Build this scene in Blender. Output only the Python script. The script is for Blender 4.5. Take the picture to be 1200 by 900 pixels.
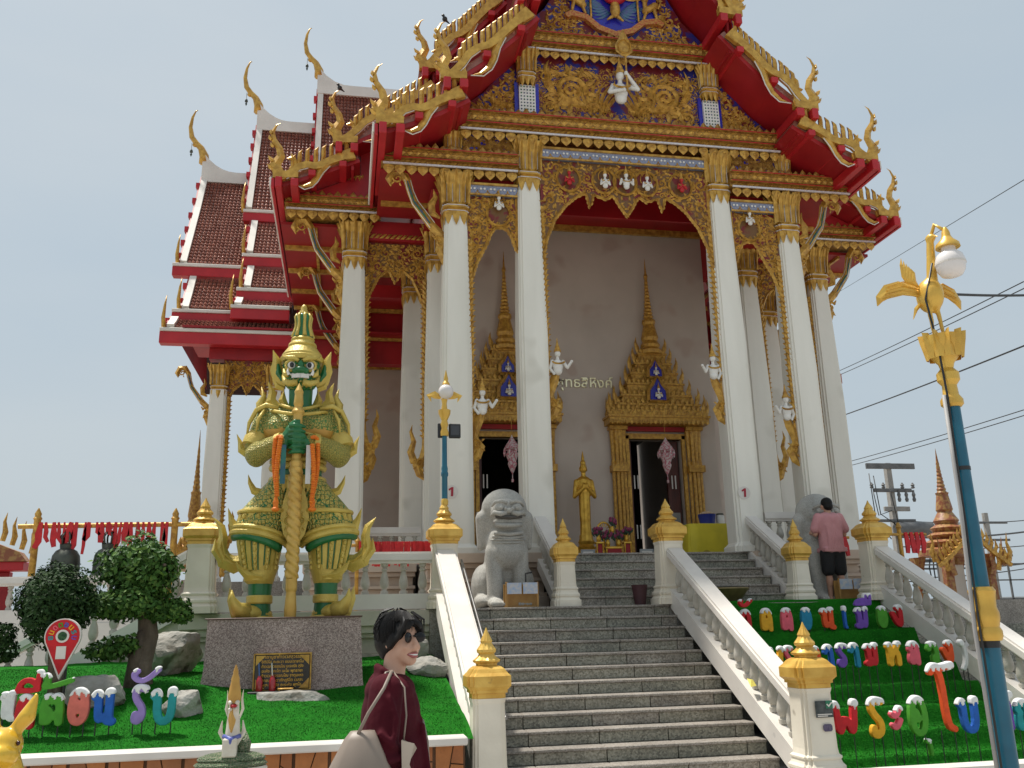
import bpy, bmesh, math, random
import numpy as np
from mathutils import Vector, Matrix

sc = bpy.context.scene
for o in list(bpy.data.objects):
    bpy.data.objects.remove(o)
R = math.radians
pi = math.pi

# ------------------------------------------------------------------ camera
cam_d = bpy.data.cameras.new('camera')
cam = bpy.data.objects.new('camera', cam_d)
sc.collection.objects.link(cam)
_p, _y, _r = R(15.17), R(10.66), R(-1.37)
_f = Vector((math.sin(_y) * math.cos(_p), math.cos(_y) * math.cos(_p), math.sin(_p)))
_rt = Vector((math.cos(_y), -math.sin(_y), 0))
_up = _rt.cross(_f)
_rt2 = _rt * math.cos(_r) + _up * math.sin(_r)
_up2 = -_rt * math.sin(_r) + _up * math.cos(_r)
cam.matrix_world = Matrix((( _rt2.x, _up2.x, -_f.x, 0), (_rt2.y, _up2.y, -_f.y, 0), (_rt2.z, _up2.z, -_f.z, 1.6), (0, 0, 0, 1)))
cam_d.sensor_width = 36
cam_d.lens = 36 * 1050 / 1200
cam_d.clip_end = 3000
cam_d.clip_start = 0.05
sc.camera = cam

# ------------------------------------------------------------------ sky, sun, exposure
SUN_EL, SUN_AZ = R(69), R(-52)         # azimuth from +Y towards +X : the sun stands left of and behind the temple
world = bpy.data.worlds.new('World')
sc.world = world
world.use_nodes = True
wn, wl = world.node_tree.nodes, world.node_tree.links
bg = wn['Background']
sky = wn.new('ShaderNodeTexSky')
sky.sky_type = 'NISHITA'
sky.sun_disc = False
sky.sun_elevation = SUN_EL
sky.sun_rotation = SUN_AZ
sky.air_density = 1.2
sky.dust_density = 6.0
sky.ozone_density = 1.0
hz = wn.new('ShaderNodeMixRGB')
hz.inputs[0].default_value = 0.82
hz.inputs[2].default_value = (5.25, 6.0, 6.5, 1)      # even veil of haze over the whole sky
wl.new(sky.outputs[0], hz.inputs[1])
# faint, soft cloud bands
tc = wn.new('ShaderNodeTexCoord')
mp = wn.new('ShaderNodeMapping')
mp.inputs['Scale'].default_value = (1.2, 1.2, 3.5)
nz = wn.new('ShaderNodeTexNoise')
nz.inputs['Scale'].default_value = 1.6
nz.inputs['Detail'].default_value = 5
rp = wn.new('ShaderNodeValToRGB')
rp.color_ramp.elements[0].position = .35
rp.color_ramp.elements[0].color = (.945, .975, 1.0, 1)
rp.color_ramp.elements[1].position = .7
rp.color_ramp.elements[1].color = (1.04, 1.03, 1.02, 1)
mu = wn.new('ShaderNodeMixRGB')
mu.blend_type = 'MULTIPLY'
mu.inputs[0].default_value = 1
wl.new(tc.outputs['Generated'], mp.inputs[0])
wl.new(mp.outputs[0], nz.inputs[0])
wl.new(nz.outputs[0], rp.inputs[0])
wl.new(hz.outputs[0], mu.inputs[1])
wl.new(rp.outputs[0], mu.inputs[2])
wl.new(mu.outputs[0], bg.inputs[0])
bg.inputs[1].default_value = 0.075

sun_d = bpy.data.lights.new('sun', 'SUN')
sun_d.energy = 3.7
sun_d.angle = R(5)
sun_d.color = (1, .955, .88)
sun = bpy.data.objects.new('sun', sun_d)
sc.collection.objects.link(sun)
_sd = Vector((math.sin(SUN_AZ) * math.cos(SUN_EL), math.cos(SUN_AZ) * math.cos(SUN_EL), math.sin(SUN_EL)))
sun.rotation_euler = _sd.to_track_quat('Z', 'Y').to_euler()
sc.view_settings.view_transform = 'Standard'
sc.view_settings.look = 'None'
sc.view_settings.exposure = 0.5
sc.view_settings.gamma = 1
sc.render.engine = 'CYCLES'

# ------------------------------------------------------------------ helpers
WP = {}                                  # world origin of every object
def wp(o):
    return WP.get(o.name, Vector((0, 0, 0))) if o is not None else Vector((0, 0, 0))
def tag(o, label=None, cat=None, group=None, kind=None):
    if label: o['label'] = label
    if cat: o['category'] = cat
    if group: o['group'] = group
    if kind: o['kind'] = kind
    return o
def empty(name, loc, label=None, cat=None, group=None, kind=None):
    o = bpy.data.objects.new(name, None)
    sc.collection.objects.link(o)
    o.empty_display_size = .2
    o.location = Vector(loc)
    WP[o.name] = Vector(loc)
    return tag(o, label, cat, group, kind)
def link_mesh(me, name, mw, parent=None):
    o = bpy.data.objects.new(name, me)
    sc.collection.objects.link(o)
    if parent is not None:
        o.parent = parent
    o.matrix_local = Matrix.Translation(-wp(parent)) @ mw
    WP[o.name] = mw.translation.copy()
    return o
def V3(*a): return Vector(a)
T = Matrix.Translation
def RZ(a): return Matrix.Rotation(a, 4, 'Z')
def RX(a): return Matrix.Rotation(a, 4, 'X')
def RY(a): return Matrix.Rotation(a, 4, 'Y')
def SC(x, y=None, z=None):
    y = x if y is None else y
    z = x if z is None else z
    return Matrix.Diagonal((x, y, z, 1))

class MB:
    def __init__(s):
        s.v = []; s.f = []; s.m = []; s.mi = 0
    def add(s, vs, fs):
        n = len(s.v)
        s.v.extend([tuple(a) for a in vs])
        for f in fs:
            s.f.append(tuple(i + n for i in f)); s.m.append(s.mi)
        return s
    def box(s, x0, x1, y0, y1, z0, z1):
        return s.add([(x0, y0, z0), (x1, y0, z0), (x1, y1, z0), (x0, y1, z0), (x0, y0, z1), (x1, y0, z1), (x1, y1, z1), (x0, y1, z1)],
                     [(0, 3, 2, 1), (4, 5, 6, 7), (0, 1, 5, 4), (1, 2, 6, 5), (2, 3, 7, 6), (3, 0, 4, 7)])
    def cbox(s, x0, x1, y0, y1, z0, z1, c=.01):          # box with all edges chamfered
        vs = []; idx = {}
        for sx in (0, 1):
            for sy in (0, 1):
                for sz in (0, 1):
                    X, Y, Z = (x0, x1)[sx], (y0, y1)[sy], (z0, z1)[sz]
                    dx, dy, dz = (c, -c)[sx], (c, -c)[sy], (c, -c)[sz]
                    for k, q in enumerate(((X, Y + dy, Z + dz), (X + dx, Y, Z + dz), (X + dx, Y + dy, Z))):
                        idx[(sx, sy, sz, k)] = len(vs); vs.append(q)
        I = lambda a, b, d, k: idx[(a, b, d, k)]
        fs = []
        for a in (0, 1):
            q = [I(a, 0, 0, 0), I(a, 1, 0, 0), I(a, 1, 1, 0), I(a, 0, 1, 0)]; fs.append(q if a else q[::-1])
            q = [I(0, a, 0, 1), I(0, a, 1, 1), I(1, a, 1, 1), I(1, a, 0, 1)]; fs.append(q if a else q[::-1])
            q = [I(0, 0, a, 2), I(1, 0, a, 2), I(1, 1, a, 2), I(0, 1, a, 2)]; fs.append(q if a else q[::-1])
        for a in (0, 1):
            for b in (0, 1):
                fs.append((I(a, b, 0, 0), I(a, b, 1, 0), I(a, b, 1, 1), I(a, b, 0, 1)))
                fs.append((I(a, 0, b, 0), I(a, 1, b, 0), I(a, 1, b, 2), I(a, 0, b, 2)))
                fs.append((I(0, a, b, 1), I(1, a, b, 1), I(1, a, b, 2), I(0, a, b, 2)))
                for d in (0, 1):
                    fs.append((I(a, b, d, 0), I(a, b, d, 1), I(a, b, d, 2)))
        return s.add(vs, fs)
    def prism(s, pts, fr, h0, h1):                       # polygon in frame (O,U,V,N) extruded along N
        O, U, Vv, N = fr
        n = len(pts)
        vs = [O + U * x + Vv * y + N * h0 for x, y in pts] + [O + U * x + Vv * y + N * h1 for x, y in pts]
        fs = [tuple(range(n))[::-1], tuple(range(n, 2 * n))] + [(i, (i + 1) % n, n + (i + 1) % n, n + i) for i in range(n)]
        return s.add(vs, fs)
    def lathe(s, prof, n=16, c=(0, 0, 0), sec=None, rot=0, cap=True, sx=1, sy=1):
        if sec is None:
            sec = [(math.cos(2 * pi * i / n + rot), math.sin(2 * pi * i / n + rot)) for i in range(n)]
        n = len(sec); vs = []; fs = []
        for r, z in prof:
            vs += [(c[0] + x * r * sx, c[1] + y * r * sy, c[2] + z) for x, y in sec]
        for k in range(len(prof) - 1):
            for i in range(n):
                j = (i + 1) % n
                fs.append((k * n + i, k * n + j, (k + 1) * n + j, (k + 1) * n + i))
        if cap:
            fs.append(tuple(range(n))[::-1]); q = (len(prof) - 1) * n
            fs.append(tuple(range(q, q + n)))
        return s.add(vs, fs)
    def tube(s, path, rad, n=6, cap=True, flat=1.0, upv=None):
        P = [Vector(p) for p in path]
        if not hasattr(rad, '__len__'): rad = [rad] * len(P)
        vs = []; fs = []
        prev = None
        for i, p in enumerate(P):
            t = (P[min(i + 1, len(P) - 1)] - P[max(i - 1, 0)])
            if t.length < 1e-9: t = Vector((0, 0, 1))
            t.normalize()
            a = Vector(upv) if upv else (prev if prev is not None else (Vector((0, 0, 1)) if abs(t.z) < .9 else Vector((1, 0, 0))))
            a = a - t * a.dot(t)
            if a.length < 1e-6: a = t.orthogonal()
            a.normalize(); prev = a
            b = t.cross(a)
            for k in range(n):
                w = 2 * pi * k / n
                vs.append(p + a * (math.cos(w) * rad[i] * flat) + b * (math.sin(w) * rad[i]))
        for i in range(len(P) - 1):
            for k in range(n):
                j = (k + 1) % n
                fs.append((i * n + k, i * n + j, (i + 1) * n + j, (i + 1) * n + k))
        if cap:
            fs.append(tuple(range(n))[::-1]); q = (len(P) - 1) * n
            fs.append(tuple(range(q, q + n)))
        return s.add(vs, fs)
    def ell(s, c, r, nu=12, nv=8, M=None):
        c = Vector(c)
        if not hasattr(r, '__len__'): r = (r, r, r)
        vs = []; fs = []
        for j in range(1, nv):
            a = pi * j / nv
            for i in range(nu):
                b = 2 * pi * i / nu
                q = Vector((r[0] * math.sin(a) * math.cos(b), r[1] * math.sin(a) * math.sin(b), r[2] * math.cos(a)))
                if M is not None: q = M @ q
                vs.append(c + q)
        t0 = Vector((0, 0, r[2])); b0 = Vector((0, 0, -r[2]))
        if M is not None: t0 = M @ t0; b0 = M @ b0
        vs += [c + t0, c + b0]
        nt = (nv - 1) * nu
        for j in range(nv - 2):
            for i in range(nu):
                k = (i + 1) % nu
                fs.append((j * nu + i, (j + 1) * nu + i, (j + 1) * nu + k, j * nu + k))
        for i in range(nu):
            k = (i + 1) % nu
            fs.append((nt, i, k)); fs.append((nt + 1, (nv - 2) * nu + k, (nv - 2) * nu + i))
        return s.add(vs, fs)
    def cap(s, a, b, ra, rb, n=10):                      # tapered capsule
        a, b = Vector(a), Vector(b)
        d = (b - a); L = d.length; d.normalize()
        path = []; rad = []
        for k in range(4):
            w = pi / 2 * k / 4
            path.append(a - d * ra * math.cos(w)); rad.append(max(ra * math.sin(w), ra * .05))
        path.append(a); rad.append(ra); path.append(b); rad.append(rb)
        for k in range(3, -1, -1):
            w = pi / 2 * k / 4
            path.append(b + d * rb * math.cos(w)); rad.append(max(rb * math.sin(w), rb * .05))
        return s.tube(path, rad, n)
    # ---- relief carving in a frame
    def ridge(s, pts, wid, hgt, fr, base=0.0):
        O, U, Vv, N = fr
        n = len(pts); vs = []; fs = []
        for i in range(n):
            x, y = pts[i]
            x0, y0 = pts[max(i - 1, 0)]; x1, y1 = pts[min(i + 1, n - 1)]
            dx, dy = x1 - x0, y1 - y0
            l = math.hypot(dx, dy) or 1
            nx, ny = -dy / l, dx / l
            w = wid[i] / 2
            vs += [O + U * (x + nx * w) + Vv * (y + ny * w) + N * base, O + U * x + Vv * y + N * (base + hgt[i]), O + U * (x - nx * w) + Vv * (y - ny * w) + N * base]
        for i in range(n - 1):
            a = 3 * i
            fs += [(a, a + 1, a + 4, a + 3), (a + 1, a + 2, a + 5, a + 4)]
        return s.add(vs, fs)
    def leaf(s, x, y, ang, L, w, fr, curl=0.5, h=.3, base=0.0):
        pts = []; wid = []; hg = []
        a = ang; px, py = x, y
        k = 5
        for i in range(k):
            t = i / (k - 1)
            pts.append((px, py)); wid.append(w * (math.sin(pi * (.22 + .78 * t)) + .04)); hg.append(h * w * (1 - .6 * t) + .002)
            a += curl / (k - 1)
            px += math.cos(a) * L / (k - 1); py += math.sin(a) * L / (k - 1)
        return s.ridge(pts, wid, hg, fr, base)
    def scroll(s, cx, cy, Rr, a0, d, fr, turns=1.5, w=None, h=.5, leaves=5, base=0.0):
        w = w or Rr * .3
        k = int(9 * turns) + 3
        pts = []; wid = []; hg = []
        for i in range(k):
            t = i / (k - 1)
            a = a0 + d * turns * 2 * pi * t
            r = Rr * (1 - .86 * t ** .85)
            pts.append((cx + r * math.cos(a), cy + r * math.sin(a)))
            ww = w * (1 - .45 * t); wid.append(ww); hg.append(ww * h)
        s.ridge(pts, wid, hg, fr, base)
        s.leaf(pts[-1][0], pts[-1][1], a0, w * .8, w * .9, fr, 0, .6, base)
        for j in range(leaves):
            a = a0 + d * 2 * pi * (j + .3) / max(leaves, 1) * .85
            s.leaf(cx + Rr * 1.02 * math.cos(a), cy + Rr * 1.02 * math.sin(a), a - d * .5, Rr * .75, Rr * .34, fr, d * .9, .45, base)
        return s
    def sweep(s, pts, wid, th, fr):                      # flat blade, lens section, both faces
        O, U, Vv, N = fr
        n = len(pts); vs = []; fs = []
        for i in range(n):
            x, y = pts[i]
            x0, y0 = pts[max(i - 1, 0)]; x1, y1 = pts[min(i + 1, n - 1)]
            dx, dy = x1 - x0, y1 - y0
            l = math.hypot(dx, dy) or 1
            nx, ny = -dy / l, dx / l
            w = wid[i] / 2
            t = th * min(1, wid[i] / max(max(wid), 1e-6) * 1.6) / 2
            vs += [O + U * (x + nx * w) + Vv * (y + ny * w), O + U * x + Vv * y + N * t, O + U * (x - nx * w) + Vv * (y - ny * w), O + U * x + Vv * y - N * t]
        for i in range(n - 1):
            a = 4 * i
            for k in range(4):
                fs.append((a + k, a + (k + 1) % 4, a + 4 + (k + 1) % 4, a + 4 + k))
        fs += [(3, 2, 1, 0), (4 * n - 4, 4 * n - 3, 4 * n - 2, 4 * n - 1)]
        return s.add(vs, fs)
    def band(s, pts, wid, th, fr):                       # flat board, rectangular section
        O, U, Vv, N = fr
        n = len(pts); vs = []; fs = []
        for i in range(n):
            x, y = pts[i]
            x0, y0 = pts[max(i - 1, 0)]; x1, y1 = pts[min(i + 1, n - 1)]
            dx, dy = x1 - x0, y1 - y0
            l = math.hypot(dx, dy) or 1
            nx, ny = -dy / l, dx / l
            w = (wid[i] if hasattr(wid, '__len__') else wid) / 2
            A = O + U * (x + nx * w) + Vv * (y + ny * w); B = O + U * (x - nx * w) + Vv * (y - ny * w)
            vs += [A + N * th, B + N * th, B, A]
        for i in range(n - 1):
            a = 4 * i
            for k in range(4):
                fs.append((a + k, a + (k + 1) % 4, a + 4 + (k + 1) % 4, a + 4 + k))
        fs += [(3, 2, 1, 0), (4 * n - 4, 4 * n - 3, 4 * n - 2, 4 * n - 1)]
        return s.add(vs, fs)
    def mesh(s, name, mats, origin=(0, 0, 0), smooth=False):
        me = bpy.data.meshes.new(name)
        o = Vector(origin)
        me.from_pydata([(a[0] - o.x, a[1] - o.y, a[2] - o.z) for a in s.v], [], s.f)
        for m in (mats if isinstance(mats, (list, tuple)) else [mats]):
            me.materials.append(m)
        if any(s.m):
            me.polygons.foreach_set('material_index', s.m)
        bm = bmesh.new(); bm.from_mesh(me)
        bmesh.ops.recalc_face_normals(bm, faces=bm.faces)
        bm.to_mesh(me); bm.free()
        if smooth:
            me.shade_smooth()
            if smooth is not True:
                me.set_sharp_from_angle(angle=R(smooth))
        me.update()
        return me
    def build(s, name, mats, parent=None, origin=None, smooth=False, label=None, cat=None, group=None, kind=None):
        if origin is None:
            if parent is not None: origin = wp(parent)
            else:
                a = np.array(s.v); origin = ((a[:, 0].min() + a[:, 0].max()) / 2, (a[:, 1].min() + a[:, 1].max()) / 2, a[:, 2].min())
        me = s.mesh(name, mats, origin, smooth)
        o = link_mesh(me, name, T(Vector(origin)), parent)
        return tag(o, label, cat, group, kind)

def FXZ(x, y, z, flip=False):            # frame on a wall facing -Y : u=+X, v=+Z, outward -Y
    return (V3(x, y, z), V3(-1 if flip else 1, 0, 0), V3(0, 0, 1), V3(0, -1, 0))
def FYZ(x, y, z, sgn=-1):                # frame on a wall facing sgn*X : u=+Y
    return (V3(x, y, z), V3(0, 1, 0), V3(0, 0, 1), V3(sgn, 0, 0))

def organic(name, mb, mat, voxel, parent=None, origin=None, smooth_it=6, sub=0, **kw):
    me0 = mb.mesh(name + '_src', mat if not isinstance(mat, (list, tuple)) else list(mat), (0, 0, 0))
    o = bpy.data.objects.new('tmp', me0)
    sc.collection.objects.link(o)
    md = o.modifiers.new('r', 'REMESH'); md.mode = 'VOXEL'; md.voxel_size = voxel; md.use_smooth_shade = True
    ms = o.modifiers.new('s', 'SMOOTH'); ms.iterations = smooth_it; ms.factor = .5
    dg = bpy.context.evaluated_depsgraph_get()
    me = bpy.data.meshes.new_from_object(o.evaluated_get(dg))
    bpy.data.objects.remove(o); bpy.data.meshes.remove(me0)
    me.name = name
    org = Vector(origin) if origin is not None else wp(parent)
    me.transform(T(-org))
    me.materials.clear()
    for m in (mat if isinstance(mat, (list, tuple)) else [mat]): me.materials.append(m)
    me.polygons.foreach_set('material_index', [0] * len(me.polygons))
    me.shade_smooth()
    ob = link_mesh(me, name, T(org), parent)
    return tag(ob, kw.get('label'), kw.get('cat'), kw.get('group'), kw.get('kind'))
def remat(ob, fn):                       # material index per face from its centre (world)
    me = ob.data; w = WP[ob.name]
    me.polygons.foreach_set('material_index', [fn(p.center + w, p.normal) for p in me.polygons])
def copy_tree(o, mw, parent=None, name=None, **kw):
    me = o.data
    c = o.copy(); sc.collection.objects.link(c); c.parent = parent
    c.matrix_local = Matrix.Translation(-wp(parent)) @ mw if parent is None else mw
    WP[c.name] = mw.translation.copy()
    tag(c, **kw)
    for ch in list(o.children):
        d = ch.copy(); sc.collection.objects.link(d); d.parent = c; d.matrix_local = ch.matrix_local.copy()
        for g in list(ch.children):
            e = g.copy(); sc.collection.objects.link(e); e.parent = d; e.matrix_local = g.matrix_local.copy()
    return c

# ------------------------------------------------------------------ materials
def mat(name, c1, c2=None, rough=.6, metal=0.0, scale=3.0, detail=5, bump=0.0, bscale=30.0, spec=.5, coat=0.0, lo=.35, hi=.65, c3=None, s3=40., f3=.5, stretch=None, obj=False):
    m = bpy.data.materials.new(name); m.use_nodes = True
    n, l = m.node_tree.nodes, m.node_tree.links
    b = n['Principled BSDF']
    b.inputs['Roughness'].default_value = rough
    b.inputs['Metallic'].default_value = metal
    b.inputs['Specular IOR Level'].default_value = spec
    b.inputs['Coat Weight'].default_value = coat
    c2 = c2 or tuple(min(1, x * .78) for x in c1)
    if obj:
        t = n.new('ShaderNodeTexCoord'); pos = t.outputs['Object']
    else:
        g = n.new('ShaderNodeNewGeometry'); pos = g.outputs['Position']
    if stretch:
        mp = n.new('ShaderNodeMapping'); mp.inputs['Scale'].default_value = stretch
        l.new(pos, mp.inputs[0]); pos2 = mp.outputs[0]
    else: pos2 = pos
    nz = n.new('ShaderNodeTexNoise'); nz.inputs['Scale'].default_value = scale; nz.inputs['Detail'].default_value = detail
    l.new(pos2, nz.inputs['Vector'])
    rp = n.new('ShaderNodeValToRGB')
    rp.color_ramp.elements[0].position = lo; rp.color_ramp.elements[1].position = hi
    rp.color_ramp.elements[0].color = (*c1, 1); rp.color_ramp.elements[1].color = (*c2, 1)
    l.new(nz.outputs['Fac'], rp.inputs[0])
    out = rp.outputs[0]
    if c3:
        nz3 = n.new('ShaderNodeTexNoise'); nz3.inputs['Scale'].default_value = s3; nz3.inputs['Detail'].default_value = 2
        l.new(pos, nz3.inputs['Vector'])
        r3 = n.new('ShaderNodeValToRGB'); r3.color_ramp.elements[0].position = f3; r3.color_ramp.elements[1].position = min(1, f3 + .08)
        l.new(nz3.outputs['Fac'], r3.inputs[0])
        mx = n.new('ShaderNodeMixRGB'); mx.inputs[2].default_value = (*c3, 1)
        l.new(r3.outputs[0], mx.inputs[0]); l.new(out, mx.inputs[1]); out = mx.outputs[0]
    l.new(out, b.inputs['Base Color'])
    if bump:
        nb = n.new('ShaderNodeTexNoise'); nb.inputs['Scale'].default_value = bscale; nb.inputs['Detail'].default_value = 3
        l.new(pos, nb.inputs['Vector'])
        bp = n.new('ShaderNodeBump'); bp.inputs['Strength'].default_value = bump; bp.inputs['Distance'].default_value = .02
        l.new(nb.outputs['Fac'], bp.inputs['Height']); l.new(bp.outputs[0], b.inputs['Normal'])
    return m
GOLD = mat('gold_paint', (.66, .39, .075), (.44, .235, .04), rough=.34, metal=.35, scale=9, bump=.15, bscale=60)
GOLDC = mat('gold_carved', (.66, .39, .075), (.36, .18, .032), rough=.42, metal=.3, scale=11, bump=.3, bscale=90)
GOLDD = mat('gold_old_carved', (.48, .275, .055), (.24, .10, .02), rough=.45, metal=.3, scale=13, bump=.3, bscale=90)
GOLDB = mat('gold_bright', (.75, .48, .09), (.62, .36, .06), rough=.34, metal=.3, scale=5, bump=.08, bscale=30)
GOLDCAP = mat('gold_cap', (.72, .46, .10), (.55, .31, .05), rough=.4, metal=.25, scale=6, bump=.1, bscale=40, c3=(.30, .17, .05), s3=9, f3=.72)
RED = mat('red_lacquer', (.38, .009, .013), (.28, .006, .010), rough=.5, scale=1.5)
REDD = mat('red_ceiling', (.34, .008, .011), (.26, .006, .009), rough=.55, scale=1.5)
REDB = mat('red_board', (.50, .014, .02), (.40, .010, .016), rough=.45, scale=2)
WHITE = mat('white_plaster', (.74, .71, .64), (.64, .61, .55), rough=.65, scale=1.6, bump=.06, bscale=25)
CREAM = mat('cream_plaster', (.77, .71, .59), (.66, .60, .49), rough=.65, scale=2.2, bump=.08, bscale=25, c3=(.36, .31, .24), s3=5, f3=.70)
WHITER = mat('white_rail', (.72, .68, .62), (.63, .59, .54), rough=.5, scale=2, c3=(.55, .52, .48), s3=7, f3=.72)
COLW = mat('column_white', (.80, .77, .69), (.71, .68, .60), rough=.5, scale=2.4, bump=.05, bscale=20, stretch=(1, 1, .16), c3=(.66, .63, .55), s3=1.1, f3=.62)
WALLG = mat('porch_wall', (.57, .49, .42), (.49, .42, .36), rough=.75, scale=.8, bump=.05, bscale=15, c3=(.47, .37, .31), s3=1.1, f3=.6)
STONEW = mat('weathered_plaster', (.60, .56, .47), (.46, .43, .35), rough=.8, scale=2.4, bump=.2, bscale=20, c3=(.26, .26, .18), s3=3.0, f3=.62)
PEACH = mat('peach_moulding', (.58, .47, .37), (.47, .37, .29), rough=.7, scale=2)
BALU = mat('baluster_cement', (.52, .49, .43), (.40, .37, .31), rough=.7, scale=6, bump=.1)
BLUE = mat('blue_glass_mosaic', (.02, .03, .42), (.03, .02, .28), rough=.25, scale=30)
BLUEG = mat('blue_grey_mosaic', (.16, .20, .33), (.30, .30, .36), rough=.3, scale=40, detail=1)
WHITEF = mat('white_figure', (.76, .74, .70), (.68, .65, .60), rough=.5, scale=6)
SILV = mat('silver_trim', (.70, .66, .66), (.55, .50, .52), rough=.35, metal=.2, scale=30)
BLACK = mat('black', (.012, .012, .013), (.02, .02, .02), rough=.45)
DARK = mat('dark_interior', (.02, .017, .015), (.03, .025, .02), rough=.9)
TURF = mat('artificial_turf', (.012, .150, .009), (.007, .095, .006), rough=.95, scale=3.5, bump=.7, bscale=120, c3=(.022, .20, .014), s3=70, f3=.55, spec=.1)
STEEL = mat('steel_rail', (.45, .45, .45), rough=.3, metal=.9)
# ------------------------------------------------------------------ ground, stairs, terrace
def granite(name, a, b, c, d, sc_=55.0, rough=.55):
    m = bpy.data.materials.new(name); m.use_nodes = True
    n, l = m.node_tree.nodes, m.node_tree.links
    bs = n['Principled BSDF']; bs.inputs['Roughness'].default_value = rough
    g = n.new('ShaderNodeNewGeometry')
    v = n.new('ShaderNodeTexVoronoi'); v.inputs['Scale'].default_value = sc_; l.new(g.outputs['Position'], v.inputs['Vector'])
    r = n.new('ShaderNodeValToRGB'); e = r.color_ramp.elements
    e[0].position = 0; e[0].color = (*a, 1); e[1].position = 1; e[1].color = (*d, 1)
    q = e.new(.33); q.color = (*b, 1); q = e.new(.66); q.color = (*c, 1)
    sp = n.new('ShaderNodeSeparateColor'); l.new(v.outputs['Color'], sp.inputs[0]); l.new(sp.outputs[0], r.inputs[0])
    nz = n.new('ShaderNodeTexNoise'); nz.inputs['Scale'].default_value = 1.7; nz.inputs['Detail'].default_value = 6; l.new(g.outputs['Position'], nz.inputs['Vector'])
    mr = n.new('ShaderNodeMapRange'); mr.inputs[1].default_value = .3; mr.inputs[2].default_value = .7; mr.inputs[3].default_value = .72; mr.inputs[4].default_value = 1.18
    l.new(nz.outputs['Fac'], mr.inputs[0])
    mx = n.new('ShaderNodeMixRGB'); mx.blend_type = 'MULTIPLY'; mx.inputs[0].default_value = 1
    l.new(r.outputs[0], mx.inputs[1]); l.new(mr.outputs[0], mx.inputs[2]); l.new(mx.outputs[0], bs.inputs['Base Color'])
    return m
GR = [granite('stair_granite', (.15, .14, .105), (.235, .22, .17), (.31, .29, .23), (.385, .365, .30)),
      granite('stair_granite_dark', (.12, .115, .092), (.195, .19, .15), (.27, .26, .205), (.335, .325, .265)),
      granite('stair_granite_warm', (.15, .13, .105), (.25, .22, .18), (.32, .29, .24), (.40, .365, .31))]
NOSE = granite('stair_nosing', (.18, .155, .13), (.25, .22, .185), (.30, .27, .235), (.37, .335, .295), 70)
PINKG = granite('plinth_granite', (.17, .115, .10), (.27, .19, .17), (.39, .29, .26), (.52, .41, .37), 95, .42)
STONE = granite('lion_stone', (.31, .30, .27), (.37, .36, .325), (.41, .40, .365), (.46, .445, .41), 110, .85)

def grid(name, x0, x1, y0, y1, nx, ny, zf, m, kind='structure', smooth=True, label=None, cat=None, parent=None):
    mb = MB()
    vs = [(x0 + (x1 - x0) * i / nx, y0 + (y1 - y0) * j / ny, zf(x0 + (x1 - x0) * i / nx, y0 + (y1 - y0) * j / ny)) for j in range(ny + 1) for i in range(nx + 1)]
    fs = [(j * (nx + 1) + i, j * (nx + 1) + i + 1, (j + 1) * (nx + 1) + i + 1, (j + 1) * (nx + 1) + i) for j in range(ny) for i in range(nx)]
    mb.add(vs, fs)
    return mb.build(name, m, parent, origin=(0, 0, 0) if parent is None else None, smooth=smooth, kind=kind, label=label, cat=cat)
PAVE = mat('pale_paving', (.42, .40, .37), (.34, .32, .30), rough=.8, scale=1.2, c3=(.25, .24, .22), s3=8, f3=.66)
grid('ground', -400, 400, -200, 800, 4, 4, lambda x, y: 0.0, PAVE, smooth=False)

rnd = random.Random(5)
LZ, LY, TR, RS = 1.873, 13.05, .2876, .156          # landing level, landing edge, tread, riser
JOINT = mat('dark_stair_joint', (.035, .032, .028), rough=.9)
st = empty('staircase', (3.1, 13, 0), kind='structure')
XJ = [1.54, 2.057, 2.876, 3.695, 4.514, 4.75]
_tiles = {}
def stile(w, nose):
    key = (round(w, 3), nose)
    if key not in _tiles:
        mb = MB()
        if nose: mb.cbox(.003, w - .003, -.028, TR - .004, -.034, 0, .007)
        else: mb.cbox(.005, w - .005, 0, .03, -RS + .002, -.036, .003)
        _tiles[key] = [mb.mesh('stair_tile', m) for m in ([NOSE] if nose else GR)]
    return _tiles[key]
for k in range(0, 12):
    y = LY - k * TR; z = LZ - k * RS
    for j in range(5):
        w = XJ[j + 1] - XJ[j]
        if k: link_mesh(stile(w, True)[0], 'tread_tile', T((XJ[j], y, z)), st)
        else:
            mb = MB().cbox(.0015, w - .0015, -.028, .5, -.034, 0, .007); mb.v = [(a + XJ[j], b + y, c + z) for a, b, c in mb.v]; mb.build('tread_tile', NOSE, st)
        ms = stile(w, False)
        link_mesh(ms[rnd.choice((0, 0, 1, 2))], 'riser_tile', T((XJ[j], y, z)), st)
mb = MB()                                            # solid body under the tiles
prof = []
for k in range(12):
    prof += [(LY + .031 - k * TR, LZ - .036 - k * RS), (LY + .031 - k * TR, LZ - .036 - (k + 1) * RS)]
prof = [(LY + .6, LZ - .036)] + prof + [(LY - 11 * TR, -.05), (LY + .6, -.05)]
mb.prism(prof, (V3(1.54, 0, 0), V3(0, 1, 0), V3(0, 0, 1), V3(1, 0, 0)), 0, 3.2)
mb.build('stair_body', JOINT, st)

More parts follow.
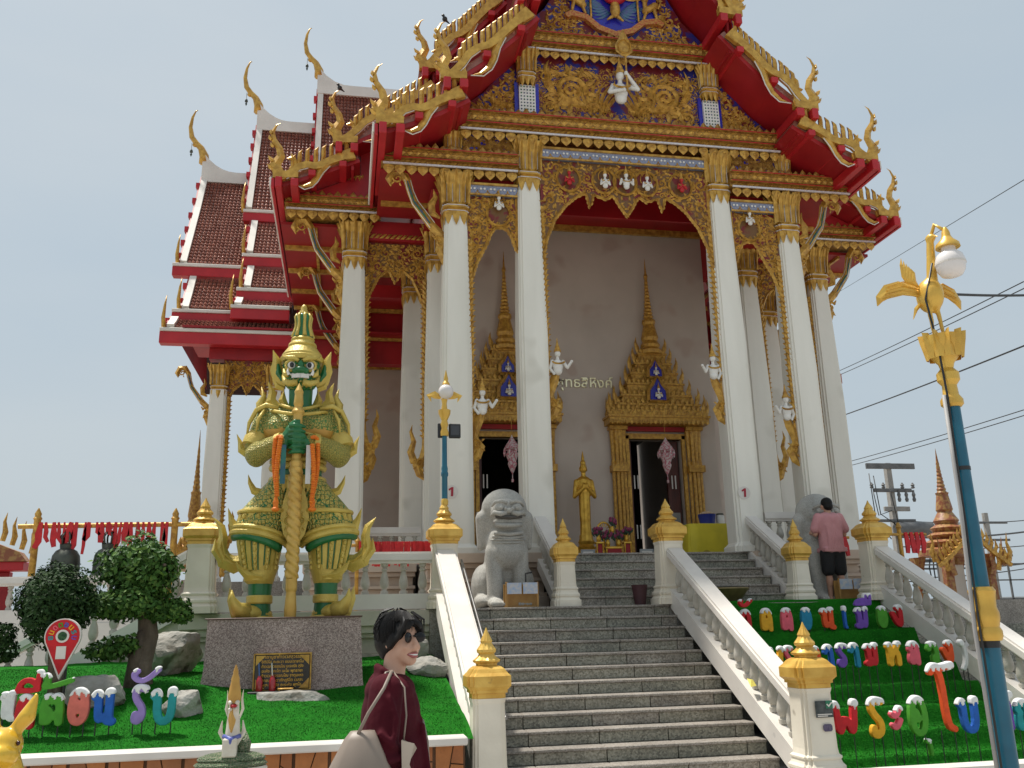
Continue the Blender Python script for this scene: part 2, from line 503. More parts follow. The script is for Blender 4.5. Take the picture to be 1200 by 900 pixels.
# landing and terrace floors (the porch base stands on them)
mb = MB(); mb.box(-2.0, 8.6, LY + .5, 24, .2, LZ - .004); mb.box(1.2, 1.54, LY - .0, LY + .5, .2, LZ - .006); mb.box(4.75, 8.6, LY - .0, LY + .5, .2, LZ - .006)
mb.build('landing', NOSE, origin=(0, 0, 0), kind='structure')
mb = MB(); mb.box(-16, -2.0, 18.0, 60, .0, LZ - .01)
mb.build('terrace', NOSE, origin=(0, 0, 0), kind='structure')
mb = MB(); mb.box(8.6, 40, 14.2, 60, .0, LZ - .01)
mb.build('courtyard_terrace', NOSE, origin=(0, 0, 0), kind='structure')

# upper flight
su = empty('upper_staircase', (5.1, 14, 1.87), kind='structure')
FZ = 2.773
UY = [13.5 + .27 * i for i in range(6)]
XU = [3.33, 3.9, 4.72, 5.54, 6.36, 6.89]
for k in range(6):
    z = LZ + (k + 1) * .15; y = UY[k]
    for j in range(5):
        a, b = XU[j], XU[j + 1]
        MB().cbox(a + .0015, b - .0015, y - .028, y + .27, z - .032, z, .006).build('tread_tile', NOSE, su)
        MB().cbox(a + .002, b - .002, y, y + .03, z - .149, z - .034, .003).build('riser_tile', rnd.choice(GR), su)
mb = MB()
prof = [(15.4, LZ - .1)]
prof = [(13.53, LZ)]
for k in range(6):
    prof += [(UY[k] + .031, LZ + k * .15), (UY[k] + .031, LZ + (k + 1) * .15 - .034)]
prof += [(15.3, FZ - .034), (15.3, LZ)]
mb.prism(prof, (V3(3.3, 0, 0), V3(0, 1, 0), V3(0, 0, 1), V3(1, 0, 0)), 0, 3.62)
mb.build('stair_body', JOINT, su)

# turf-covered middle flight
rt_ = random.Random(8)
_ph = [(rt_.uniform(.5, 4), rt_.uniform(.5, 5), rt_.uniform(0, 6), rt_.uniform(.3, 1)) for _ in range(10)]
def wob(x, y): return sum(a[3] * math.sin(a[0] * x + a[1] * y + a[2]) for a in _ph) / 6
def turf_step(x, y):
    s = (LY + .02 - y) / (TR * 1.42) + .07 * wob(x, 0) 
    if s <= -.05: return LZ + .03
    k = math.floor(s); f = s - k
    e = min(1, f / .30); e = e * e * (3 - 2 * e)
    return max(.02, LZ + .03 - RS * 1.42 * (k + e) * 1.0 + .012 * wob(x * 3, y * 3)) - (.035 * f if k >= 0 else 0)
grid('turf_staircase', 5.03, 8.17, 9.0, 13.55, 60, 300, turf_step, TURF)
mb = MB(); mb.box(4.95, 8.25, 8.82, 9.0, 0, .09); mb.box(4.95, 8.25, 8.75, 9.02, .09, .135)
mb.build('kerb', WHITER, label='white kerb along the foot of the turf-covered stair', cat='kerb')

# turf mound of the left planter
def mound(x, y):
    t = min(1, max(0, (y - 9.0) / 4.1))
    z = .60 + .66 * (t ** .85)
    z += .17 * math.exp(-((x + 2.2) ** 2 / .9 + (y - 10.9) ** 2 / .8))
    z += .10 * math.exp(-((x - .6) ** 2 / .25 + (y - 11.6) ** 2 / .5))
    return z + .028 * wob(x * 1.7, y * 1.5) + .012 * wob(x * 5, y * 4)
grid('turf_mound', -6.6, 1.24, 8.98, 13.12, 160, 90, mound, TURF)

def turf_pile(name, x0, x1, y0, y1, zf, n, seed, label):
    rg = np.random.default_rng(seed)
    x = rg.uniform(x0, x1, n); y = rg.uniform(y0, y1, n)
    z = np.array([zf(a, b) for a, b in zip(x, y)])
    a = rg.uniform(0, 2 * pi, n); h = rg.uniform(.006, .015, n); w = rg.uniform(.003, .006, n)
    lx = rg.normal(0, .010, n); ly = rg.normal(0, .010, n)
    P = np.empty((n, 3, 3))
    P[:, 0] = np.stack([x - w * np.cos(a), y - w * np.sin(a), z - .004], 1); P[:, 1] = np.stack([x + w * np.cos(a), y + w * np.sin(a), z - .004], 1); P[:, 2] = np.stack([x + lx, y + ly, z + h], 1)
    me = bpy.data.meshes.new(name)
    me.from_pydata(P.reshape(-1, 3).tolist(), [], np.arange(3 * n).reshape(-1, 3).tolist())
    for m in PILE: me.materials.append(m)
    me.polygons.foreach_set('material_index', rg.integers(0, 4, n).astype(np.int32))
    return tag(link_mesh(me, name, T((0, 0, 0))), label, 'turf', None, 'stuff')
PILE = [mat('turf_blade_%d' % i, c, rough=.8, scale=2, spec=.15) for i, c in enumerate(((.012, .15, .009), (.007, .10, .007), (.022, .20, .013), (.045, .22, .022)))]
turf_pile('turf_pile', -4.2, 1.2, 9.02, 12.9, mound, 80000, 1, 'plastic turf blades on the left mound')
turf_pile('turf_pile', 5.05, 8.15, 9.05, 13.05, turf_step, 65000, 2, 'plastic turf blades on the covered stair')
pl = empty('planter_wall', (-2, 8.95, 0), 'low planter wall clad in orange stone with white capping', 'wall')
ORG = [mat('orange_stone_%d' % i, c, rough=.75, scale=7, bump=.5, bscale=14) for i, c in enumerate(((.42, .155, .045), (.36, .125, .04), (.47, .18, .055), (.33, .13, .05)))]
MORT = mat('dark_mortar', (.12, .06, .03), rough=.9)
MB().box(-6.7, 1.14, 8.86, 9.02, 0, .555).build('wall_core', MORT, pl)
MB().cbox(-6.75, 1.16, 8.78, 9.04, .556, .63, .012).build('capping', WHITER, pl)
x = -6.7; rp_ = random.Random(3)
while x < 1.1:
    w = min(.30, 1.13 - x)
    for (z0, z1) in ((.0, .27), (.285, .55)):
        # a panel of crazy paving : split into three irregular stones
        a = x + .008; b = x + w - .008
        if b - a < .05: continue
        m1 = a + (b - a) * rp_.uniform(.3, .7); m2 = a + (b - a) * rp_.uniform(.3, .7); zm = z0 + (z1 - z0) * rp_.uniform(.35, .65); zq = z0 + (z1 - z0) * rp_.uniform(.35, .65)
        g = .006
        for poly in ([(a, z0), (m1 - g, z0), (m2 - g, z1), (a, z1)], [(m1 + g, z0), (b, z0), (b, zm - g), (m1 + (m2 - m1) * (zq - z0) / (z1 - z0) + g, zq - g)], [(m1 + (m2 - m1) * (zq - z0) / (z1 - z0) + g, zq + g), (b, zm + g), (b, z1), (m2 + g, z1)]):
            mb = MB(); fr = (V3(0, 8.86, 0), V3(1, 0, 0), V3(0, 0, 1), V3(0, -1, 0))
            mb.prism(poly, fr, -.005, .014 + rp_.uniform(0, .012)); mb.build('stone', rp_.choice(ORG), pl)
    x += .315

# ------------------------------------------------------------------ newel posts and balustrades
YM = []                                              # redented square section
_q = [(1, .70), (.88, .70), (.88, .88), (.70, .88), (.70, 1)]
for k in range(4):
    c_, s_ = round(math.cos(k * pi / 2)), round(math.sin(k * pi / 2))
    YM += [(x * c_ - y * s_, x * s_ + y * c_) for x, y in _q]
OCT = [(1, .55), (.55, 1), (-.55, 1), (-1, .55), (-1, -.55), (-.55, -1), (.55, -1), (1, -.55)]
def newel(x, y, z0, zc, w, label, fluted=True):
    t = empty('newel_post', (x, y, z0), label, 'newel post', 'newel posts of the stairs and terrace')
    h = zc - z0
    k = w / .25
    sh = MB()
    sh.lathe([(.27 * k, 0), (.27 * k, .09), (.255 * k, .095), (.235 * k, .13), (.25 * k, .15), (.25 * k, .175), (.225 * k, .20), (.212 * k, .235), (.225 * k, .25), (.225 * k, .265), (.200 * k, .285), (.192 * k, .34), (.180 * k, h - .05), (.19 * k, h - .02), (.195 * k, h)], sec=YM, c=(x, y, z0))
    sh.build('shaft', CREAM, t)
    c = MB()
    c.lathe([(.19 * k, 0), (.19 * k, .045), (.213 * k, .05), (.213 * k, .075), (.24 * k, .10), (.252 * k, .11), (.252 * k, .205), (.24 * k, .215), (.215 * k, .235), (.185 * k, .27), (.15 * k, .292), (.135 * k, .297)], sec=YM, c=(x, y, zc + .001))
    c.build('cap', GOLDCAP, t)
    f = MB()
    sec = [(math.cos(2 * pi * i / 24) * (1 + .05 * (-1) ** i), math.sin(2 * pi * i / 24) * (1 + .05 * (-1) ** i)) for i in range(24)]
    f.lathe([(.115 * k, .297), (.12 * k, .32), (.15 * k, .335), (.152 * k, .35), (.10 * k, .385), (.085 * k, .41), (.105 * k, .425), (.108 * k, .45), (.075 * k, .49), (.06 * k, .515), (.068 * k, .53), (.05 * k, .565), (.022 * k, .615), (.004 * k, .66)], sec=sec, c=(x, y, zc + .001))
    f.build('finial', GOLDCAP, t, smooth=35)
    return t
newel(1.42, 13.2, LZ, 2.78, .25, 'cream newel post carrying the small blue lamp post')
newel(4.85, 13.2, LZ, 2.80, .25, 'cream newel post with gold cap in the middle of the landing edge')
newel(8.28, 13.2, LZ, 2.78, .25, 'cream newel post with gold cap right of the man in pink')
newel(3.25, 13.36, LZ, 2.52, .19, 'small gold-capped newel post beside the left stone lion')
newel(7.03, 13.36, LZ, 2.50, .19, 'small gold-capped newel post left of the man in pink')
newel(1.40, 9.15, 0.0, .94, .215, 'gold-capped newel post at the foot of the left stair rail, right of the woman')
newel(4.80, 9.15, 0.0, .92, .235, 'gold-capped newel post with green tick sticker at the stair foot')
newel(-1.95, 13.2, LZ, 2.80, .25, 'gold-capped newel post on the terrace left of the giant')

_bal = MB()
_bal.lathe([(.056, 0), (.056, .05), (.04, .055), (.036, .075), (.05, .09), (.064, .13), (.066, .17), (.052, .25), (.034, .31), (.032, .33), (.046, .34), (.046, .36), (.03, .37), (.036, .39), (.052, .395), (.052, .44)], n=10)
BALM = _bal.mesh('baluster', BALU, smooth=40)
def balustrade(p0, p1, label, w=.2, top=.12, bh=.44, base=.2, step=.21, mrail=WHITER, trim=None, scale=1.0):
    p0, p1 = Vector(p0), Vector(p1)                  # floor line of the balusters, end to end
    d = p1 - p0; dh = Vector((d.x, d.y, 0)); L = dh.length; u = dh.normalized(); n = Vector((-u.y, u.x, 0)); sl = d.z / L
    t = empty('balustrade', (p0 + p1) / 2, label, 'balustrade', 'balustrades of the stairs and terrace')
    fr = (p0, u, Vector((0, 0, 1)), n)
    H = bh * scale
    def bar(name, z0, z1, w_, m, a=0, b=L):
        MB().prism([(a, z0 + sl * a), (b, z0 + sl * b), (b, z1 + sl * b), (a, z1 + sl * a)], fr, -w_ / 2, w_ / 2).build(name, m, t)
    bar('handrail', H + .03, H + .03 + top * .75, w, mrail)
    bar('rail_moulding', H + .03 + top * .75, H + .03 + top, w * .82, mrail)
    bar('under_rail', H - .012, H + .03, w * .7, mrail)
    bar('base_rail', -base, 0, w * .95, trim or mrail)
    k = max(2, int(L / step))
    for i in range(k):
        s = (i + .5) * L / k
        link_mesh(BALM, 'baluster', T(p0 + u * s + Vector((0, 0, sl * s - .008))) @ SC(1, 1, scale), t)
    return t
# stair rails : floor line slopes with the stair
balustrade((1.42, 13.0, 2.10), (1.42, 9.36, .22), 'sunlit white sloping stair rail on the left of the grey stair', w=.3, base=.28)
balustrade((4.88, 13.0, 2.10), (4.85, 9.38, .22), 'sloping white balustrade between the grey stair and the turf steps', w=.27, base=.28)
balustrade((8.30, 13.0, 2.10), (8.30, 9.2, .13), 'sloping white balustrade on the right of the turf steps', w=.27, base=.28)
balustrade((3.22, 14.9, 2.84), (3.22, 13.5, 2.05), 'short sloping balustrade from the left lion up to the porch', w=.24, base=.2, step=.17)
balustrade((7.02, 14.9, 2.84), (7.03, 13.5, 2.05), 'short sloping balustrade left of the man up to the porch', w=.24, base=.2, step=.17)
balustrade((-1.74, 13.2, 2.09), (1.24, 13.2, 2.09), 'level terrace balustrade behind the giant statue', w=.22, base=.21, step=.27)
balustrade((-2.15, 13.25, 2.14), (-6.2, 13.25, -.17), 'side stair balustrade descending left behind the clipped trees', w=.24, base=.3, step=.25)
balustrade((-9.5, 18.1, 2.10), (-3.3, 18.1, 2.10), 'far terrace balustrade under the bells', w=.24, base=.24, step=.27)
balustrade((2.16, 14.98, 2.95), (2.94, 14.98, 2.95), 'short porch balustrade behind the left lion', w=.16, base=.18, step=.19, scale=.85)
balustrade((7.32, 14.98, 2.95), (8.1, 14.98, 2.95), 'short porch balustrade behind the right lion', w=.16, base=.18, step=.19, scale=.85)
balustrade((.32, 17.25, 2.95), (1.4, 17.25, 2.95), 'porch balustrade between the outer left columns', w=.16, base=.18, step=.19, scale=.85)

# stainless grab rail beside the left stair rail
mb = MB(); mb.tube([(1.66, 13.1, 2.55), (1.66, 9.6, .70)], .018, 8); mb.tube([(1.66, 13.1, 2.32), (1.66, 9.6, .47)], .012, 8)
for i in range(5):
    y = 13.05 - i * .8; mb.tube([(1.66, y, 1.85 - (13.05 - y) * .54), (1.66, y, 2.53 - (13.1 - y) * .528)], .014, 6)
mb.build('grab_rail', STEEL, smooth=50, label='thin steel grab rail along the left edge of the stair', cat='handrail')

# terrace retaining wall with mouldings
tw = empty('terrace_wall', (-.4, 13.2, .9), 'weathered moulded terrace wall behind the giant statue', 'wall')
for (z0, z1, y) in ((.8, 1.16, 13.30), (1.16, 1.22, 13.24), (1.22, 1.28, 13.20), (1.28, 1.50, 13.27), (1.50, 1.56, 13.18), (1.56, 1.66, 13.12), (1.66, 1.868, 13.06)):
    MB().cbox(-2.18, 1.2, y, 13.6, z0, z1, .008).build('moulding', STONEW, tw)
sw = empty('side_stair_wall', (-4, 13.3, 0), 'pale plaster wall under the left side stair', 'wall')
mb = MB(); mb.prism([(-2.19, 0), (-2.19, 1.84), (-5.6, -.1), (-5.6, 0)], (V3(0, 13.22, 0), V3(1, 0, 0), V3(0, 0, 1), V3(0, 1, 0)), 0, .2)
mb.build('stringer', STONEW, sw)
wallb = empty('upper_terrace_wall', (-8, 18.2, 0), 'plain white terrace wall under the far balustrade', 'wall')
MB().cbox(-12, -2.6, 17.98, 18.3, 0, LZ - .015, .01).build('wall', WHITE, wallb)

# low steps right of the turf stair
sr = empty('side_steps', (12, 13, 0), kind='structure')
for k in range(7):
    MB().cbox(8.6, 18, 13.0 + .3 * k - .02, 16, .9 + .14 * k - .14, .9 + .14 * k, .006).build('step', GR[k % 3], sr)
MB().box(8.6, 18, 13.1, 15, 0, .8).build('step_base', GR[1], sr)
# ------------------------------------------------------------------ the temple : porch, columns, carving
AX = 5.12
tp = empty('temple', (AX, 17, FZ), 'white, red and gold temple hall with carved gables and tiered tiled roofs', 'temple')
TILE = mat('glazed_roof_tile', (.30, .115, .08), (.19, .065, .045), rough=.32, scale=5, coat=.3, bump=.1, bscale=40, c3=(.40, .20, .15), s3=9, f3=.62)
TILED = mat('roof_underlay', (.05, .02, .018), rough=.8)

# porch plinth with peach mouldings
for (z0, z1, dy) in ((LZ, LZ + .20, 0.0), (LZ + .20, LZ + .26, .06), (LZ + .26, LZ + .44, .16), (LZ + .44, LZ + .50, .08), (LZ + .50, LZ + .66, .20), (LZ + .66, LZ + .74, .09), (LZ + .74, FZ, .02)):
    for (a, b) in ((1.25, 3.28), (6.94, 9.0)):
        MB().cbox(a + dy * .3, b - dy * .3, 14.58 + dy, 15.5, z0 + .001, z1, .008).build('plinth_moulding', PEACH, tp)
    for (a, b) in ((-.75, 1.3), (8.95, 11.0)):
        MB().cbox(a + dy * .3, b - dy * .3, 16.72 + dy, 17.8, z0 + .001, z1, .008).build('plinth_moulding', PEACH, tp)
mb = MB(); mb.box(1.35, 8.9, 15.31, 24, LZ, FZ - .002); mb.box(-.7, 1.34, 17.5, 24, LZ, FZ - .003); mb.box(8.91, 10.9, 17.5, 24, LZ, FZ - .003); mb.box(-4.2, -.71, 22.2, 26, LZ, FZ - .004); mb.box(10.91, 14.5, 22.2, 26, LZ, FZ - .004)
mb.build('porch_floor', NOSE, tp)

# column capital : one mesh shared by all
def capital_mesh(m_gold, m_trim):
    mb = MB()
    mb.lathe([(.215, .20), (.225, .27), (.235, .275), (.235, .30), (.215, .31), (.205, .34), (.24, .36), (.24, .39), (.20, .41), (.205, .47), (.215, .6), (.235, .8), (.27, .93), (.30, 1.0), (.30, 1.03)], sec=YM)
    mb.mi = 1
    mb.lathe([(.228, .278), (.243, .282), (.243, .294), (.228, .298)], sec=YM)
    mb.lathe([(.235, .385), (.249, .390), (.249, .400), (.235, .405)], sec=YM)
    mb.mi = 0
    for k in range(4):
        M = RZ(k * pi / 2)
        u = M @ V3(1, 0, 0); n = M @ V3(0, -1, 0)
        for x, d in ((-.14, .205), (0, .235), (.14, .205)):        # hanging tooth petals
            fr = (n * d, u, V3(0, 0, 1), n)
            mb.ridge([(x, .27), (x, .2), (x, .1), (x, .0)], [.14, .135, .09, .006], [.02, .03, .02, .004], fr)
        for x, d in ((-.215, .19), (-.125, .21), (0, .22), (.125, .21), (.215, .19)):   # tall lotus petals flaring out
            for q, (w, off) in enumerate(((.095, 0), (.05, .02))):
                P = [(x * (1 + .1 * t), .45 + .58 * t + (0.05 if abs(x) in (0, .215) else 0) * t) for t in (0, .3, .6, .85, 1)]
                base = [d - .005, d + .0, d + .025, d + .085, d + .125]
                vs = []; fs = []
                for i, (px, pz) in enumerate(P):
                    ww = (w if q == 0 else w * .8) * (1.0, 1.0, 1.05, .9, .1)[i] / 2
                    bb = base[i] + off
                    vs += [u * (px - ww) + V3(0, 0, pz) + n * bb, u * px + V3(0, 0, pz) + n * (bb + .022), u * (px + ww) + V3(0, 0, pz) + n * bb]
                for i in range(4):
                    a = 3 * i; fs += [(a, a + 1, a + 4, a + 3), (a + 1, a + 2, a + 5, a + 4)]
                mb.add(vs, fs)
        for x in (-.17, -.065, .065, .17):                           # bluish glass strips between
            mb.mi = 1
            fr = (n * .222, u, V3(0, 0, 1), n)
            mb.ridge([(x, .46), (x * 1.02, .82)], [.018, .018], [.012, .03], fr)
            mb.mi = 0
    return mb.mesh('capital', [m_gold, m_trim])
CAPM = capital_mesh(GOLD, SILV)
def column(x, y, zb, z0=FZ, hw0=.27, hw1=.205, s=1.0):
    mb = MB()
    H = zb + .25 - z0
    mb.lathe([(hw0 * 1.25, 0), (hw0 * 1.25, .10), (hw0 * 1.12, .13), (hw0, .17), (hw0 * .97, H * .3), (hw0 * .9 + hw1 * .1, H * .55), (hw1, H)], sec=YM, c=(x, y, z0))
    c = mb.build('column', COLW, tp, origin=(x, y, z0))
    link_mesh(CAPM, 'capital', T((x, y, zb)) @ SC(s), c)
    return c
FRONT_Y, ROW2_Y = 15.1, 17.25
for s in (-1, 1):
    column(AX + s * 1.9, FRONT_Y, 9.45)
    column(AX + s * 3.28, FRONT_Y, 8.68)
    column(AX + s * 3.4, ROW2_Y, 8.60)
    for y in (ROW2_Y, 19.7, 22.2):
        column(AX + s * 5.08, y, 8.60)
    column(AX + s * 3.75, 19.1, 8.6)
    for x in ((8.32, 6.95) if s < 0 else ()):
        column(AX + s * x, 22.65, 7.22, hw0=.24, hw1=.2, s=.85)

# round number disc on the right column and its twin on the left
for x in (6.93, 1.72):
    d = empty('number_disc', (x, 14.835, 3.8), 'white round plaque with a red number 1 on the tall right column' if x > 3 else 'white round plaque behind the lamp post newel, mostly hidden', 'plaque')
    MB().lathe([(.115, 0), (.115, .012)], n=28, c=(0, 0, 0)).build('disc', WHITER, d, origin=(0, 0, 0)).matrix_local = RX(pi / 2)
TXT_RED = mat('crimson_print', (.35, .01, .03), rough=.5)

def bays(s, mbs):
    pass
ARCHP = mat('arch_ground', (.16, .075, .02), (.17, .012, .012), rough=.5, scale=5, lo=.5, hi=.56)
# ---- rows of repeated carving
def hang_row(x0, x1, y, z, h, step, parent, m=GOLDC, th=.05):
    mb = MB(); n = max(1, round((x1 - x0) / step)); st_ = (x1 - x0) / n
    for i in range(n):
        x = x0 + (i + .5) * st_
        fr = FXZ(x, y, z)
        mb.sweep([(0, 0), (0, -h * .25), (0, -h * .5), (0, -h * .8), (0, -h)], [st_ * .75, st_ * .95, st_ * .86, st_ * .4, .006], th, fr)
        mb.ell((x, y - th * .45, z - h * .4), (st_ * .2, th * .4, h * .16), 6, 4)
    return mb.build('petal_row', m, parent, kind='stuff')
def crest_row(x0, x1, y, z, h, step, parent, m=GOLDD, th=.05):
    mb = MB(); n = max(1, round((x1 - x0) / step)); st_ = (x1 - x0) / n
    for i in range(n):
        x = x0 + (i + .5) * st_
        hh = h * (1 if i % 2 == 0 else .72)
        fr = FXZ(x, y, z)
        mb.sweep([(0, 0), (0, hh * .3), (0, hh * .55), (0, hh * .8), (0, hh)], [st_ * .5, st_ * .95, st_ * .7, st_ * .35, .006], th, fr)
    return mb.build('crest_row', m, parent, kind='stuff')
def diaper(x0, x1, y, z0, z1, parent, m=GOLDC):
    mb = MB(); h = z1 - z0; n = max(2, round((x1 - x0) / (h * 1.15))); st_ = (x1 - x0) / n
    for i in range(n):
        x = x0 + (i + .5) * st_; zc = (z0 + z1) / 2
        a, b = st_ * .46, h * .46; q = .035
        mb.add([(x - a, y, zc), (x, y, zc - b), (x + a, y, zc), (x, y, zc + b), (x, y - q, zc)], [(0, 1, 4), (1, 2, 4), (2, 3, 4), (3, 0, 4)])
        for sx in (-1, 1):
            for sz in (-1, 1):
                X, Z = x + sx * st_ * .5, zc + sz * h * .5
                mb.add([(X, y, Z), (X - sx * a * .7, y, Z), (X, y, Z - sz * b * .7), (X - sx * a * .25, y - q * .7, Z - sz * b * .25)], [(0, 1, 3), (1, 2, 3), (2, 0, 3)])
    return mb.build('diamond_band', m, parent, kind='stuff')
def rope(x0, x1, y, z, r, parent, m=GOLDC):
    mb = MB(); n = max(2, round((x1 - x0) / (r * 2.2))); st_ = (x1 - x0) / n
    for i in range(n):
        x = x0 + (i + .5) * st_
        mb.add([(x - st_ * .75, y, z - r), (x - st_ * .05, y, z - r), (x + st_ * .75, y, z + r), (x + st_ * .05, y, z + r), (x - st_ * .2, y - r * .8, z - r * .3), (x + st_ * .2, y - r * .8, z + r * .3)], [(0, 1, 4), (1, 2, 5, 4), (2, 3, 5), (3, 0, 4, 5)])
    return mb.build('rope_band', m, parent, kind='stuff')
def cornice(x0, x1, y, zb, zt, hang=.18, hstep=.21, crest=.14, yback=.5):
    """stepped gold cornice facing -Y with rows of carving"""
    H = zt - zb
    c = MB()
    for (a, b, p) in ((0, .06, .16), (.06, .34, .10), (.34, .42, .17), (.42, .50, .13), (.50, .90, .15), (.90, 1.0, .20)):
        c.box(x0 - p * .2, x1 + p * .2, y - p, y + yback, zb + H * a + .0005, zb + H * b)
    o = c.build('cornice', GOLDD, tp)
    e = MB(); e.box(x0, x1, y - .178, y - .15, zb - .022, zb + .012); e.build('bead_trim', SILV, o)
    e = MB(); e.box(x0, x1, y - .18, y - .171, zb + H * .36, zb + H * .40); e.box(x0, x1, y - .212, y - .201, zb + H * .93, zb + H * .97); e.build('red_line', REDB, o)
    rope(x0, x1, y - .101, zb + H * .2, H * .13, o)
    diaper(x0, x1, y - .151, zb + H * .52, zb + H * .88, o)
    if hang: hang_row(x0, x1, y - .12, zb - .024, hang, hstep, o)
    if crest: crest_row(x0, x1, y - .14, zt, crest, .15, o)
    return o
def mosaic_band(x0, x1, y, z0, z1):
    mb = MB(); mb.box(x0, x1, y, y + .3, z0, z1); o = mb.build('mosaic_band', BLUEG, tp)
    e = MB(); e.box(x0, x1, y - .03, y - .001, z0 - .02, z0 + .012); e.box(x0, x1, y - .03, y - .001, z1 - .012, z1 + .03); e.build('gilt_edge', GOLDC, o)
    w = MB(); n = round((x1 - x0) / .2); st_ = (x1 - x0) / n; g = MB()
    for i in range(n):
        x = x0 + (i + .5) * st_; zc = (z0 + z1) / 2 + .015
        for d in (-.034, .034):
            w.ell((x + d, y - .012, zc), (.024, .014, .024), 6, 4)
        g.ridge([(x + st_ * .5 * math.cos(a), zc - .02 + .11 * math.sin(a) * .8) for a in [pi + pi * k / 6 for k in range(7)]], [.018] * 7, [.014] * 7, (V3(0, y - .001, 0), V3(1, 0, 0), V3(0, 0, 1), V3(0, -1, 0)))
    w.build('glass_stud', WHITEF, o, kind='stuff'); g.build('gilt_scallop', GOLDC, o, kind='stuff')
    return o

def inpoly(x, y, P):
    r = False; n = len(P)
    for i in range(n):
        x1, y1 = P[i]; x2, y2 = P[(i + 1) % n]
        if (y1 > y) != (y2 > y) and x < (x2 - x1) * (y - y1) / (y2 - y1) + x1: r = not r
    return r
def edged(x, y, P):
    d = 9
    for i in range(len(P)):
        x1, y1 = P[i]; x2, y2 = P[(i + 1) % len(P)]
        l2 = (x2 - x1) ** 2 + (y2 - y1) ** 2
        if l2 < 1e-9: continue
        t = max(0, min(1, ((x - x1) * (x2 - x1) + (y - y1) * (y2 - y1)) / l2))
        d = min(d, math.hypot(x - x1 - t * (x2 - x1), y - y1 - t * (y2 - y1)))
    return d
def carve(P, fr, seed, r0=.07, r1=.17, holes=(), mirror=None, n=900, base=0.0, h=.8, mb=None):
    """fill polygon P with scrolls and flame leaves"""
    mb = mb or MB(); rd = random.Random(seed); got = []
    xs = [p[0] for p in P]; ys = [p[1] for p in P]
    for it in range(n):
        rr = r1 - (r1 - r0) * min(1, it / n * 1.6)
        x, y = rd.uniform(min(xs), max(xs)), rd.uniform(min(ys), max(ys))
        if mirror is not None and x < mirror: continue
        if not inpoly(x, y, P): continue
        if edged(x, y, P) < rr * 1.0: continue
        if any(math.hypot(x - a, y - b) < rr + c for a, b, c in holes): continue
        if any(math.hypot(x - a, y - b) < (rr + c) * 1.12 for a, b, c in got): continue
        if mirror is not None and x - mirror < rr * .9: continue
        got.append((x, y, rr))
        a0 = rd.uniform(0, 2 * pi); d = rd.choice((-1, 1))
        mb.scroll(x, y, rr, a0, d, fr, turns=1.3, w=rr * .46, h=h, leaves=5, base=base)
        if mirror is not None:
            mb.scroll(2 * mirror - x, y, rr, pi - a0, -d, fr, turns=1.3, w=rr * .46, h=h, leaves=5, base=base)
    # small leaves fill the gaps
    for it in range(int(n * 1.6)):
        x, y = rd.uniform(min(xs), max(xs)), rd.uniform(min(ys), max(ys))
        if not inpoly(x, y, P) or edged(x, y, P) < r0 * .45: continue
        if any(math.hypot(x - a, y - b) < c * .9 for a, b, c in got) or any(math.hypot(x - a, y - b) < c for a, b, c in holes): continue
        if mirror is not None and x < mirror: continue
        a = rd.uniform(0, 2 * pi); L = r0 * 1.7; cu = rd.choice((-1, 1))
        mb.leaf(x, y, a, L, L * .42, fr, cu, .5, base)
        if mirror is not None: mb.leaf(2 * mirror - x, y, pi - a, L, L * .42, fr, -cu, .5, base)
    return mb
def figure(fr, s, arms='pray', gold=True, parent=None, base=0.0, name='deity_figure', halo=True, red=False, mirror=1):
    """small carved figure, half length, in a frame : white body, gold crown and seat"""
    O, U, Vv, N = fr
    P = lambda x, y, h: O + U * (x * s * mirror) + Vv * (y * s) + N * (h * s + base)
    mb = MB(); q = [0]
    bod = MB()
    bod.ell(P(0, .30, .10), (.15 * s, .10 * s, .19 * s), 10, 7)
    bod.ell(P(0, .16, .10), (.125 * s, .09 * s, .13 * s), 10, 6)
    bod.cap(P(0, .46, .1), P(0, .54, .1), .05 * s, .045 * s, 8)
    bod.ell(P(0, .64, .12), (.085 * s, .085 * s, .105 * s), 10, 8)
    for k in (-1, 1):
        sh = P(.15 * k, .42, .1)
        if arms == 'pray': el = P(.20 * k, .20, .14); ha = P(.02 * k, .30, .24)
        elif arms == 'up': el = P(.27 * k, .24, .14); ha = P(.24 * k, .40, .24)
        elif arms == 'staff': el = P(.24 * k, .24, .16) if k < 0 else P(.34, .36, .14); ha = P(.02, .24, .26) if k < 0 else P(.10, .66, .2)
        else: el = P(-.22, .22, .08) if k < 0 else P(.25, .24, .16); ha = P(-.12, .07, .14) if k < 0 else P(.36, .40, .22)
        bod.cap(sh, el, .052 * s, .045 * s, 7); bod.cap(el, ha, .045 * s, .035 * s, 7)
        bod.ell(ha, .045 * s, 6, 5)
    o = bod.build(name, REDB if red else WHITEF, parent, smooth=True)
    g = MB()
    g.lathe([(.10, .68), (.10, .72), (.085, .75), (.06, .80), (.065, .82), (.035, .90), (.008, 1.08)], n=10, c=(0, 0, 0))
    g.v = [tuple(P(a, c, .12 - b)) for a, b, c in g.v]
    g.ridge([(.165 * s * math.cos(t) * mirror, .40 * s + .06 * s * math.sin(t)) for t in [pi + pi * k / 8 for k in range(9)]], [.05 * s] * 9, [.03 * s] * 9, (O, U, Vv, N), base + .20 * s)
    if halo:
        fr2 = (O, U, Vv, N)
        g.ridge([(.26 * s * math.cos(t), .62 * s + .32 * s * math.sin(t)) for t in [-.6 + (pi + 1.2) * k / 16 for k in range(17)]], [.045 * s] * 17, [.03 * s] * 17, fr2, base)
    g.build('gilding', GOLDC, o if parent is not None else None, origin=wp(o), kind='stuff')
    return o

